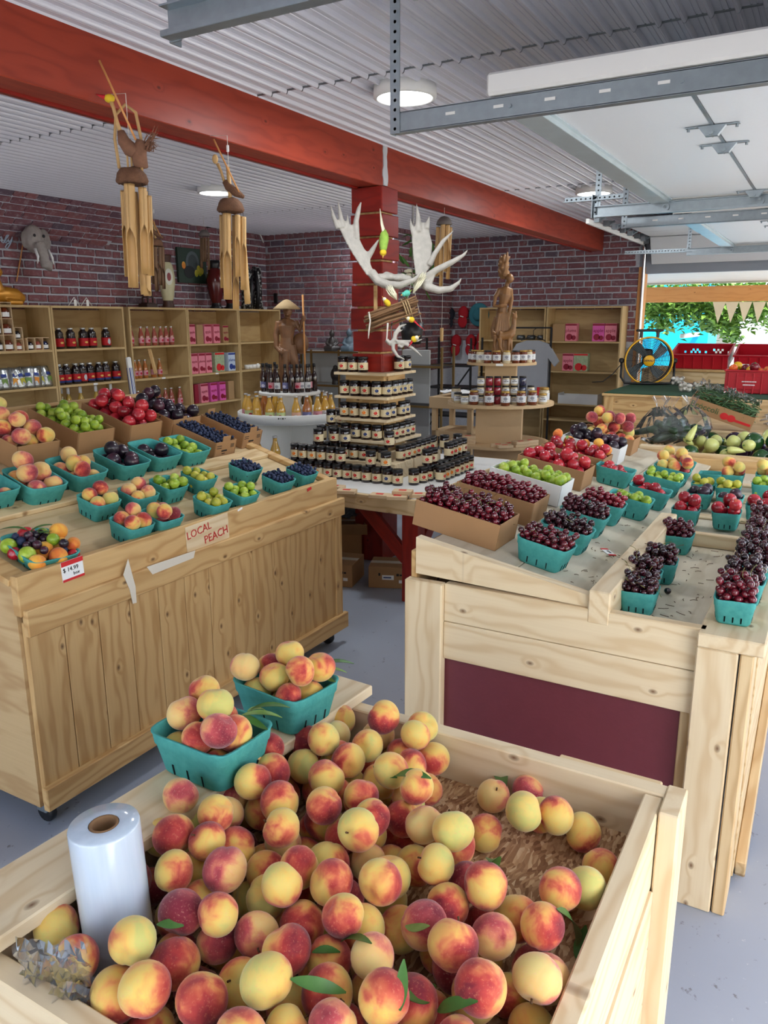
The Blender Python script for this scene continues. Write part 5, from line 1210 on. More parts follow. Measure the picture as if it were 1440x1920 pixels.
for i, a in enumerate((-160, -146, -128, -112, -96, -80, -63, -48, -36, -24, 160, 20, 5, -10)):
    r = .235 if i % 3 else .21; p = wc+Vector((r*math.cos(R(a)), r*math.sin(R(a)), 1.041)); bottle('syrup', p, face(p)+rb.uniform(-.5, .5), 'slim dark syrup bottle round the feet of the hatted statue', SYRUP, BLACK, (PINKL, WHITEL, BLUEL, None)[i % 4], 'syrup bottles round the statue')

# ------------------------------------------------------------------ tan stand with honey jars
HS = thing('round_stand', 'tan wooden tiered stand of honey jars under the goddess carving', 'display stand', (-2.55, 6.58, 0)); hc = Vector((-2.55, 6.58, 0))
def disc(nm, r, z0, z1): obj(nm, one(g_lathe([(.001, z0), (r, z0), (r, z1), (.001, z1)], 48, False), nm), MDF, HS)
disc('lower_disc', .44, .575, .60); disc('middle_disc', .47, .93, .956); disc('top_disc', .305, 1.278, 1.30)
for z0, z1, s in ((.60, .93, .40), (.956, 1.278, .27), (0, .575, .42)): obj('column', box_mesh(s, s, z1-z0, .002), MDF, HS, loc=(0, 0, (z0+z1)/2), rot=(0, 0, R(18)))
obj('shelf_tag', box_mesh(.06, .02, .002, 0), PAPER, HS, M=Matrix.Translation((.305*math.cos(R(-72)), .305*math.sin(R(-72))-.002, 1.289)) @ Matrix.Rotation(R(18), 4, 'Z') @ Matrix.Rotation(R(90), 4, 'X'))
for i, a in enumerate((-165, -147, -129, -111, -93, -75, -57, -40, -24, -8)):
    p = hc+Vector((.262*math.cos(R(a+15)), .262*math.sin(R(a+15)), 1.30)); bottle('honey', p, face(p), 'white-label honey jar in the ring round the goddess carving', (HONEY, HONEY, CREAMJ)[i % 3], CAPG if i % 3 else BLACK, WHITEL, 'honey jars round the goddess carving', 'honey_jar', 'jar', .95)
for i, a in enumerate((-112, -92, -73, -54, -38)):
    p = hc+Vector((.41*math.cos(R(a+10)), .41*math.sin(R(a+10)), .956)); bottle('honey', p, face(p), ['leftmost', 'second', 'middle', 'fourth', 'rightmost'][i]+' dark honey jar at the front of the middle disc', HONEY, CAPG, WHITEL, None, 'honey_jar', 'jar', 1.08)
for i, (a, r, k) in enumerate(((-158, .40, 'honey'), (-140, .42, 'small'), (-122, .44, 'small'), (-20, .42, 'small'), (-8, .40, 'honey'), (4, .38, 'honey'))):
    p = hc+Vector((r*math.cos(R(a+10)), r*math.sin(R(a+10)), .956)); bottle(k, p, face(p), ['tall pale honey jar at the left of the middle disc', 'small pale jar next to the tall pale one', 'small white-label jar beside the dark honey', 'small jar after the rightmost dark honey', 'white honey jar at the right of the disc', 'white jar at the far right of the disc'][i], CREAMJ, BLACK if i < 3 else CAPG, WHITEL, None, 'honey_jar', 'jar', 1.15)
for lvl in range(3):
    for i in range(7):
        if lvl == 2 and i in (6,): continue
        t_ = (i-3)*.072; d = Vector((math.cos(R(-60+18)), math.sin(R(-60+18)), 0)); sdv = Vector((-d.y, d.x, 0)); d2 = Vector((.50, -.86, 0)); s2 = Vector((.86, .50, 0))
        p = hc+d2*.27+s2*t_+Vector((0, 0, .956+lvl*.079)); q = (CREAMJ, BERRY, BERRY, CREAMJ, CREAMJ, INKJ, CREAMJ)[i]
        bottle('small', p, face(p), f'small {("pale", "red", "red", "pale", "pale", "blue", "pale")[i]} preserve jar stacked against the tan column, {("bottom", "middle", "top")[lvl]} layer', q, BLACK, (WHITEL, None, None, WHITEL, WHITEL, None, WHITEL)[i], 'stacked preserve jars', 'preserve_jar', 'jar')
for i, (a, r, z, n_) in enumerate(((-118, .36, .60, 3), (-70, .37, .60, 1), (-62, .41, .60, 1), (-40, .38, .60, 2), (-22, .36, .60, 2), (-52, .30, .60, 1))):
    for k in range(n_):
        p = hc+Vector((r*math.cos(R(a)), r*math.sin(R(a)), z+k*.024)); t = thing('gift_carton', f'kraft gift carton on the lower disc of the tan stand, {["left stack", "front centre", "front centre with lid askew", "right pair", "far right pair", "against the column"][i]}', 'carton', p, (0, 0, R(20+i*9+k*4)), f'disc cartons {i}')
        obj('carton_body', box_mesh(.13, .085, .023, .002), KRAFT, t, loc=(0, 0, .0118)); obj('red_print', box_mesh(.05, .03, .001, 0), REDINK, t, loc=(0, 0, .0236))

# ------------------------------------------------------------------ wall shelving
def shelf_unit(label, M, W, D=.33, H=1.80, zs=(.08, .42, .745, 1.08, 1.41)):
    """local: x along the wall, y from the front (0) to the wall (D)"""
    t = thing('shelf_unit', label, 'shelf', M=M); th = .02
    for x in (th/2, W-th/2): obj('side_panel', box_mesh(H, D, th, .001), BIRCH, t, M=Matrix.Translation((x, D/2, H/2)) @ frame((0, 0, 0), (0, 0, 1), y=(0, 1, 0)))
    obj('top_board', box_mesh(W-2*th, D, th, .001), BIRCH, t, loc=(W/2, D/2, H-th/2)); obj('back_panel', box_mesh(W-2*th, H-.06, .006, 0), BIRCH, t, M=Matrix.Translation((W/2, D-.004, H/2)) @ Matrix.Rotation(R(90), 4, 'X'))
    for z in zs: obj('shelf_board', box_mesh(W-2*th, D-.01, th, .001), BIRCH, t, loc=(W/2, D/2-.004, z-th/2))
    return t
XS = -6.20
LM = lambda y: frame((XS, y, 0), (0, 1, 0), y=(-1, 0, 0))      # x along +Y, y into the wall
YU = [3.98, 4.805, 5.655, 5.715, 6.545, 7.40, 8.22]
for i, (a, b, lb) in enumerate(((3.98, 4.80, 'birch shelf unit with silver pouches at the left edge'), (4.805, 5.65, 'birch shelf unit with red-label juice bottles'), (5.715, 6.54, 'birch shelf unit with pink syrup bottles'), (6.545, 7.395, 'birch shelf unit stacked with pink apple cartons'), (7.40, 8.22, 'mostly empty birch shelf unit in the left corner'))):
    t = shelf_unit(lb, LM(a), b-a)
    if i in (1, 2, 3): obj('shelf_tag', box_mesh(.05, .016, .002, 0), PAPER, t, M=Matrix.Translation(((b-a)*.5, -.002, 1.07)) @ Matrix.Rotation(R(90), 4, 'X'))
SH = {1: 1.411, 2: 1.081, 3: .746, 4: .421}
def onL(px, py, x): return P(px, py, X=x).y
FY = R(90)          # a label facing +X
for i, px in enumerate((111, 133.5, 157, 173, 199.5)): bottle('big', (XS-.09, onL(px, 645, XS-.09), SH[1]), FY, ['first', 'second', 'third', 'fourth', 'grey-backed last'][i]+' dark red-label juice bottle on the upper shelf', DARKB, CAPS, GREYL if i == 4 else REDL, s=.92)
for i, px in enumerate((112, 126, 143.5, 156, 170, 187, 200, 219)): bottle('big', (XS-.09, onL(px, 715, XS-.09), SH[2]), FY, ['first', 'second', 'third', 'grey-backed fourth', 'fifth', 'sixth', 'seventh', 'eighth'][i]+' dark red-label juice bottle on the middle shelf', DARKB, CAPS, GREYL if i == 3 else REDL2, s=.92)
for i, px in enumerate((131, 154, 183, 211)): bottle('wine', (XS-.10, onL(px, 770, XS-.10), SH[3]), FY, ['leftmost', 'second', 'third', 'rightmost'][i]+' pale wine bottle with white cap behind the fruit boxes', WINE, CAPW, WHITEL, s=.95)
bottle('wine', (XS-.2, onL(118, 770, XS-.2), SH[3]), FY, 'pale wine bottle tucked behind the shelf divider', WINE, CAPW, None, s=.95)
for i, px in enumerate((265, 277, 290, 302, 312, 322)): bottle('slim', (XS-.08, onL(px, 640, XS-.08), SH[1]), FY, f'{["first", "second", "third", "fourth", "fifth", "sixth"][i]} pink-label syrup bottle on the upper shelf', PINKJ, CAPS, PINKL, s=.95)
bottle('slim', (XS-.06, 5.775, SH[1]), FY, 'syrup bottle half hidden by the shelf side', PINKJ, CAPS, PINKL)
for i, px in enumerate((254, 262, 273, 300)): bottle('slim', (XS-.08, onL(px, 700, XS-.08), SH[2]), FY, f'{["first", "second", "third", "last"][i]} golden syrup bottle on the middle shelf', JUICED, CAPS, PINKL, s=.92)
bt = bottle('slim', (XS-.07, onL(288, 700, XS-.07), SH[2]), FY, 'golden syrup bottle with a paddle leaning behind it', JUICED, CAPS, PINKL)
tag(board('wooden_paddle', (XS-.03, onL(290, 668, XS-.03), 1.12), (XS-.03, onL(279, 648, XS-.03), 1.39), .05, .008, PINE_Y, None, (0, 1, .2)), 'small wooden paddle leaning among the syrup bottles', 'paddle')
for i, px in enumerate((259, 270, 299, 311, 322, 338)): bottle('slim', (XS-.09, onL(px, 750, XS-.09), SH[3]), FY, f'{["first", "second", "third", "fourth", "fifth", "sixth"][i]} syrup bottle on the lower shelf above the dark plum box', PINKJ, CAPS, PINKL)
# printed cartons
def apple_box(px, py, shelf, w_, h_, c, ink, words, label, d=.10, x=None, axis='L', zz=None, group=None):
    if axis == 'L': x0 = XS-.05; y = onL(px, py, x0); M = Matrix.Translation((x0, y, shelf)) @ Matrix.Rotation(FY, 4, 'Z')
    else: p = P(px, py, Y=axis-(-.05)); M = Matrix.Translation((p.x, axis+.05, shelf))
    t = thing('juice_carton', label, 'carton', M=M, group=group)
    obj('carton_body', box_mesh(w_, d, h_, .002), c, t, loc=(0, d/2, h_/2))
    if ink is not None:
        obj('top_band', box_mesh(w_*.98, .001, h_*.10, 0), ink, t, loc=(0, -.0006, h_*.93)); o = obj('fruit_print', one(g_lathe([(.001, 0), (w_*.27, 0), (w_*.27, .001), (.001, .001)], 18, False)), ink, t, M=Matrix.Translation((-.12*w_, -.0002, h_*.24)) @ Matrix.Rotation(R(90), 4, 'X'))
        obj('fruit_print', one(g_lathe([(.001, 0), (w_*.2, 0), (w_*.2, .001), (.001, .001)], 18, False)), ink, t, M=Matrix.Translation((.26*w_, -.0002, h_*.20)) @ Matrix.Rotation(R(90), 4, 'X'))
        text('lettering', words, w_*.40, ink, t, Matrix.Translation((0, -.0012, h_*.60)) @ Matrix.Rotation(R(90), 4, 'X'))
    return t
PINKC = plain('pink_carton', srgb(226, 132, 150), .6, var=.04); MAGC = plain('magenta_carton', srgb(216, 90, 168), .6, var=.04); DKRED = plain('dark_red_print', srgb(142, 16, 46), .6); KR2 = plain('kraft_box', srgb(166, 132, 92), .8, var=.06); BLUC = plain('blue_carton', srgb(190, 204, 226), .6); BLUI = plain('blue_print', srgb(40, 62, 140), .6); GRNC = plain('green_photo_carton', srgb(160, 174, 140), .6, var=.5, scale=40)
for px, py, sh, w_, h_, c, ink, wd, lb in ((361, 640, 1, .105, .215, PINKC, DKRED, 'apple', 'pink apple carton at the left of the upper shelf'), (376, 640, 1, .105, .21, KR2, None, '', 'plain brown carton between pink ones on the upper shelf'), (391, 639, 1, .115, .215, PINKC, DKRED, 'apple', 'pink apple carton in the middle of the upper shelf'), (407.5, 639, 1, .105, .215, PINKC, DKRED, 'apple', 'pink apple carton right of the middle on the upper shelf'), (424, 638, 1, .095, .20, KR2, DKRED, 'apple', 'narrow brown apple carton at the right of the upper shelf'),
        (366, 695, 2, .10, .225, PINKC, DKRED, 'apple', 'pink apple carton first on the middle shelf'), (380, 694, 2, .10, .225, PINKC, DKRED, 'plums', 'pink plums carton second on the middle shelf'), (393, 693, 2, .095, .225, PINKC, DKRED, 'apple', 'pink apple carton third on the middle shelf'), (413, 691, 2, .16, .225, GRNC, REDINK, '', 'photo-printed green carton on the middle shelf'), (435.5, 690, 2, .125, .215, BLUC, BLUI, 'plums', 'pale blue plums carton on the middle shelf'),
        (385, 755, 3, .12, .215, PINKC, DKRED, 'apple', 'wide pink apple carton on the lower shelf'), (402.5, 753, 3, .11, .215, MAGC, DKRED, 'apple', 'first magenta apple carton on the lower shelf'), (419, 752, 3, .105, .215, MAGC, DKRED, 'apple', 'second magenta apple carton on the lower shelf'), (435, 750, 3, .10, .215, KR2, None, '', 'plain brown carton ending the lower shelf'), (370, 755, 3, .06, .215, DKRED, None, '', 'dark red carton turned sideways on the lower shelf')):
    apple_box(px, py, SH[sh], w_, h_, c, ink, wd, lb)
# left edge unit: gift packs, silver pouches, blue jars
def pack(px0, px1, py, z, label, rows, cols, kind, mt):
    y0, y1 = onL(px0, py, XS-.03), onL(px1, py, XS-.03); W = y1-y0; H = W/cols*rows*1.35
    t = thing('gift_pack', label, 'gift pack', M=Matrix.Translation((XS-.03, (y0+y1)/2, z)) @ Matrix.Rotation(FY, 4, 'Z'))
    obj('carton_back', box_mesh(W, .006, H, 0), KR2, t, loc=(0, .075, H/2))
    for k in range(cols+1): obj('divider', box_mesh(.005, .075, H, 0), KRAFT, t, loc=(-W/2+W*k/cols, .038, H/2))
    for r in range(rows+1): obj('carton_shelf', box_mesh(W, .075, .005, 0), KRAFT, t, loc=(0, .038, H*r/rows))
    for r in range(rows):
        for c in range(cols):
            s = min(W/cols*.42, H/rows*.36); mm = mt[(r*cols+c) % len(mt)]
            j = obj('sample_jar', cached(('sj', round(s, 3)), lambda: one(g_lathe([(.001, 0), (s, 0), (s, s*1.5), (s*.7, s*1.8), (s*.7, s*2.1), (.001, s*2.1)], 14, False), 'sample_jar', True)), mm, t, loc=(-W/2+W*(c+.5)/cols, .036, H*r/rows+.004))
            obj('paper_label', cached(('sw', round(s, 3)), lambda: mesh_wrap(s, s*.3, s*1.2, 1.5)), PAPER, j)
pack(-12, 28, 640, SH[1], 'tall gift pack of small preserve jars at the left edge', 3, 2, 'small', [PRES, HONEY]); pack(30, 44, 640, SH[1], 'narrow gift pack of two syrup bottles', 2, 1, 'small', [PINKJ, DARKB]); pack(52, 95, 645, SH[1], 'low gift pack of three syrup bottles', 1, 3, 'small', [DARKB, PINKJ, INKJ])
SILV = plain('silver_foil', srgb(190, 194, 194), .25, .85, var=.25, scale=14, bump=.6)
def pouch():
    m = MB(); n_ = 8; v = []; f = []
    for i in range(n_+1):
        t = i/n_; z = t*.185; th = .030*math.sin(math.pi*min(.5+t*.5, 1))+.001; w_ = .055*(1-.06*t)
        v += [(-w_, -th, z), (0, -th*1.3, z), (w_, -th, z), (w_, th, z), (0, th*1.3, z), (-w_, th, z)]
    for i in range(n_):
        for j in range(6): f.append((i*6+j, i*6+(j+1) % 6, (i+1)*6+(j+1) % 6, (i+1)*6+j))
    f += [tuple(reversed(range(6))), tuple(n_*6+j for j in range(6))]; m.add(v, f); return m.mesh('pouch', True)
for i, px in enumerate((-6, 8, 25, 42, 54, 65, 78, 91)):
    t = thing('foil_pouch', ['cut-off', 'first', 'second', 'third', 'fourth', 'fifth', 'sixth', 'last'][i]+' silver snack pouch in the leaning row at the left edge', 'pouch', (XS-.07, onL(px, 725, XS-.07), SH[2]), (R(-6), R(10*(i % 3-1)), FY+R(-25+12*(i % 4))))
    obj('foil_body', cached('pouch', pouch), SILV, t); obj('window_print', box_mesh(.05, .002, .06, 0), (PLUMY, LEAFP, APRI)[i % 3], t, loc=(0, -.034, .06)); obj('blue_print', box_mesh(.045, .002, .028, 0), BLUL if False else BLUI, t, loc=(0, -.026, .118), rot=(R(-14), 0, 0))
for i, px in enumerate((4, 19, 33, 49, 63, 77)): bottle('honey', (XS-.08, onL(px, 775, XS-.08), SH[3]), FY, ['first red', 'second red', 'first blue', 'second blue', 'third blue', 'last blue'][i]+' label pickle jar behind the peach box', DARKB, CAPG, REDL if i < 2 else BLUEL, None, 'pickle_jar', 'jar', 1.45)
for i, px in enumerate((463, 470, 476, 483)): tag(obj('votive_cup', cached('vot', lambda: one(g_lathe([(.001, 0), (.03, 0), (.033, .05), (.029, .05), (.027, .006), (.001, .006)], 14, False), 'votive', True)), PAPER, None, loc=(XS-.12, onL(px, 690, XS-.12), SH[2])), 'white votive cup on the corner shelf', 'cup', 'white votive cups')
tag(obj('clear_packet', box_mesh(.16, .08, .05, .01), BAG, None, loc=(XS-.15, 8.0, SH[2]+.026)), 'clear plastic packet on the corner shelf beside the votives', 'packet')
st = tag(board('striped_umbrella', (XS+.06, onL(255, 770, XS+.06), .76), (XS+.03, onL(240, 668, XS+.03), 1.31), .05, .045, PAPER, None, (0, 1, 0), .012), 'folded navy and white striped umbrella leaning between shelf units', 'umbrella')
for k in range(3): obj('navy_stripe', box_mesh(.44, .006, .0475, 0), BLUI, st, loc=(-.05, -.018+.016*k, 0))
# shelving on the rear wall
RM = lambda x: frame((x, 9.78, 0), (1, 0, 0), y=(0, 1, 0))
shelf_unit('birch shelf unit behind the goddess carving on the back wall', RM(-4.12), .90, .30, 1.82, (.08, .62, 1.0, 1.41)); t2 = shelf_unit('birch shelf unit with pink cartons beside the doorway', RM(-3.21), .94, .30, 1.82, (.08, .42, 1.03, 1.40))
for px, sh, w_, h_, c, ink, wd, lb in ((1046, 1.401, .16, .21, KR2, None, '', 'plain brown carton on the upper shelf beside the doorway'), (1069, 1.401, .145, .215, PINKC, DKRED, 'plums', 'pink plums carton on the upper shelf by the doorway'), (1120, 1.401, .145, .215, MAGC, DKRED, 'apple', 'magenta apple carton on the upper shelf by the doorway'), (1143, 1.401, .145, .215, PINKC, DKRED, 'apple', 'rightmost pink apple carton on the upper shelf by the doorway'),
        (1045, 1.031, .15, .215, KR2, None, '', 'plain brown carton on the shelf above the white tray'), (1066, 1.031, .14, .215, PINKC, DKRED, 'apple', 'pink apple carton on the shelf above the white tray'), (1090, 1.031, .18, .22, GRNC, REDINK, '', 'photo-printed carton on the shelf above the white tray')):
    apple_box(px, 650, sh, w_, h_, c, ink, wd, lb, .1, None, 9.80)
p = P(1085, 735, Y=9.85); t = thing('white_tray', 'low white cardboard tray on the shelf by the doorway', 'tray', (p.x, 9.93, .62+.0))
t.location.z = .421+.0
for (sx, sy, sz, c) in ((.5, .24, .006, (0, 0, .003)), (.5, .006, .11, (0, -.12, .055)), (.5, .006, .11, (0, .12, .055)), (.006, .24, .13, (-.25, 0, .065)), (.006, .24, .13, (.25, 0, .065))): obj('panel', box_mesh(sx, sy, sz, 0), CARDW, t, loc=c)
t.location.z = .62; t2z = bx('extra_shelf', -3.19, -2.29, 9.79, 10.07, .60, .62, BIRCH, t2)
for k in range(3): tag(obj('dark_cup', cached('vot2', lambda: one(g_lathe([(.001, 0), (.05, 0), (.06, .03), (.05, .06), (.001, .06)], 14, False), 'cup', True)), STEELD, None, loc=(-3.6+k*.14, 9.95, 1.41)), 'dark small bowl on the shelf behind the goddess carving', 'bowl', 'dark bowls')
tag(bx('dark_crate', -2.75, -2.3, 9.82, 10.05, .09, .36, plain('dark_brown', srgb(60, 40, 36), .7)), 'dark brown box on the bottom shelf beside the doorway', 'box')
# ------------------------------------------------------------------ carved and hung decorations
def sculpt(name, m, mat, parent, voxel=.008, it=4, M=None, fac=.6):
    o = obj(name, m.mesh(name, True), mat, parent, M=M)
    r = o.modifiers.new('remesh', 'REMESH'); r.mode = 'VOXEL'; r.voxel_size = voxel; r.use_smooth_shade = True
    s = o.modifiers.new('smooth', 'SMOOTH'); s.factor = fac; s.iterations = it
    return o
CW = plain('carved_wood', srgb(122, 84, 54), .45, var=.5, scale=14, bump=.35); CW2 = plain('golden_carved_wood', srgb(142, 102, 62), .38, var=.5, scale=12, bump=.3)
STRAW = plain('straw', srgb(176, 150, 110), .8, var=.2, scale=60, bump=.5); BAMBOO = plain('bamboo', srgb(198, 160, 104), .5, var=.22, scale=7, bump=.1); BAMIN = plain('bamboo_inside', srgb(206, 172, 122), .7, var=.1); COCO = plain('coconut_husk', srgb(112, 78, 56), .9, var=.4, scale=40, bump=.9); FIBER = plain('brown_fibre', srgb(130, 92, 70), .9, var=.3, scale=60)
BONE = plain('bleached_antler', srgb(176, 172, 164), .6, var=.3, scale=26, bump=.6); TWIGM = plain('twig_bark', srgb(128, 96, 66), .85, var=.4, scale=30, bump=.5)
camR = _r0.copy()                                   # level right of the view
def vframe(o, s=1.0): return frame(o, camR, z=(0, 0, 1)) @ Matrix.Scale(s, 4)
def G(px, py, cx, cy, sc): return ((px-cx)*sc, (cy-py)*sc)

# ---- statue of the hatted man with staff (view frame: x right, -y towards the viewer, z up)
st = thing('carved_statue', 'carved wooden man in a conical hat holding a staff', 'statue', M=vframe(wc+Vector((0, 0, 1.04))))
m = MB()
def T(pts, rad, n=10): m.add(*g_tube(pts, rad, n))
def B(c, r, sx=1, sy=1, sz=1): m.add(*g_ball(r, 14, 10, sx, sy, sz, c))
B((0, .01, .02), .11, 1.05, .9, .35); T([(-.055, -.02, .03), (-.05, -.03, .16), (-.045, -.02, .27), (-.03, 0, .40)], [.045, .036, .042, .058]); T([(.05, .01, .03), (.065, -.01, .15), (.05, -.02, .27), (.02, 0, .40)], [.040, .034, .044, .058])
T([(-.02, -.05, .05), (-.025, -.055, .2), (-.02, -.05, .36)], [.045, .03, .035]); T([(-.01, 0, .37), (-.005, -.005, .47), (-.005, 0, .57), (-.005, .005, .635)], [.070, .058, .078, .05]); B((-.005, 0, .60), .075, 1.15, .75, .55)
T([(0, .005, .62), (.005, -.01, .67)], [.03, .027]); B((.008, -.018, .705), .046, .9, 1.0, 1.2); B((.010, -.066, .70), .011, .8, 1, 1.2); B((.008, -.05, .672), .02, 1, .8, .6)
T([(-.075, 0, .61), (-.105, 0, .50), (-.10, -.03, .39), (-.06, -.06, .35)], [.033, .027, .023, .02]); B((-.05, -.07, .35), .024)
T([(.07, 0, .61), (.115, -.01, .54), (.135, -.03, .60), (.148, -.04, .635)], [.033, .026, .022, .02]); B((.15, -.04, .64), .024, .9, .9, 1.2)
sculpt('figure', m, CW, st, .0058, 1)
obj('straw_hat', one(g_lathe([(.118, .718), (.122, .722), (.07, .765), (.028, .795), (.004, .803), (.02, .79), (.06, .757), (.115, .716)], 28, False), 'straw_hat', True), STRAW, st, loc=(.0, -.01, 0))
m = MB(); T([(.152, -.045, .0), (.150, -.045, .45), (.148, -.045, .84)], [.009, .008, .009], 8); obj('staff', m.mesh('staff', True), ORANGEW, st)
m = MB(); B((.11, .02, .42), .085, .9, .6, 1.15); T([(.16, .0, .02), (.17, 0, .10), (.165, -.01, .19), (.185, -.02, .22), (.20, -.03, .20)], [.035, .03, .018, .014, .008]); sculpt('basket_and_goose', m, CW, st, .009, 3)

# ---- goddess with deer
gs = thing('carved_statue', 'tall carved wooden goddess with a deer and flowing headdress', 'statue', M=vframe(hc+Vector((0, 0, 1.30))))
m = MB(); B((0, 0, .025), .115, 1.0, .8, .35)
T([(-.02, .01, .02), (-.03, 0, .18), (-.02, 0, .33), (-.01, 0, .44), (0, 0, .52)], [.058, .05, .052, .046, .036]); T([(0, 0, .5), (.01, -.005, .57), (.02, 0, .635)], [.042, .052, .034]); B((.012, 0, .61), .05, 1.25, .75, .55)
T([(.02, 0, .64), (.03, -.01, .68)], [.02, .019]); B((.045, -.018, .705), .034, .95, 1, 1.2); B((.072, -.03, .70), .009)
for k in range(16):
    a = k*2.4; T([(.0+.01*math.cos(a), .02, .70+.006*k), (-.012+.035*math.cos(a), .015+.03*math.sin(a), .73+.010*k), (-.0+.045*math.cos(a), .015+.03*math.sin(a), .765+.0095*k)], [.016, .015, .006], 7)
T([(.01, .01, .72), (.0, .01, .80), (.012, 0, .88), (.02, 0, .925)], [.036, .03, .02, .006])
T([(-.035, 0, .62), (-.075, -.01, .55), (-.085, -.03, .475), (-.03, -.06, .475), (.02, -.06, .48)], [.022, .019, .017, .015, .014]); T([(.055, 0, .62), (.065, -.02, .53), (.05, -.04, .44), (.035, -.04, .34)], [.022, .018, .015, .012])
for k in range(6): x = -.075+.026*k; T([(x*.5, -.045, .42), (x*.9, -.06, .25), (x*1.1, -.055, .06)], [.012, .014, .017], 7)
T([(-.06, .0, .38), (-.085, .01, .28), (-.09, 0, .2)], [.02, .022, .01])
sculpt('goddess', m, CW2, gs, .0052, 1)
m = MB(); T([(-.045, -.085, .23), (.0, -.085, .225), (.05, -.085, .235), (.075, -.085, .26)], [.040, .038, .041, .034], 12); T([(.07, -.085, .25), (.083, -.085, .32), (.082, -.085, .37)], [.030, .021, .02], 10)
B((.088, -.09, .385), .022, 1, .9, 1.25); T([(.088, -.09, .40), (.096, -.095, .43)], [.016, .009], 8)
for s in (-1, 1): T([(.078, -.085+s*.012, .395), (.068, -.085+s*.022, .425)], [.008, .004], 6)
T([(-.07, -.07, .23), (-.08, -.07, .14), (-.066, -.07, .08), (-.07, -.07, .02)], [.022, .012, .010, .011], 8); T([(-.04, -.10, .21), (-.03, -.10, .13), (-.005, -.10, .07), (.01, -.10, .02)], [.024, .013, .010, .011], 8)
T([(.06, -.075, .22), (.068, -.075, .12), (.066, -.075, .02)], [.018, .011, .010], 8); T([(.045, -.1, .22), (.04, -.1, .12), (.035, -.1, .02)], [.018, .011, .010], 8); T([(-.075, -.085, .245), (-.10, -.085, .265), (-.098, -.085, .285)], [.013, .009, .005], 7)
sculpt('deer', m, CW2, gs, .005, 1)

# ---- antler mount on the post
AD = 4.72
def A(x, y, dd=0): return P(x/4.8+600, y/4.8+360, d=AD+dd)
an = thing('antler_mount', 'huge bleached moose antlers mounted on the red post', 'antlers', (-2.5, 4.5, 1.9)); ai = an.matrix_basis.inverted()
def antler(name, palm, tines, bend):
    global m
    m = MB()
    for poly in palm:
        c = sum((Vector(A(x, y)) for x, y in poly), Vector())/len(poly)
        fr_ = [A(x, y, bend(x, y)-.007) for x, y in poly]; bk_ = [A(x, y, bend(x, y)+.011) for x, y in poly]; k = len(poly)
        m.add([tuple(q) for q in fr_+bk_], [tuple(reversed(range(k))), tuple(range(k, 2*k))]+[(i, (i+1) % k, k+(i+1) % k, k+i) for i in range(k)])
    for pts, rad in tines: m.add(*g_tube([A(*q) for q in pts], [r*.00068 for r in rad], 10))
    return sculpt(name, m, BONE, an, .0065, 3, M=ai)
bl_ = lambda x, y: -.00022*(560-x)*.5; br_ = lambda x, y: .0001*(x-860)
antler('left_antler', [[(150, 270), (215, 250), (262, 300), (318, 290), (345, 400), (395, 505), (450, 570), (455, 650), (500, 760), (420, 750), (345, 640), (270, 520), (205, 400)]],
       [([(165, 330, -.05), (120, 220, -.06), (92, 108, -.06)], [26, 20, 5]), ([(205, 320, -.04), (182, 200, -.05), (163, 84, -.06)], [28, 20, 6]), ([(255, 340, -.03), (246, 190, -.04)], [22, 4]), ([(330, 420, -.02), (325, 260, -.03), (350, 150, -.04), (370, 86, -.05)], [30, 26, 20, 6]), ([(430, 590, 0), (480, 510, -.02), (530, 425, -.05)], [30, 22, 8]), ([(460, 720, 0), (520, 800, 0), (640, 845, -.02)], [44, 42, 38]), ([(560, 830, 0), (720, 840, -.05), (850, 790, -.09), (922, 712, -.12)], [36, 34, 22, 5])], bl_)
antler('right_antler', [[(835, 330), (880, 290), (930, 270), (972, 290), (985, 360), (1012, 470), (1000, 600), (990, 680), (930, 760), (860, 750), (840, 600), (825, 420)]],
       [([(850, 400, .0), (822, 310, 0), (813, 236, 0)], [24, 18, 4]), ([(885, 360, 0), (882, 220, 0), (868, 96, 0)], [34, 22, 4]), ([(960, 330, 0), (972, 270, 0), (985, 212, 0)], [26, 18, 4]), ([(985, 660, 0), (1030, 560, -.02), (1110, 440, -.04), (1215, 336, -.06)], [28, 24, 20, 5]), ([(940, 780, 0), (1050, 700, -.04), (1190, 630, -.08), (1290, 570, -.1), (1337, 512, -.11)], [36, 30, 26, 16, 5]), ([(900, 800, 0), (960, 850, -.02), (1070, 885, -.05), (1180, 870, -.08), (1250, 815, -.1), (1275, 772, -.11)], [44, 40, 34, 28, 16, 5]), ([(940, 830, 0), (1000, 810, -.02), (1038, 738, -.04)], [26, 20, 5])], br_)
m = MB()
for x, y, r in ((540, 775, 52), (620, 765, 50), (700, 775, 48), (780, 785, 46), (600, 740, 30), (740, 755, 30)): m.add(*g_ball(r*.00068, 14, 10, 1.2, 1, .8, A(x, y, .02)))
sculpt('skull_plate', m, BONE, an, .008, 3, M=ai)
obj('mount_strap', box_mesh(.02, .02, .16, .003), PINE_Y, an, M=ai @ Matrix.Translation(A(500, 960, .1)))
tb = thing('twig_bundle', 'bundle of bound twigs hanging under the moose antlers', 'twig bundle', A(660, 1090)); ti = tb.matrix_basis.inverted()
rd = random.Random(3); D0 = (A(880, 990)-A(440, 1150)).normalized(); Wn = (A(440, 1060)-A(460, 1240)); Wn = (Wn-D0*Wn.dot(D0)).normalized(); Nn = D0.cross(Wn)
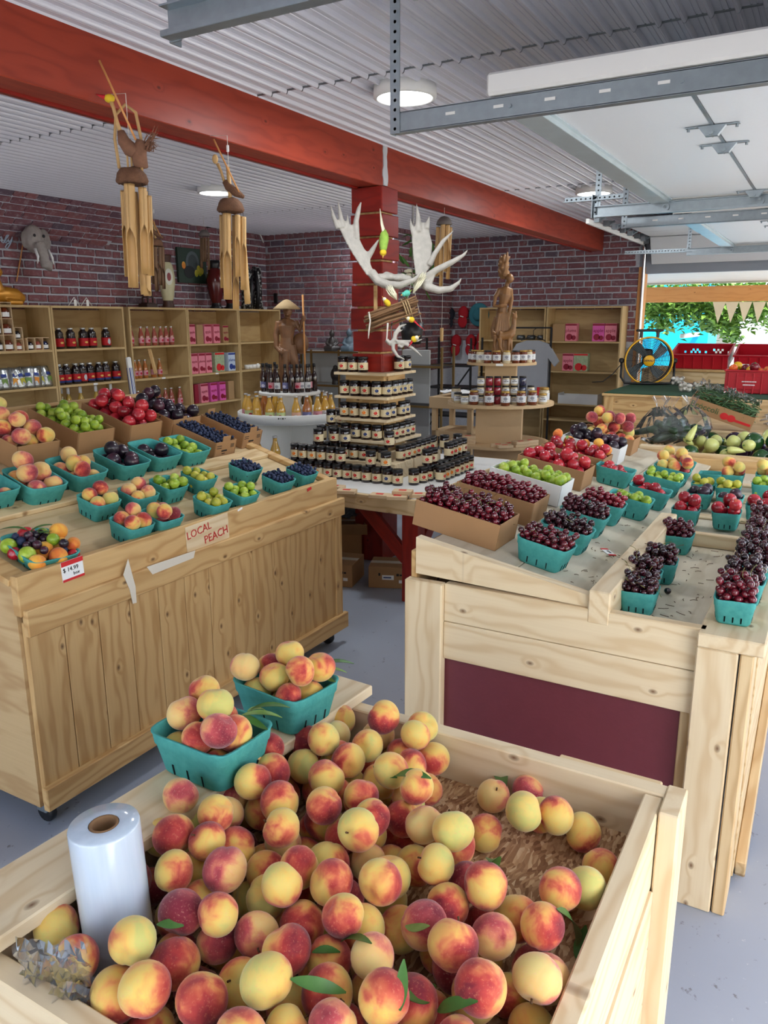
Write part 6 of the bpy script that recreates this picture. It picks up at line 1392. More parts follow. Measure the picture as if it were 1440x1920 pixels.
for i in range(26):
    a, b = rd.uniform(-.052, .052), rd.uniform(-.05, .05); c = A(660, 1090)+Wn*a+Nn*b; L0, L1 = rd.uniform(.15, .19), rd.uniform(.13, .165)
    pts = [c-D0*L0, c-D0*.05+Wn*rd.uniform(-.006, .006), c+D0*.05+Wn*rd.uniform(-.006, .006), c+D0*L1]
    mm = MB(); mm.add(*g_tube(pts, [.006, .008, .007, .006], 7)); obj('twig', mm.mesh('twig', True), TWIGM, tb, M=ti)
mm = MB()
for s in (.07, .085, .1): mm.add(*g_tube([A(660, 1090)+D0*s+Wn*.064*math.cos(t*.63)+Nn*.062*math.sin(t*.63) for t in range(11)], .004, 6))
obj('binding', mm.mesh('binding', True), STRAW, tb, M=ti)
CORD = plain('white_cord', srgb(206, 200, 190), .8, var=.2, bump=.4)
for i, pts in enumerate((((440, 1080), (452, 1160), (440, 1250), (435, 1320)), ((610, 1180), (605, 1260), (600, 1330), (630, 1370)))):
    mm = MB(); mm.add(*g_tube([A(x, y, -.05) for x, y in pts], [.006, .0045, .005, .003], 6)); obj('hanging_cord', mm.mesh('cord', True), CORD, tb, M=ti)
da = thing('deer_antler', 'small deer antler hanging below the twig bundle', 'antler', A(680, 1340)); di = da.matrix_basis.inverted(); m = MB()
for pts, rad in (([(600, 1330), (625, 1365), (670, 1330), (680, 1270), (720, 1210), (780, 1188)], [26, 24, 24, 22, 16, 6]), ([(680, 1290), (705, 1255), (750, 1240)], [18, 14, 5]), ([(655, 1350), (660, 1420), (700, 1480), (770, 1510)], [22, 20, 16, 5]), ([(690, 1350), (780, 1370), (850, 1420), (920, 1480)], [22, 20, 16, 5]), ([(690, 1345), (780, 1345), (880, 1340), (940, 1318)], [18, 16, 11, 4]), ([(700, 1380), (735, 1400), (770, 1372)], [14, 10, 4])): m.add(*g_tube([A(*q, -.04) for q in pts], [r*.0006 for r in rad], 9))
sculpt('antler_branch', m, BONE, da, .005, 2, M=di); mm = MB(); mm.add(*g_tube([A(650, 1150, 0), A(640, 1250, -.02), A(650, 1350, -.04)], .003, 5)); obj('hanging_cord', mm.mesh('cord'), BLACK, da, M=di); mm = MB(); mm.add(*g_tube([A(655, 1340, -.04), P(655/4.8+600, 1335/4.8+360, X=-2.60)], .004, 6)); obj('wall_hook', mm.mesh('hook'), BLACKM, da, M=di)
def bird(name, label, body, head, tail, bc, hc_, tc, r=.02):
    t = thing(name, label, 'bird ornament', A(*body)); iv = t.matrix_basis.inverted(); b, h, tl = A(*body, -.06), A(*head, -.07), A(*tail, -.05)
    mm = MB(); mm.add(*g_tube([b+(b-h)*.75, b+(b-h)*.4, b, b+(h-b)*.6, h], [r*.35, r*.85, r, r*.8, r*.5], 10)); obj('body', mm.mesh('body', True), bc, t, M=iv)
    mm = MB(); mm.add(*g_ball(r*.68, 12, 8, 1, 1, 1, h)); hd = obj('head', mm.mesh('head', True), hc_, t, M=iv)
    mm = MB(); mm.add(*g_tube([h, h+(h-b).normalized()*r*1.25], [r*.3, .0008], 6)); obj('beak', mm.mesh('beak', True), APRI, hd)
    mm = MB(); mm.add(*g_tube([b+(b-h)*.5, (b+tl)/2, tl], [r*.6, r*.5, r*.12], 8, squash=[.6, .4, .3])); obj('tail', mm.mesh('tail', True), tc, t, M=iv)
YEL = plain('yellow_feather', srgb(224, 190, 40), .8, var=.25, scale=40); GRF = plain('green_feather', srgb(140, 176, 70), .8, var=.4, scale=50); WHF = plain('white_feather', srgb(226, 222, 196), .85, var=.1); TLF = plain('teal_feather', srgb(90, 190, 170), .8, var=.3, scale=40); RDF = plain('red_feather', srgb(200, 34, 48), .8, var=.15)
bird('parrot_ornament', 'yellow-green parrot ornament hanging head down by the antlers', (575, 430), (568, 545), (540, 150), GRF, YEL, WHF, .03); bird('bird_ornament', 'small yellow bird ornament at the left of the twig bundle', (608, 1000), (580, 965), (640, 1030), YEL, WHF, YEL, .018); bird('bird_ornament', 'small teal bird ornament on top of the twig bundle', (785, 910), (755, 920), (830, 880), TLF, TLF, GRF, .02); bird('bird_ornament', 'bird ornament with a long red tail under the twig bundle', (825, 1150), (795, 1140), (950, 1250), YEL, WHF, RDF, .018); bird('bird_ornament', 'lowest bird ornament with a short red tail on the deer antler', (845, 1325), (870, 1312), (795, 1395), YEL, WHF, RDF, .02)
for k, (a, b, lb) in enumerate((((620, 850), (690, 970), 'pale feather tuft left under the antlers'), ((930, 740), (840, 910), 'pale green feather tuft right under the antlers'))):
    mm = MB(); rd = random.Random(k)
    for i in range(46):
        p0, p1 = A(*b, -.05), A(a[0]+rd.uniform(-28, 28), a[1]+rd.uniform(-20, 30), -.07+rd.uniform(-.02, .02)); mm.add(*g_tube([p0, (p0+p1)/2+Vector((rd.uniform(-.012, .012), rd.uniform(-.012, .012), 0)), p1], [.004, .005, .0008], 4))
    tag(obj('feather_tuft', mm.mesh('tuft', True), WHF if k == 0 else LEAFP if False else WHF), lb, 'feathers')

# ---- bamboo wind chimes
def chime_tube(L, r, cut):
    n = 12; v = []; f = []; zs = [0, -.012, -.02, -(L-cut), -(L-cut*.88), -(L-cut*.7), -(L-cut*.4), -L]
    for i, z in enumerate(zs):
        t = max(0, (-z-(L-cut))/cut); ymax = 1-2*min(1, t*3.2)*.52 if t > 0 else 1
        rr = r*(1.06 if i == 1 else 1)
        for rad in (rr, rr*.78):
            for j in range(n):
                a = 2*math.pi*j/n; y = -math.sin(a)
                v.append((math.cos(a)*rad, max(-1, min(1, -y))*rad if -y > -ymax or t == 0 else -ymax*rad, z))
    k = 2*n
    for i in range(len(zs)-1):
        for j in range(n):
            j2 = (j+1) % n; f.append((i*k+j, i*k+j2, (i+1)*k+j2, (i+1)*k+j)); f.append((i*k+n+j2, i*k+n+j, (i+1)*k+n+j, (i+1)*k+n+j2))
    e = (len(zs)-1)*k
    for j in range(n): j2 = (j+1) % n; f.append((j2, j, n+j, n+j2)); f.append((e+j, e+j2, e+n+j2, e+n+j))
    return v, f
def tube_cut(L, r, cut):       # bamboo whose lower front is sliced away
    m_ = MB(); n = 14; v = []; f = []
    rows = [(0, 1), (-.01, 1), (-(L-cut)+.02, 1), (-(L-cut), .8), (-(L-cut*.9), .35), (-(L-cut*.75), .05), (-(L-cut*.4), -.05), (-L, -.1)]
    for z, op in rows:
        a0 = math.acos(max(-1, min(1, op))) if op < 1 else 0.02
        for j in range(n+1):
            a = -math.pi/2+a0+(2*math.pi-2*a0)*j/n; v.append((r*math.cos(a), r*math.sin(a), z))
        for j in range(n+1):
            a = -math.pi/2+a0+(2*math.pi-2*a0)*j/n; v.append((r*.82*math.cos(a), r*.82*math.sin(a), z))
    k = 2*(n+1)
    for i in range(len(rows)-1):
        for j in range(n):
            f.append((i*k+j, (i+1)*k+j, (i+1)*k+j+1, i*k+j+1)); f.append((i*k+n+1+j+1, (i+1)*k+n+1+j+1, (i+1)*k+n+1+j, i*k+n+1+j))
        f.append((i*k, i*k+n+1, (i+1)*k+n+1, (i+1)*k)); f.append((i*k+n, (i+1)*k+n, (i+1)*k+2*n+1, i*k+2*n+1))
    for j in range(n): f.append((j, j+1, n+1+j+1, n+1+j)); e = (len(rows)-1)*k; f.append((e+j+1, e+j, e+n+1+j, e+n+1+j+1))
    f.append(tuple(range(n+1))); return v, f
def chime(label, top, s, tubes, bird_=None, mat=BAMBOO, group=None, hang=None, dome=True):
    t = thing('wind_chime', label, 'wind chime', M=vframe(top, s))
    if dome == 'cap': obj('coconut_cap', one(g_lathe([(.001, .05), (.03, .042), (.052, .018), (.062, -.012), (.052, -.016), (.001, -.008)], 20, False), 'cap', True), plain('grey_coconut', srgb(108, 100, 96), .7, var=.3, bump=.4), t)
    else: 
        rr = random.Random(int(s*100)); pr = [(.001, .032), (.028, .030), (.044, .022), (.056, .004), (.062, -.018), (.055, -.03), (.02, -.022), (.001, -.02)]
        v, f = g_lathe(pr, 22, False); v = [(x*(1+rr.uniform(-.06, .06)), y*(1+rr.uniform(-.06, .06)), z+rr.uniform(-.004, .004)) for x, y, z in v]; obj('coconut_base', one((v, f), 'base', True), COCO, t)
    for i, (x, y, z, L, r, cut, tw) in enumerate(tubes):
        o = obj('bamboo_tube', cached(('bt', L, r, cut), lambda: one(tube_cut(L, r, cut), 'bamboo_tube', True)), mat, t, M=Matrix.Translation((x, y, z)) @ Matrix.Rotation(R(tw), 4, 'Z') @ Matrix.Rotation(R(2.2), 4, 'Y'))
        mm = MB(); mm.add(*g_tube([(0, 0, 0), (0, 0, -.02-z+.0)], .0012, 4)); obj('string', mm.mesh('string'), BLACK, o)
    if bird_: bird_(t)
    mm = MB(); mm.add(*g_tube([(0, 0, .03), (0, 0, hang)]+([tuple(t.matrix_basis.inverted() @ Vector((BX1-.004, top.y, top.z+hang+.01)))] if top.x > BX1 else []), .0015, 4)); obj('hanging_cord', mm.mesh('cord'), CORD, t)
    return t
def crane(t):
    mm = MB(); mm.add(*g_tube([(-.030, 0, .165), (-.022, 0, .13), (.0, 0, .10), (.03, 0, .085), (.055, 0, .10)], [.014, .024, .03, .028, .014], 12)); mm.add(*g_tube([(.04, 0, .03), (.035, 0, .08), (.05, 0, .13)], [.028, .03, .02], 10)); obj('bird_body', mm.mesh('bird_body', True), FIBER, t)
    mm = MB(); mm.add(*g_tube([(-.032, 0, .16), (-.042, 0, .20), (-.052, 0, .25), (-.06, 0, .275)], [.009, .007, .007, .009], 9)); nk = obj('neck', mm.mesh('neck', True), BAMBOO, t)
    mm = MB(); mm.add(*g_ball(.017, 12, 8, 1.25, .9, .95, (-.064, 0, .282))); obj('head', mm.mesh('head', True), YEL, nk); mm = MB(); mm.add(*g_tube([(-.078, 0, .285), (-.115, 0, .297)], [.010, .001], 8)); obj('beak', mm.mesh('beak', True), RDF, nk)
    for x in (-.012, .004): mm = MB(); mm.add(*g_tube([(x, 0, .025), (x, 0, .08)], .004, 6)); obj('leg', mm.mesh('leg'), BAMBOO, t)
    mm = MB(); rd = random.Random(2)
    for i in range(40): mm.add(*g_tube([(.045, 0, .10), (.07+rd.uniform(0, .02), rd.uniform(-.02, .02), .12+rd.uniform(-.03, .03)), (.09+rd.uniform(0, .03), rd.uniform(-.03, .03), .14+rd.uniform(-.05, .05))], [.003, .002, .0006], 4))
    obj('fibre_tail', mm.mesh('tail'), FIBER, t)
    mm = MB(); mm.add(*g_tube([(-.05, .01, .03), (-.062, .02, .14), (-.05, .02, .23), (-.01, .02, .265), (.03, .015, .235), (.045, .01, .14), (.04, 0, .0)], .0065, 7)); obj('rattan_hoop', mm.mesh('hoop', True), BAMBOO, t)
    mm = MB(); mm.add(*g_tube([(.03, -.01, .13), (-.085, -.02, .41)], .0045, 6)); obj('stick', mm.mesh('stick', True), ORANGEW, t)
def crane2(t):
    mm = MB(); mm.add(*g_tube([(-.02, 0, .105), (-.005, 0, .08), (.03, 0, .055), (.065, 0, .035)], [.014, .019, .02, .008], 10)); obj('bird_body', mm.mesh('bird_body', True), COCO, t)
    mm = MB(); mm.add(*g_tube([(-.022, 0, .10), (-.035, 0, .145), (-.05, 0, .18)], [.007, .006, .008], 8)); nk = obj('neck', mm.mesh('neck', True), BAMBOO, t); mm = MB(); mm.add(*g_ball(.014, 12, 8, 1, .8, 1.5, (-.06, 0, .20))); obj('head', mm.mesh('head', True), BAMBOO, nk)
    mm = MB(); mm.add(*g_tube([(0, 0, 0), (.0, 0, .09), (-.004, 0, .165)], [.009, .010, .008], 8)); obj('support_post', mm.mesh('post', True), BAMBOO, t)
    mm = MB(); mm.add(*g_tube([(.045, -.01, .055), (-.058, -.02, .28)], .0042, 6)); obj('stick', mm.mesh('stick', True), ORANGEW, t); obj('white_tie', box_mesh(.012, .006, .03, .002), PAPER, t, loc=(.0, 0, .245))
p1 = P(247, 330, X=-2.52)
chime('large bamboo chime topped by a red-beaked crane, hanging left under the beam', p1, 1.0, [(-.035, 0, -.055, .33, .0155, .18, -10), (-.002, -.035, -.035, .395, .021, .21, 0), (.042, -.01, -.045, .33, .0165, .17, 25), (.052, .03, -.07, .31, .014, .16, 40), (-.01, .04, -.055, .40, .016, .2, 180), (.03, .045, -.05, .41, .0165, .02, 0)], crane, hang=.30)
p2 = P(432, 385, X=-2.53)
chime('large bamboo chime topped by a reclining crane, hanging right under the beam', p2, 1.0, [(-.045, .02, -.04, .33, .013, .15, 0), (-.012, -.035, -.04, .385, .0195, .20, 5), (.034, -.02, -.045, .275, .0135, .16, -5), (.055, .01, -.05, .33, .0145, .19, 20), (.04, .04, -.045, .40, .015, .18, 170), (.012, .045, -.04, .43, .0155, .13, 10)], crane2, hang=.30)
p3 = P(833, 418, d=5.9); chime('bamboo chime with a grey coconut cap behind the right antler', p3, 1.0, [(-.045, 0, -.03, .36, .017, .2, 0), (-.012, -.03, -.01, .37, .018, .2, 10), (.025, -.02, -.015, .34, .0175, .22, -10), (.048, .01, -.03, .38, .015, .2, 0), (.0, .04, -.03, .45, .015, .2, 0)], None, hang=ZC-p3.z, dome='cap')
t = [o for o in bpy.data.objects if o.get('label', '').startswith('bamboo chime with a grey')][0]; q = t.matrix_basis.inverted() @ P(828, 640, d=5.9); (obj('clapper', one(g_lathe([(.012, 0), (.0135, .02), (.0135, .085), (.012, .1), (.001, .1)], 14, False), 'sail', True), BAMBOO, t, loc=q)); mm = MB(); mm.add(*g_tube([(0, 0, 0), q+Vector((0, 0, .1))], .0012, 4)); obj('clapper_cord', mm.mesh('cord'), CORD, t)
DKB = plain('dark_bamboo', srgb(108, 78, 52), .6, var=.3)
p4 = P(292, 455, X=-5.75); chime('small dark chime hanging behind the large crane chime', p4, 1.15, [(-.03, 0, -.03, .30, .014, .15, 0), (0, -.02, -.03, .36, .016, .18, 0), (.03, 0, -.03, .31, .015, .15, 0), (.05, .02, -.03, .34, .014, .15, 0)], crane2, DKB, hang=ZC-.02-p4.z)
p5 = P(383, 440, X=-5.85); chime('small dark chime hanging before the pear painting', p5, 1.0, [(-.035, 0, -.03, .30, .014, .12, 0), (-.01, -.02, -.03, .24, .013, .12, 0), (.015, -.02, -.03, .24, .013, .12, 0), (.04, 0, -.03, .32, .013, .12, 0)], None, DKB, hang=(ZC-.02-p5.z), dome='cap')

# ---- things on the left wall and along the shelf tops
def onwall(px, py, x=XL+.03): return P(px, py, X=x)
e0 = onwall(65, 462, XL+.13); el = thing('elephant_mask', 'carved grey elephant head mask hung on the brick wall', 'mask', M=frame(e0, (0, 1, 0), z=(0, 0, 1))); m = MB()
GRYW = plain('grey_carving', srgb(160, 152, 146), .7, var=.35, scale=24, bump=.6)
B((-.02, -.02, .06), .10, 1.0, .8, 1.25); T([(-.02, -.09, .02), (-.015, -.13, -.08), (.0, -.12, -.17), (.045, -.11, -.19), (.06, -.11, -.13)], [.055, .045, .042, .036, .026], 12); B((.105, .0, .05), .085, .8, .35, 1.35); B((-.1, .0, .05), .06, .5, .35, 1.3); sculpt('head', m, GRYW, el, .009, 3)
for x in (-.075, .06): mm = MB(); mm.add(*g_tube([(x, -.1, -.03), (x*1.1, -.14, -.10), (x*1.25, -.14, -.16)], [.014, .012, .003], 8)); obj('tusk', mm.mesh('tusk', True), PAPER, el)
for x in (-.065, .03): mm = MB(); mm.add(*g_ball(.014, 10, 8, 1, .6, 1, (x, -.10, .085))); obj('eye', mm.mesh('eye', True), BLACK, el)
y0, y1 = onwall(332, 500).y, onwall(385, 500).y; zz0, zz1 = onwall(358, 531).z, onwall(358, 466).z
pa = tag(obj('painting', box_mesh(y1-y0, zz1-zz0, .03, .002), plain('dark_green_canvas', srgb(36, 58, 46), .6, var=.3), None, M=frame(Vector((XL+.035, (y0+y1)/2, (zz0+zz1)/2)), (0, 1, 0), y=(0, 0, 1))), 'unframed still life painting of a plate and pears', 'painting')
def daub(x, y, rx, ry, mt, z=.016): obj('painted_shape', cached('daub', lambda: one(g_lathe([(.001, .001), (1, .0), (1, -.001), (.001, -.001)], 20, False))), mt, pa, M=Matrix.Translation((x, y, z)) @ Matrix.Diagonal((rx, ry, 1, 1)))
daub(.0, .03, .11, .13, plain('slate_paint', srgb(84, 96, 100), .6)); daub(0, .03, .075, .095, plain('dark_slate_paint', srgb(56, 66, 68), .6), .0175); daub(-.06, -.07, .09, .07, plain('black_paint', srgb(20, 24, 28), .6), .0185)
for x, y in ((.05, -.08), (.11, -.07), (.14, -.05), (-.15, -.0), (.09, -.03)): daub(x, y, .03, .04, PLUMY if x > 0 else APRI, .0195)
ZT = 1.80
def vase(px, label, H, prof, mats, x=XS-.15):
    y = P(px, 560, X=x).y; t = thing('floor_vase', label, 'vase', (x, y, ZT)); k = 0
    for (a, b), mt in mats: obj(('foot', 'body', 'neck')[k], one(g_lathe([(r, z*H) for r, z in prof if a-1e-6 <= z <= b+1e-6], 26, False), 'vase', True), mt, t); k += 1
    return t
DKV = plain('patterned_band', srgb(70, 40, 28), .5, var=.9, scale=36); CRV = plain('cream_glaze', srgb(206, 200, 160), .35, var=.15, scale=10); MAR = plain('maroon_lacquer', srgb(84, 24, 22), .2, var=.15); BLV = plain('black_floral', srgb(28, 26, 28), .4, var=.6, scale=50)
v1 = vase(315, 'tall cream vase with a floral medallion on the shelf top', .55, [(.001, 0), (.066, 0), (.07, .02), (.055, .08), (.054, .14), (.062, .2), (.085, .45), (.088, .6), (.07, .8), (.05, .86), (.052, .9), (.064, .97), (.066, 1), (.05, .995)], (((0, .14), DKV), ((.14, .86), CRV), ((.86, 1.0), DKV)))
o = obj('medallion', cached('daub', None), plain('white_medallion', srgb(222, 222, 206), .4), v1, M=Matrix.Translation((.078, -.045, .32)) @ frame((0, 0, 0), (.5, .86, 0), y=(0, 0, 1)) @ Matrix.Diagonal((.042, .085, 8, 1))); obj('flowers', cached('daub', None), plain('flower_print', srgb(150, 70, 70), .5, var=.9, scale=8), o, M=Matrix.Translation((0, 0, .0012)) @ Matrix.Diagonal((.5, .5, 1, 1)))
for px, lb in ((405, 'left maroon lacquer vase behind the bamboo tubes'), (432, 'right maroon lacquer vase behind the bamboo tubes')): vase(px, lb, .54, [(.001, 0), (.075, 0), (.08, .02), (.055, .06), (.05, .12), (.075, .25), (.10, .5), (.10, .62), (.07, .8), (.05, .84), (.06, .9), (.062, 1.0), (.05, .995)], (((0, .12), BLV), ((.12, .84), MAR), ((.84, 1.0), BLV)))
SEQ = NT('sequin_black'); _v = SEQ.coords(); SEQ.col(SEQ.ramp(SEQ.noise(_v, 34, 3, .6), [(.50, srgb(20, 20, 22)), (.60, srgb(176, 178, 174))])); SEQ = SEQ.set(.35, 0, .5)
for px, lb, sx in ((462, 'left black and silver patterned carving by the corner', 1), (483, 'right black and silver patterned carving by the corner', -1)):
    y = P(px, 560, X=XS-.15).y; t = thing('patterned_carving', lb, 'carving', M=frame((XS-.15, y, ZT), (0, 1, 0), z=(0, 0, 1))); m = MB(); T([(0, 0, .0), (.01*sx, 0, .12), (-.02*sx, 0, .28), (.02*sx, 0, .42), (.0, 0, .50)], [.075, .062, .05, .07, .055], 14); obj('body', m.mesh('body', True), SEQ, t); m = MB(); T([(.05*sx, -.03, 0), (.045*sx, -.05, .2), (.06*sx, -.03, .46)], [.03, .022, .03], 8); obj('black_stripe', m.mesh('stripe', True), BLACK, t)
y = P(277, 560, X=XS-.14).y; t = thing('wooden_pagoda', 'small dark wooden openwork tower on the shelf top', 'carving', (XS-.14, y, ZT)); DKW = plain('dark_wood', srgb(56, 34, 28), .5, var=.2)
obj('base', box_mesh(.13, .15, .04, .004), DKW, t, loc=(0, 0, .02))
for k in range(4): obj('tier', box_mesh(.10-.012*k, .10-.012*k, .010, .002), DKW, t, loc=(0, 0, .045+.058*k)); [obj('pillar', box_mesh(.014, .014, .05, 0), DKW, t, loc=(sx*(.036-.005*k), sy*(.036-.005*k), .074+.058*k)) for sx in (-1, 1) for sy in (-1, 1) if k < 3]
GLD = plain('gold_paint', srgb(196, 134, 40), .35, .4, var=.25, scale=12); y = P(14, 560, X=XS-.15).y
dg = thing('gold_dog', 'glossy gold reclining animal figure on the shelf top at the left edge', 'figurine', M=frame((XS-.15, y, ZT), (0, 1, 0), z=(0, 0, 1))); m = MB(); T([(-.16, 0, .08), (-.02, 0, .085), (.08, 0, .075), (.15, 0, .05)], [.075, .075, .07, .045], 14); T([(-.10, -.02, .12), (-.12, -.02, .20), (-.115, -.02, .26)], [.06, .05, .045], 12); B((-.12, -.05, .27), .05, 1.1, 1.2, .9); T([(-.06, -.08, .02), (.08, -.09, .02)], [.03, .025], 8); sculpt('figure', m, GLD, dg, .009, 3)
for px in (140, 163):
    q = P(px, 572, X=XS-.1); t = thing('wire_easel', 'small white wire easel on the shelf top', 'easel', (XS-.1, q.y, ZT), (0, 0, 0), 'white wire easels'); mm = MB(); mm.add(*g_tube([(0, -.07, .005), (0, 0, .08), (0, .06, .005)], .004, 6)); obj('wire', mm.mesh('wire', True), PAPER, t); obj('card', box_mesh(.03, .003, .06, .002), PAPER, t, loc=(0, .01, .03), rot=(0, 0, FY))
# neon lettering on the wall (only its end shows)
NE = NT('neon_tube'); NE.col(srgb(176, 192, 210)); NE.b.inputs['Emission Color'].default_value = (.8, .9, 1, 1); NE.b.inputs['Emission Strength'].default_value = .0; NEM = NE.set(.3)
ne = thing('wall_sign', 'white cursive tube lettering on the bricks, cut off by the left edge', 'sign', onwall(4, 448, XL+.03))
for stroke in (((-200, 760), (-140, 700), (-90, 760), (-110, 860), (-60, 800), (0, 720), (40, 700), (60, 760), (50, 850), (100, 880), (150, 800), (225, 700), (255, 650), (225, 632), (185, 680), (150, 780), (130, 850), (170, 880), (225, 820), (250, 770), (250, 830), (290, 855), (340, 780), (362, 700), (350, 800), (310, 900), (250, 1000), (205, 1052), (160, 1010), (200, 930), (290, 870), (392, 800)), ((-120, 640), (-40, 560), (30, 490), (85, 420), (100, 380), (70, 385), (20, 470), (-20, 580), (5, 615), (60, 570))):
    mm = MB(); mm.add(*g_tube([onwall(x/15.9, 400+y/15.9, XL+.03)-ne.location for x, y in stroke], .0055, 7)); obj('lettering', mm.mesh('lettering', True), NEM, ne)
pts = [onwall(60, 358, XL+.04), onwall(46, 440, XL+.03), onwall(31, 528, XL+.03)]; mm = MB(); mm.add(*g_tube(pts, .006, 6)); tag(obj('panel_seam', mm.mesh('panel_seam'), ORANGEW), 'thin copper-coloured seam cord slanting down the brick wall', 'cord')
pts = [P(x, y, X=XL+.04) for x, y in ((295, 408), (330, 410), (360, 421), (400, 424), (440, 428), (470, 432), (488, 440), (494, 455))]; mm = MB(); mm.add(*g_tube(pts, .010, 7)); cb = tag(obj('wall_cable', mm.mesh('wall_cable', True), PAPER), 'white cable clipped along the top of the left brick wall', 'cable')
for x, y in ((338, 413), (391, 423), (478, 434)): obj('cable_clip', box_mesh(.05, .03, .05, .004), BLACK, cb, loc=P(x, y, X=XL+.05))
tag(bx('wall_switch', XL+.13, XL+.19, YB1-.03, YB1-.018, 1.72+.16, 1.72+.29, BLACK), 'small black wall switch on the bricks above the statue hat', 'switch')

# ---- racks and hats at the back
def rack(label, x0, x1, y0, y1, zs, H, mat, shelfm, rr=.011):
    t = thing('metal_rack', label, 'rack')
    for x in (x0, x1):
        for y in (y0, y1): bx('upright', x-rr, x+rr, y-rr, y+rr, 0, H, mat, t, 0)
    for z in zs:
        bx('shelf', x0, x1, y0, y1, z-.012, z, shelfm, t, 0)
        for y in (y0, y1): bx('shelf_bar', x0, x1, y-rr*.7, y+rr*.7, z-.02, z+.004, mat, t, 0)
    return t
PANELW = plain('pale_panel', srgb(176, 178, 178), .6, var=.06)
g1 = rack('brass-framed display rack carrying small statues behind the stand', -5.95, -4.75, 7.95, 8.3, (.42, .90, 1.30), 1.32, GOLD, PANELW); bx('back_panel', -5.95, -4.75, 8.31, 8.33, .2, 1.28, PANELW, g1)
for x in (-5.55, -5.15): bx('upright', x-.01, x+.01, 7.94, 7.96, .4, 1.32, GOLD, g1, 0)
b1 = rack('black metal rack below the red caps', -4.45, -3.85, 8.9, 9.25, (.5, .85, 1.12), 1.45, BLACKM, BLACKM); board('brace', (-4.45, 8.9, .3), (-3.85, 8.9, 1.1), .02, .01, BLACKM, b1, (0, 0, 1))
g2 = rack('narrow brass and black rack just right of the post', -4.25, -3.62, 7.6, 7.9, (.35, .75, 1.18), 1.38, GOLD, BLACKM); bx('white_panel', -4.25, -3.9, 7.88, 7.9, .3, 1.34, PANELW, g2)
def buddha(p, s, mat, label):
    global m
    t = thing('buddha_figure', label, 'figurine', M=vframe(p, s)); m = MB(); T([(-.09, -.02, .03), (0, -.06, .025), (.09, -.02, .03)], [.035, .04, .035], 10); B((0, 0, .04), .075, 1.1, .9, .5); T([(0, 0, .04), (0, 0, .11), (0, 0, .16)], [.055, .052, .03], 12); B((0, -.005, .205), .036, .95, 1, 1.15); B((0, 0, .248), .014)
    for s_ in (-1, 1): T([(s_*.045, 0, .15), (s_*.07, -.02, .09), (s_*.02, -.06, .06)], [.018, .016, .014], 8)
    sculpt('figure', m, mat, t, .008, 2)
SLATE = plain('slate_blue_stone', srgb(76, 92, 104), .6, var=.2, bump=.3); DKST = plain('dark_bronze', srgb(48, 42, 40), .45, var=.25)
buddha(P(623, 652, Y=8.1)*1.0, 1.0, DKST, 'dark seated Buddha on the brass rack left of the post'); buddha(P(655, 650, Y=8.1), 1.05, SLATE, 'blue-grey seated Buddha on the brass rack against the post'); q = P(629, 700, Y=8.1); t = thing('buddha_bust', 'dark Buddha head on the middle shelf of the brass rack', 'figurine', M=vframe((q.x, q.y, .90))); m = MB(); B((0, 0, .12), .07, .9, 1, 1.2); T([(0, 0, 0), (0, 0, .06)], [.05, .04], 12); B((0, 0, .205), .03); B((0, -.07, .11), .014, .8, 1, 1.6); sculpt('figure', m, DKST, t, .009, 2)
for o in bpy.data.objects:
    if o.name.startswith('buddha_figure'): o.location.z = 1.301
CAPR = plain('red_cap_cloth', srgb(170, 18, 34), .85, var=.12, bump=.2); CAPN = plain('navy_cap_cloth', srgb(22, 26, 40), .85, var=.12); CAPT = plain('teal_hat_cloth', srgb(52, 118, 132), .85, var=.12)
def cap(px, py, mat, label, wide=1.0, x=None, Y=YB2-.06, tilt=0):
    p = P(px, py, Y=Y); t = thing('cap', label, 'cap', M=frame(p, (1, 0, 0), z=(0, 0, 1)) @ Matrix.Rotation(tilt, 4, 'Y')); mm = MB(); mm.add(*g_ball(1, 16, 10, .075*wide, .055, .095, (0, 0, .035))); obj('crown', mm.mesh('crown', True), mat, t)
    mm = MB(); v, f = g_ball(1, 16, 8, .07*wide, .012, .085, (0, -.03, -.075)); mm.add(v, f); obj('brim', mm.mesh('brim', True), mat, t); obj('badge', box_mesh(.05, .004, .012, .001), PAPER if mat is CAPR else RDF, t, loc=(0, -.058, -.01), rot=(0, R(15), 0))
for px, py, mt, lb in ((843, 594, CAPN, 'navy blue cap hung on the back wall'), (869, 592, CAPR, 'red cap hung between the navy cap and teal hat'), (855.5, 645, CAPR, 'red cap in the lower row, below the navy cap'), (883, 645, CAPR, 'red cap in the lower row next to the carving'), (903, 640, CAPR, 'red cap half hidden behind the carving'), (811, 610, CAPR, 'red cap hung nearest the post'), (816, 634, CAPR, 'red cap hung low beside the bamboo clapper'), (800, 655, CAPR, 'dim red cap low behind the deer antler')): cap(px, py, mt, lb)
p = P(898, 590, Y=YB2-.06); t = thing('sun_hat', 'round teal sun hat hung on the back wall', 'hat', M=frame(p, (1, 0, 0), z=(0, 0, 1))); mm = MB(); mm.add(*g_ball(1, 20, 10, .15, .02, .155, (0, 0, 0))); obj('brim', mm.mesh('brim', True), CAPT, t); mm = MB(); mm.add(*g_ball(1, 18, 10, .085, .06, .085, (0, -.02, 0))); obj('crown', mm.mesh('crown', True), CAPT, t)
SHIRT = plain('grey_shirt', srgb(150, 152, 158), .9, var=.1, bump=.2); p = P(1000, 700, Y=9.2); ts = thing('hanging_shirt', 'grey and white T-shirt hanging behind the honey stand', 'shirt', M=frame((p.x-.02, 9.2, .72), (1, 0, 0), z=(0, 0, 1)))
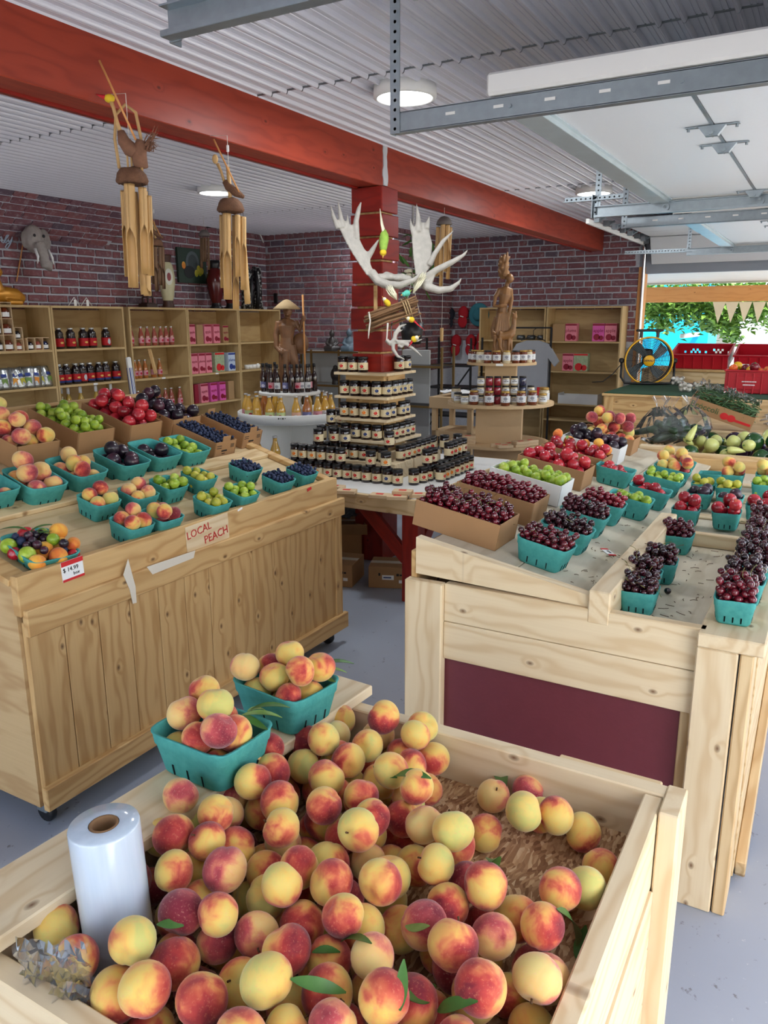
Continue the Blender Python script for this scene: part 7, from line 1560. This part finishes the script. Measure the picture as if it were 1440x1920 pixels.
mm = MB(); mm.add(*g_prism([(-.22, 0), (.20, 0), (.20, .50), (.28, .40), (.33, .46), (.20, .66), (.08, .70), (-.08, .70), (-.2, .66), (-.33, .46), (-.28, .40), (-.22, .5)], .05), mat=Matrix(((1, 0, 0, 0), (0, 0, 1, -.02), (0, 1, 0, 0), (0, 0, 0, 1)))); obj('cloth', mm.mesh('cloth'), SHIRT, ts); mm = MB(); mm.add(*g_tube([(-.15, 0, .70), (0, 0, .76), (.15, 0, .70)], .006, 6)); mm.add(*g_tube([(0, 0, .76), (0, 0, .82), (.03, 0, .84)], .004, 6)); obj('hanger', mm.mesh('hanger'), BLACKM, ts); obj('red_print', box_mesh(.08, .003, .10, .001), REDINK, ts, loc=(.12, -.023, .1))
rl2 = thing('garment_rail', 'black garment rail behind the honey stand', 'rail'); bx('rail_bar', -3.5, -2.95, 9.19, 9.21, 1.56, 1.58, BLACKM, rl2, 0); [bx('upright', x-.01, x+.01, 9.19, 9.21, 0, 1.57, BLACKM, rl2, 0) for x in (-3.5, -2.95)]
# tan side table with folded cloths left of the honey stand
sb = thing('side_table', 'low tan side table with folded cloths beside the honey stand', 'table'); bx('table_top', -3.42, -2.95, 6.9, 7.4, .82, .93, MDF, sb); [bx('leg', x, x+.05, y, y+.05, 0, .82, MDF, sb) for x in (-3.4, -3.02) for y in (6.92, 7.33)]
bx('low_shelf', -3.40, -2.97, 6.92, 7.38, .54, .60, MDF, sb); m = MB(); m.add(*crumple(.34, .26, 10, 10, .05, 8), mat=Matrix.Translation((-3.18, 7.1, .955))); tag(obj('folded_cloth', m.mesh('folded_cloth', True), PAPER), 'white folded cloth on the tan side table', 'cloth')
# plant behind the post
pl = thing('hanging_plant', 'dark leafy artificial plant with white blooms behind the post', 'plant', P(775, 500, d=6.6)); rd = random.Random(6)
for i in range(30):
    p = pl.location+camR*rd.uniform(-.10, .12)+Vector((0, 0, rd.uniform(-.22, .22)))+Vector((rd.uniform(-.05, .05), rd.uniform(-.05, .05), 0)); obj('leaf', LEAVES[i % 2], LEAF, pl, M=Matrix.Translation(p-pl.location) @ Euler((rd.uniform(-1, 1), rd.uniform(-1.2, 1.2), rd.uniform(0, 6.28))).to_matrix().to_4x4() @ Matrix.Scale(1.3, 4))
for i in range(5): mm = MB(); mm.add(*g_ball(.025, 8, 6, 1, 1, .6)); obj('bloom', mm.mesh('bloom', True), WHF, pl, loc=camR*rd.uniform(-.06, .08)+Vector((0, 0, rd.uniform(-.1, .02))))
mm = MB(); mm.add(*g_tube([(0, 0, .2), (0, 0, ZC-pl.location.z)], .004, 5)); obj('hanging_cord', mm.mesh('cord'), CORD, pl)
tag(obj('black_planter', one(g_lathe([(.001, 0), (.075, 0), (.10, .17), (.094, .17), (.07, .01), (.001, .01)], 20, False), 'planter', True), BLACK, None, loc=P(772, 645, d=6.3)), 'black planter pot hanging behind the deer antler', 'pot'); pt_ = [o for o in bpy.data.objects if o.name.startswith('black_planter')][0]; mm = MB(); [mm.add(*g_tube([(s*.09, 0, .165), (0, 0, .5), (0, 0, ZC-pt_.location.z)], .003, 5)) for s in (-1, 1)]; obj('hanging_cord', mm.mesh('cord'), CORD, pt_)

# ------------------------------------------------------------------ fan, crates and tubs on the counter
fy = 8.72; fc = P(1215, 676, Y=fy); FZ = .982
fan = thing('floor_fan', 'black and yellow drum fan on the green turf', 'fan', M=frame((fc.x, fc.y, FZ), (.93, .36, 0), z=(0, 0, 1))); ch = fc.z-FZ; FR = .243
FYEL = plain('fan_yellow', srgb(226, 168, 20), .4, var=.05)
def ringmesh(r, t, n=48): return one(g_tube([(r*math.cos(2*math.pi*i/n), 0, r*math.sin(2*math.pi*i/n)) for i in range(n+1)], t, 8, False), 'ring', True)
obj('guard_ring', ringmesh(FR, .009), FYEL, fan, loc=(0, -.06, ch)); obj('drum', one(g_lathe([(FR-.006, -.055), (FR-.002, 0), (FR-.006, .08)], 48, False), 'drum', True), BLACK, fan, M=Matrix.Translation((0, 0, ch)) @ Matrix.Rotation(R(-90), 4, 'X'))
for k in range(2, 16): obj('grille_wire', ringmesh(FR*k/16, .0022, 32), BLACK, fan, loc=(0, -.062, ch)); obj('rear_wire', ringmesh(FR*k/16, .0026, 32), BLACK, fan, loc=(0, .085, ch))
for k in range(10): a = math.pi*k/10; mm = MB(); mm.add(*g_tube([(-FR*math.cos(a), -.064, -FR*math.sin(a)), (FR*math.cos(a), -.064, FR*math.sin(a))], .0018, 5)); obj('grille_spoke', mm.mesh('spoke'), BLACK, fan, loc=(0, 0, ch))
for k in range(4):
    a = k*math.pi/2+.5; mm = MB(); v = []
    for i in range(5):
        r = .05+.17*i/4
        for s in (-1, 1): b = a+s*(.32-.02*i)+.25*i/4; v.append((r*math.cos(b), .01+s*.02, r*math.sin(b)))
    mm.add(v+[(x, y+.003, z) for x, y, z in v], [(2*i, 2*i+1, 2*i+3, 2*i+2) for i in range(4)]+[(10+2*i+2, 10+2*i+3, 10+2*i+1, 10+2*i) for i in range(4)]); obj('blade', mm.mesh('blade', True), plain('grey_blade', srgb(110, 120, 124), .4) if k == 0 else bpy.data.materials['grey_blade'], fan, loc=(0, 0, ch))
obj('motor', box_mesh(.10, .10, .16, .02), BLACK, fan, loc=(0, .06, ch+.04)); hb = obj('hub', one(g_lathe([(.001, .0), (.054, 0), (.058, .006), (.058, .02)], 28, False), 'hub', True), FYEL, fan, M=Matrix.Translation((0, -.075, ch)) @ Matrix.Rotation(R(-90), 4, 'X')); text('lettering', 'DEWALT', .028, BLKINK, hb, Matrix.Rotation(R(180), 4, 'X') @ Matrix.Translation((0, 0, .0006)), off=.0008)
mm = MB(); mm.add(*g_tube([(-FR-.03, 0, ch), (-FR-.03, -.02, .08), (-FR+.01, -.06, .02), (0, -.09, .014), (FR-.01, -.06, .02), (FR+.03, -.02, .08), (FR+.03, 0, ch)], .013, 8)); obj('stand', mm.mesh('stand', True), BLACK, fan)
for s in (-1, 1): obj('pivot_knob', box_mesh(.05, .05, .05, .012), BLACK, fan, loc=(s*(FR+.03), 0, ch)); obj('handle_post', box_mesh(.03, .03, .07, .004), BLACK, fan, loc=(s*.085, .02, ch+FR+.03))
obj('handle', box_mesh(.28, .035, .026, .008), BLACK, fan, loc=(0, .02, ch+FR+.07)); mm = MB(); mm.add(*g_tube([(-FR-.03, .05, ch-.05), (-FR-.1, .1, .1), (-FR-.2, .1, .02), (-FR-.3, .2, .006)], .005, 6)); obj('power_cord', mm.mesh('cord', True), BLACK, fan)
def crate(label, M, W, D, H, holes=True, cat='crate'):
    t = thing('plastic_crate', label, cat, M=M); fl = .02
    if H < .2: [obj('foot_block', box_mesh(.05, .05, .10, .004), REDP, t, M=Matrix.Translation((s*W*.4, D*.42, -.05))) for s in (-1, 1)]
    def panel(nm, w, h, MM, skip):
        mm = MB(); nx, ny = int(w/.022), max(3, int(h/.024))
        for i in range(nx):
            for j in range(ny):
                if skip and skip(i, j, nx, ny): continue
                x0, x1, z0, z1 = -w/2+w*i/nx, -w/2+w*(i+1)/nx, h*j/ny, h*(j+1)/ny; mm.add([(x0, 0, z0), (x1, 0, z0), (x1, 0, z1), (x0, 0, z1), (x0, .005, z0), (x1, .005, z0), (x1, .005, z1), (x0, .005, z1)], [(0, 1, 2, 3), (7, 6, 5, 4), (0, 4, 5, 1), (3, 2, 6, 7), (0, 3, 7, 4), (1, 5, 6, 2)])
        return obj(nm, mm.mesh(nm), REDP, t, M=MM)
    sk = (lambda i, j, nx, ny: 1 < j < ny-2 and (i+j) % 2 == 0 and (i*5//nx) in (1, 3) or (1 < j < ny-2 and i in (nx//8, nx//2, nx-nx//8) and j % 2 == 0)) if holes else None
    panel('back_wall', W, H, Matrix.Translation((0, D/2-.005, 0)), sk); panel('front_wall', W, H*.99, Matrix.Translation((0, -D/2, 0)), None)
    for s in (-1, 1): obj('end_wall', box_mesh(.005, D, H, 0), REDP, t, loc=(s*(W/2-.003), 0, H/2)); obj('rim', box_mesh(.022, D+.03, .016, .003), REDP, t, loc=(s*W/2, 0, H))
    for s in (-1, 1): obj('rim', box_mesh(W+.02, .022, .016, .003), REDP, t, loc=(0, s*D/2, H))
    for k in range(6): obj('rib', box_mesh(.012, .012, H*.9, .002), REDP, t, loc=(-W*.42+W*.84*k/5, -D/2-.005, H*.45))
    obj('base', box_mesh(W, D, .006, 0), REDP, t, loc=(0, 0, .003)); return t
q = P(1311, 690, Y=9.35); crate('empty red plastic crate with a pierced back wall beside the fan', Matrix.Translation((q.x, 9.52, 1.126+.055)) @ Matrix.Rotation(R(-2), 4, 'Z') @ Matrix.Rotation(R(15), 4, 'X'), .60, .42, .155)
q = P(1425, 690, Y=9.35); c2 = crate('empty red plastic crate with price tags at the far right', Matrix.Translation((q.x+.05, 9.52, 1.126+.055)) @ Matrix.Rotation(R(15), 4, 'X'), .62, .42, .155, False)
for dx in (-.2, .14): obj('paper_tag', box_mesh(.09, .002, .06, 0), PAPER, c2, loc=(dx, -.222, .04+.05*(dx > 0)))
q = P(1402, 738, z=.985); c3 = crate('red plastic crate of mixed peppers and tomatoes on the turf', Matrix.Translation((q.x, q.y+.19, FZ)), .42, .36, .21, False); bars('white_print', PAPER, c3, Matrix.Translation((0, -.193, .1)) @ Matrix.Rotation(R(90), 4, 'X'), [(x*.0115, .012, .008, .009) for x in range(-5, 6)]+[(x*.0115, -.018, .009, .010) for x in range(-4, 5)])
obj('recess', box_mesh(.20, .004, .12, .002), REDP, c3, loc=(0, -.184, .10))
PEPY = plain('yellow_pepper', srgb(226, 176, 36), .25, var=.15); PEPO = plain('orange_pepper', srgb(222, 96, 34), .25, var=.15); PEPR = plain('dark_red_pepper', srgb(110, 16, 30), .22, var=.2); PEPG = plain('green_pepper', srgb(30, 70, 30), .2, var=.35, scale=5); PEPP = plain('pale_pepper', srgb(196, 200, 120), .3, var=.15); EGGP = plain('eggplant_skin', srgb(44, 22, 50), .15, var=.3); ZUCC = plain('dark_cucumber', srgb(34, 58, 34), .4, var=.45, scale=8)
def pepper_fn(lobes=3, dent=.16):
    def fn(d, th, ph): return d*(1-dent*math.exp(-(th/.4)**2)-.07*(.5+.5*math.cos(lobes*ph))*math.sin(th)-.12*max(0, (th-1.7)))
    return fn
PEPM = one(g_ball(1, 18, 12, 1, 1, 1.1, fn=pepper_fn()), 'pepper', True); LONGM = one(g_tube([(0, 0, 1), (0, .05, .6), (.05, .1, 0), (.15, .1, -.7), (.3, .1, -1.3)], [.38, .5, .44, .3, .04], 12), 'long_pepper', True); EGGM = one(g_ball(1, 16, 12, .7, .7, 1.25, fn=lambda d, th, ph: d*(1-.25*max(0, math.cos(th)))), 'eggplant', True); ZUM = one(g_tube([(0, 0, -1.5), (0, 0, -1.4), (.1, 0, 0), (0, 0, 1.3), (0, 0, 1.5)], [.1, .35, .42, .38, .15], 12), 'cucumber', True); CALYX = one(g_tube([(0, 0, .82), (0, .02, .95), (.06, .04, 1.2)], [.22, .10, .09], 8), 'stalk', True)
def veg(name, me, mat, p, r, label, cat, group, stalk=True):
    o = tag(obj(name, me, mat, None, M=Matrix.Translation(p) @ rand_rot(.9) @ Matrix.Scale(r, 4)), label, cat, group)
    if stalk: obj('stalk', CALYX, LEAF, o)
Mc = Matrix.Translation((q.x, q.y+.19, FZ))
for i, (x, y, z, r) in enumerate(drop_pile(26, .042, .20, .17, .10, seed=4)): mt = (PEPY, PEPO, PEPR, PEPR, PEPO)[i % 5]; veg('pepper', PEPM, mt, Mc @ Vector((x, y, z)), r, ('yellow', 'orange', 'dark red', 'dark red', 'orange')[i % 5]+' pepper in the red crate', 'pepper', 'peppers in red crate '+('yellow', 'orange', 'dark red', 'dark red', 'orange')[i % 5])
# garlic tubs
GARL = plain('garlic_skin', srgb(226, 220, 208), .6, var=.12); GM = one(g_ball(1, 12, 9, 1, 1, .95, fn=lambda d, th, ph: d*(1+.35*math.exp(-(th/.25)**2)-.05*math.cos(6*ph)*math.sin(th))), 'garlic', True)
for k, (px, py) in enumerate(((1268, 722), (1283, 735), (1309, 732))):
    q = P(px, py, z=FZ+.005); t = thing('clear_tub', ['back', 'front', 'right'][k]+' clear plastic tub of garlic on the turf', 'tub', (q.x, q.y+.08, FZ)); v, f = g_lathe([(.07, .001), (.085, .055), (.09, .058), (.088, .062), (.075, .085), (.001, .09)], 4, False, R(45), R(45)+2*math.pi); obj('shell', one((v, f), 'shell'), BAG, t)
    for x, y, z, r in drop_pile(12, .020, .058, .058, .004, seed=k): tag(obj('garlic_bulb', GM, GARL, None, M=Matrix.Translation((q.x+x, q.y+.08+y, FZ+z)) @ rand_rot(.6) @ Matrix.Scale(r, 4)), f'white garlic bulb in the {["back", "front", "right"][k]} clear tub', 'garlic', f'garlic tub {k}')
# vegetables in the bin
rdv = random.Random(15); pile = []
for i in range(64):
    r = rdv.uniform(.040, .058); best = None
    for k in range(14):
        x = rdv.uniform(-.70, .22); y = rdv.uniform(4.82, 5.36); z = .85+r*.9
        for X, Y_, Z, Q in pile:
            d2 = (X-x)**2+(Y_-y)**2; s = (Q+r)*.9
            if d2 < s*s: z = max(z, Z+math.sqrt(s*s-d2))
        if best is None or z < best[2]: best = (x, y, z)
    pile.append((*best, r)); k = rdv.choice((0, 0, 0, 1, 2, 3, 3, 1))
    veg(('bell_pepper', 'pale_pepper', 'eggplant', 'long_pepper')[k], (PEPM, PEPM, EGGM, LONGM)[k], (PEPG, PEPP, EGGP, PEPP)[k], Vector(best), r*(1, .8, 1, 1)[k], ('glossy dark green bell pepper in the vegetable bin', 'pale yellow-green pepper in the vegetable bin', 'dark purple eggplant in the vegetable bin', 'long pale pepper in the vegetable bin')[k], ('pepper', 'pepper', 'eggplant', 'pepper')[k], f'vegetable bin kind {k}')
# bagged cucumbers at the left of the bin
for k, (px, py, s, lb) in enumerate(((1232, 838, .16, 'clear bag of dark cucumbers lowest at the left of the vegetable bin'), (1252, 815, .17, 'tall knotted clear bag of cucumbers in the middle'), (1290, 820, .18, 'clear bag of cucumbers and eggplants leaning at the right'))):
    q = P(px, py, Y=4.98+.12*k); t = thing('produce_bag', lb, 'bag', (q.x, q.y, .905 if k == 0 else .90)); m = MB(); base = .0
    for i in range(14):
        x, y, z = rdv.uniform(-.07, .07), rdv.uniform(-.06, .06), rdv.uniform(.03, .13); mt = ZUCC if not (k == 2 and i % 3 == 0) else EGGP
        if k == 2 and i == 4: mt = PEPP
        tag(obj('cucumber', ZUM, mt, None, M=Matrix.Translation(Vector(t.location)+Vector((x, y, z))) @ Euler((R(90)+rdv.uniform(-.5, .5), rdv.uniform(-.5, .5), rdv.uniform(0, 3))).to_matrix().to_4x4() @ Matrix.Scale(.05, 4)), f'dark cucumber inside the {("lowest", "tall knotted", "right-hand leaning")[k]} produce bag', 'cucumber', f'cucumbers in bag {k}')
    rr = random.Random(k); v, f = g_lathe([(.04, 0), (.12, .03), (.135, .09), (.11, .16), (.05, .21), (.02, .23), (.03, .25), (.055, .29)], 20, False); v = [(x*(1+rr.uniform(-.13, .13)), y*.85*(1+rr.uniform(-.13, .13)), z+rr.uniform(-.008, .008)) for x, y, z in v]; obj('film', one((v, f), 'film'), BAG, t)
# tilted carton of bagged beans
q = P(1385, 800, Y=5.72); bc = thing('produce_carton', 'tilted printed carton of bagged green beans on the vegetable bin', 'carton', M=frame(P(1350, 780, Y=5.58), (.95, .05, -.30), z=(.30, -.1, .95)) @ Matrix.Scale(.88, 4)); BCZ = P(1350, 780, Y=5.58).z
for sx, sy, sz, c in ((.46, .26, .005, (0, 0, 0)), (.46, .005, .10, (0, -.13, .05)), (.46, .005, .10, (0, .13, .05)), (.005, .26, .10, (-.23, 0, .05)), (.005, .26, .10, (.23, 0, .05))): obj('panel', box_mesh(sx, sy, sz, 0), CARD, bc, loc=c)
text('lettering', 'Broccoli', .062, plain('green_ink', srgb(50, 92, 50), .7), bc, Matrix.Translation((-.12, -.134, .055)) @ Matrix.Rotation(R(90), 4, 'X')); [obj('red_print', cached('daub', None), REDINK, bc, M=Matrix.Translation((x, -.134, .04)) @ Matrix.Rotation(R(90), 4, 'X') @ Matrix.Diagonal((.03, .026, 1, 1))) for x in (.03, .08)]; obj('red_print', box_mesh(.12, .002, .018, 0), REDINK, bc, loc=(.16, -.134, .035))
BEAN = plain('green_bean', srgb(70, 104, 60), .5, var=.3); m = MB()
for i in range(260):
    p = Vector((rdv.uniform(-.21, .21), rdv.uniform(-.11, .11), .06+rdv.uniform(0, .09))); a, b = rdv.uniform(0, 6.28), rdv.uniform(-.3, .3); d = Vector((math.cos(a), math.sin(a), b))*.045; m.add(*g_tube([p-d, p+Vector((0, 0, .008)), p+d], [.002, .0042, .002], 5))
o = obj('beans', m.mesh('beans', True), BEAN, bc); o['kind'] = 'stuff'
m = MB(); [m.add(*crumple(.15, .17, 10, 10, .09, 20+k), mat=Matrix.Translation((-.15+.10*k, 0, .155+.015*(k % 2)))) for k in range(4)]; obj('plastic_film', m.mesh('film'), BAG, bc)
m = MB()
for i in range(160): p = Vector((rdv.uniform(-.36, .1), rdv.uniform(5.7, 6.2), BCZ-.07+rdv.uniform(0, .07))); a = rdv.uniform(0, 6.28); d = Vector((math.cos(a), math.sin(a), rdv.uniform(-.3, .3)))*.04; m.add(*g_tube([p-d, p+Vector((0, 0, .01)), p+d], [.003, .006, .003], 5))
tag(obj('pale_beans', m.mesh('pale_beans', True), plain('pale_bean', srgb(190, 180, 170), .6, var=.3)), 'loose heap of pale mottled beans beside the tilted carton', 'beans', None, 'stuff')
vb = bpy.data.objects['vegetable_bin']; bx('bean_shelf', -.80, .3, 5.455, 6.5, BCZ-.115, BCZ-.095, PLY, vb)

# ------------------------------------------------------------------ outside the back doorway
struct(bx('ground', -30, 30, -30, 40, -.35, -.125, OUTG, bev=0), 'pale concrete ground outside')
YO = 12.4
z0, z1 = P(1300, 566, Y=YO).z, P(1300, 537, Y=YO).z
tag(bx('canopy_beam', -4.5, 3.0, YO, YO+.14, z0, z1, ORANGEW), 'orange timber beam of the canopy outside the back doorway', 'beam')
cn = thing('canopy_roof', 'white slatted canopy roof outside the back doorway', 'canopy')
for k in range(9): board('slat', (-4.5, YB2+.25+k*.27, 2.29-.013*k), (3.0, YB2+.25+k*.27, 2.29-.013*k), .265, .02, WHITE, cn, (0, 1, -.05))
[bx('canopy_post', x, x+.12, YO, YO+.12, -.12, z0, WHITE, cn) for x in (-4.3, 2.6)]
BUNT = plain('cream_bunting', srgb(226, 210, 176), .8, var=.08)
tri = [(-.09, 0), (.09, 0), (0, -.30)]
for i, (px, py) in enumerate(((1349, 600), (1373, 600), (1398, 600), (1424, 598), (1450, 598))):
    p = P(px, 566, Y=YO-.06); s = (P(px+12.5, 566, Y=YO-.06)-P(px-12.5, 566, Y=YO-.06)).length/.18; o = obj('bunting_flag', cached('bunt', lambda: one(g_prism(tri, .004))), BUNT, None, M=Matrix.Translation(p) @ Matrix.Rotation(R(90), 4, 'X') @ Matrix.Scale(s, 4)); tag(o, ['first', 'second', 'third', 'fourth', 'last'][i]+' cream triangular bunting flag hanging from the outdoor beam', 'bunting')
TURQ = plain('turquoise_sheet', srgb(0, 170, 214), .6, var=.04); PNKW = plain('pinkish_wall', srgb(226, 214, 220), .8, var=.03)
yt = 15.5; a, b = P(1205, 690, Y=yt), P(1322, 690, Y=yt); zt = P(1250, 560, Y=yt).z
tq = tag(bx('turquoise_shelter', a.x-2.5, b.x, yt, yt+1.2, -.12, zt+.6, TURQ), 'bright turquoise shelter wall outside', 'shelter'); obj('white_pole', box_mesh(.07, .07, 3.2, .01), WHITE, tq, loc=tq.matrix_basis.inverted() @ Vector((b.x-.18, yt-.08, 1.4)))
pw = tag(bx('far_wall', b.x+.25, b.x+5.5, 17.5, 17.9, -.12, 4.2, PNKW), 'pale pinkish building wall beyond the trees', 'building'); [bx('white_pilaster', x, x+.35, 17.38, 17.5, -.12, 4.2, WHITE, pw) for x in (b.x+1.4, b.x+2.1)]
# tree overhanging the doorway
tr = thing('leafy_tree', 'leafy green tree hanging over the outdoor yard', 'tree', (-1.2, 14.2, -.12)); m = MB(); rd = random.Random(9)
def leafq(p, s):
    a, b, c = rd.uniform(0, 6.28), rd.uniform(-.9, .5), rd.uniform(-.8, .8); Mq = Matrix.Translation(p) @ Euler((c, b, a)).to_matrix().to_4x4(); m.add([(0, 0, 0), (s*.5, -s*.22, .1*s), (s, 0, -.05*s), (s*.5, s*.22, .1*s)], [(0, 1, 2), (0, 2, 3)], mat=Mq)
for (px, py, w_, h_, n_) in ((1230, 585, 40, 30, 220), (1270, 580, 50, 40, 300), (1320, 585, 50, 36, 300), (1300, 560, 120, 24, 420), (1400, 585, 60, 34, 300), (1355, 605, 40, 26, 160), (1425, 565, 50, 30, 200), (1375, 625, 18, 30, 90), (1240, 612, 22, 14, 60), (1330, 610, 24, 16, 70), (1500, 580, 80, 60, 300), (1380, 540, 200, 40, 400), (1180, 560, 80, 60, 300)):
    for i in range(int(n_*1.7)):
        u, w2 = rd.gauss(0, .42), rd.gauss(0, .42); p = P(px+u*w_, py+w2*h_, Y=13.6+rd.uniform(-.6, .6)); leafq(p, rd.uniform(.10, .17))
n = NT('sunlit_leaf'); v = n.coords(); n.col(n.mix(n.noise(n.coords((1, 1, 1), False), 3, 3), srgb(60, 110, 40), srgb(132, 172, 76))); n.b.inputs['Transmission Weight'].default_value = 0; SUNL = n.set(.5, 0, .3)
fo = obj('foliage', m.mesh('foliage'), SUNL, tr, M=tr.matrix_basis.inverted()); fo['kind'] = 'stuff'
m = MB(); m.add(*g_tube([(3.2, .5, 0), (3.1, .3, 1.5), (2.2, 0, 2.6), (1.0, -.3, 2.9), (-.5, -.5, 2.7)], [.16, .13, .09, .05, .02], 9)); m.add(*g_tube([(2.2, 0, 2.6), (1.2, -.5, 2.5), (.4, -.6, 2.2)], [.06, .04, .015], 7)); obj('trunk', m.mesh('trunk', True), TWIGM, tr)
hd = thing('hedge', 'pale green hedge at the far right outside', 'hedge', (.9, 16.6, -.12)); m = MB()
for i in range(1500): leafq(Vector((.9+rd.uniform(-1.6, 1.6), 16.6+rd.uniform(-.4, .4), rd.uniform(0, 2.4)))-hd.location, .14)
f2 = obj('foliage', m.mesh('foliage'), SUNL, hd); f2['kind'] = 'stuff'
m = MB(); m.add(*g_tube([(0, 0, 0), (0, 0, 1.8)], [.06, .03], 7)); obj('stem', m.mesh('stem'), TWIGM, hd)
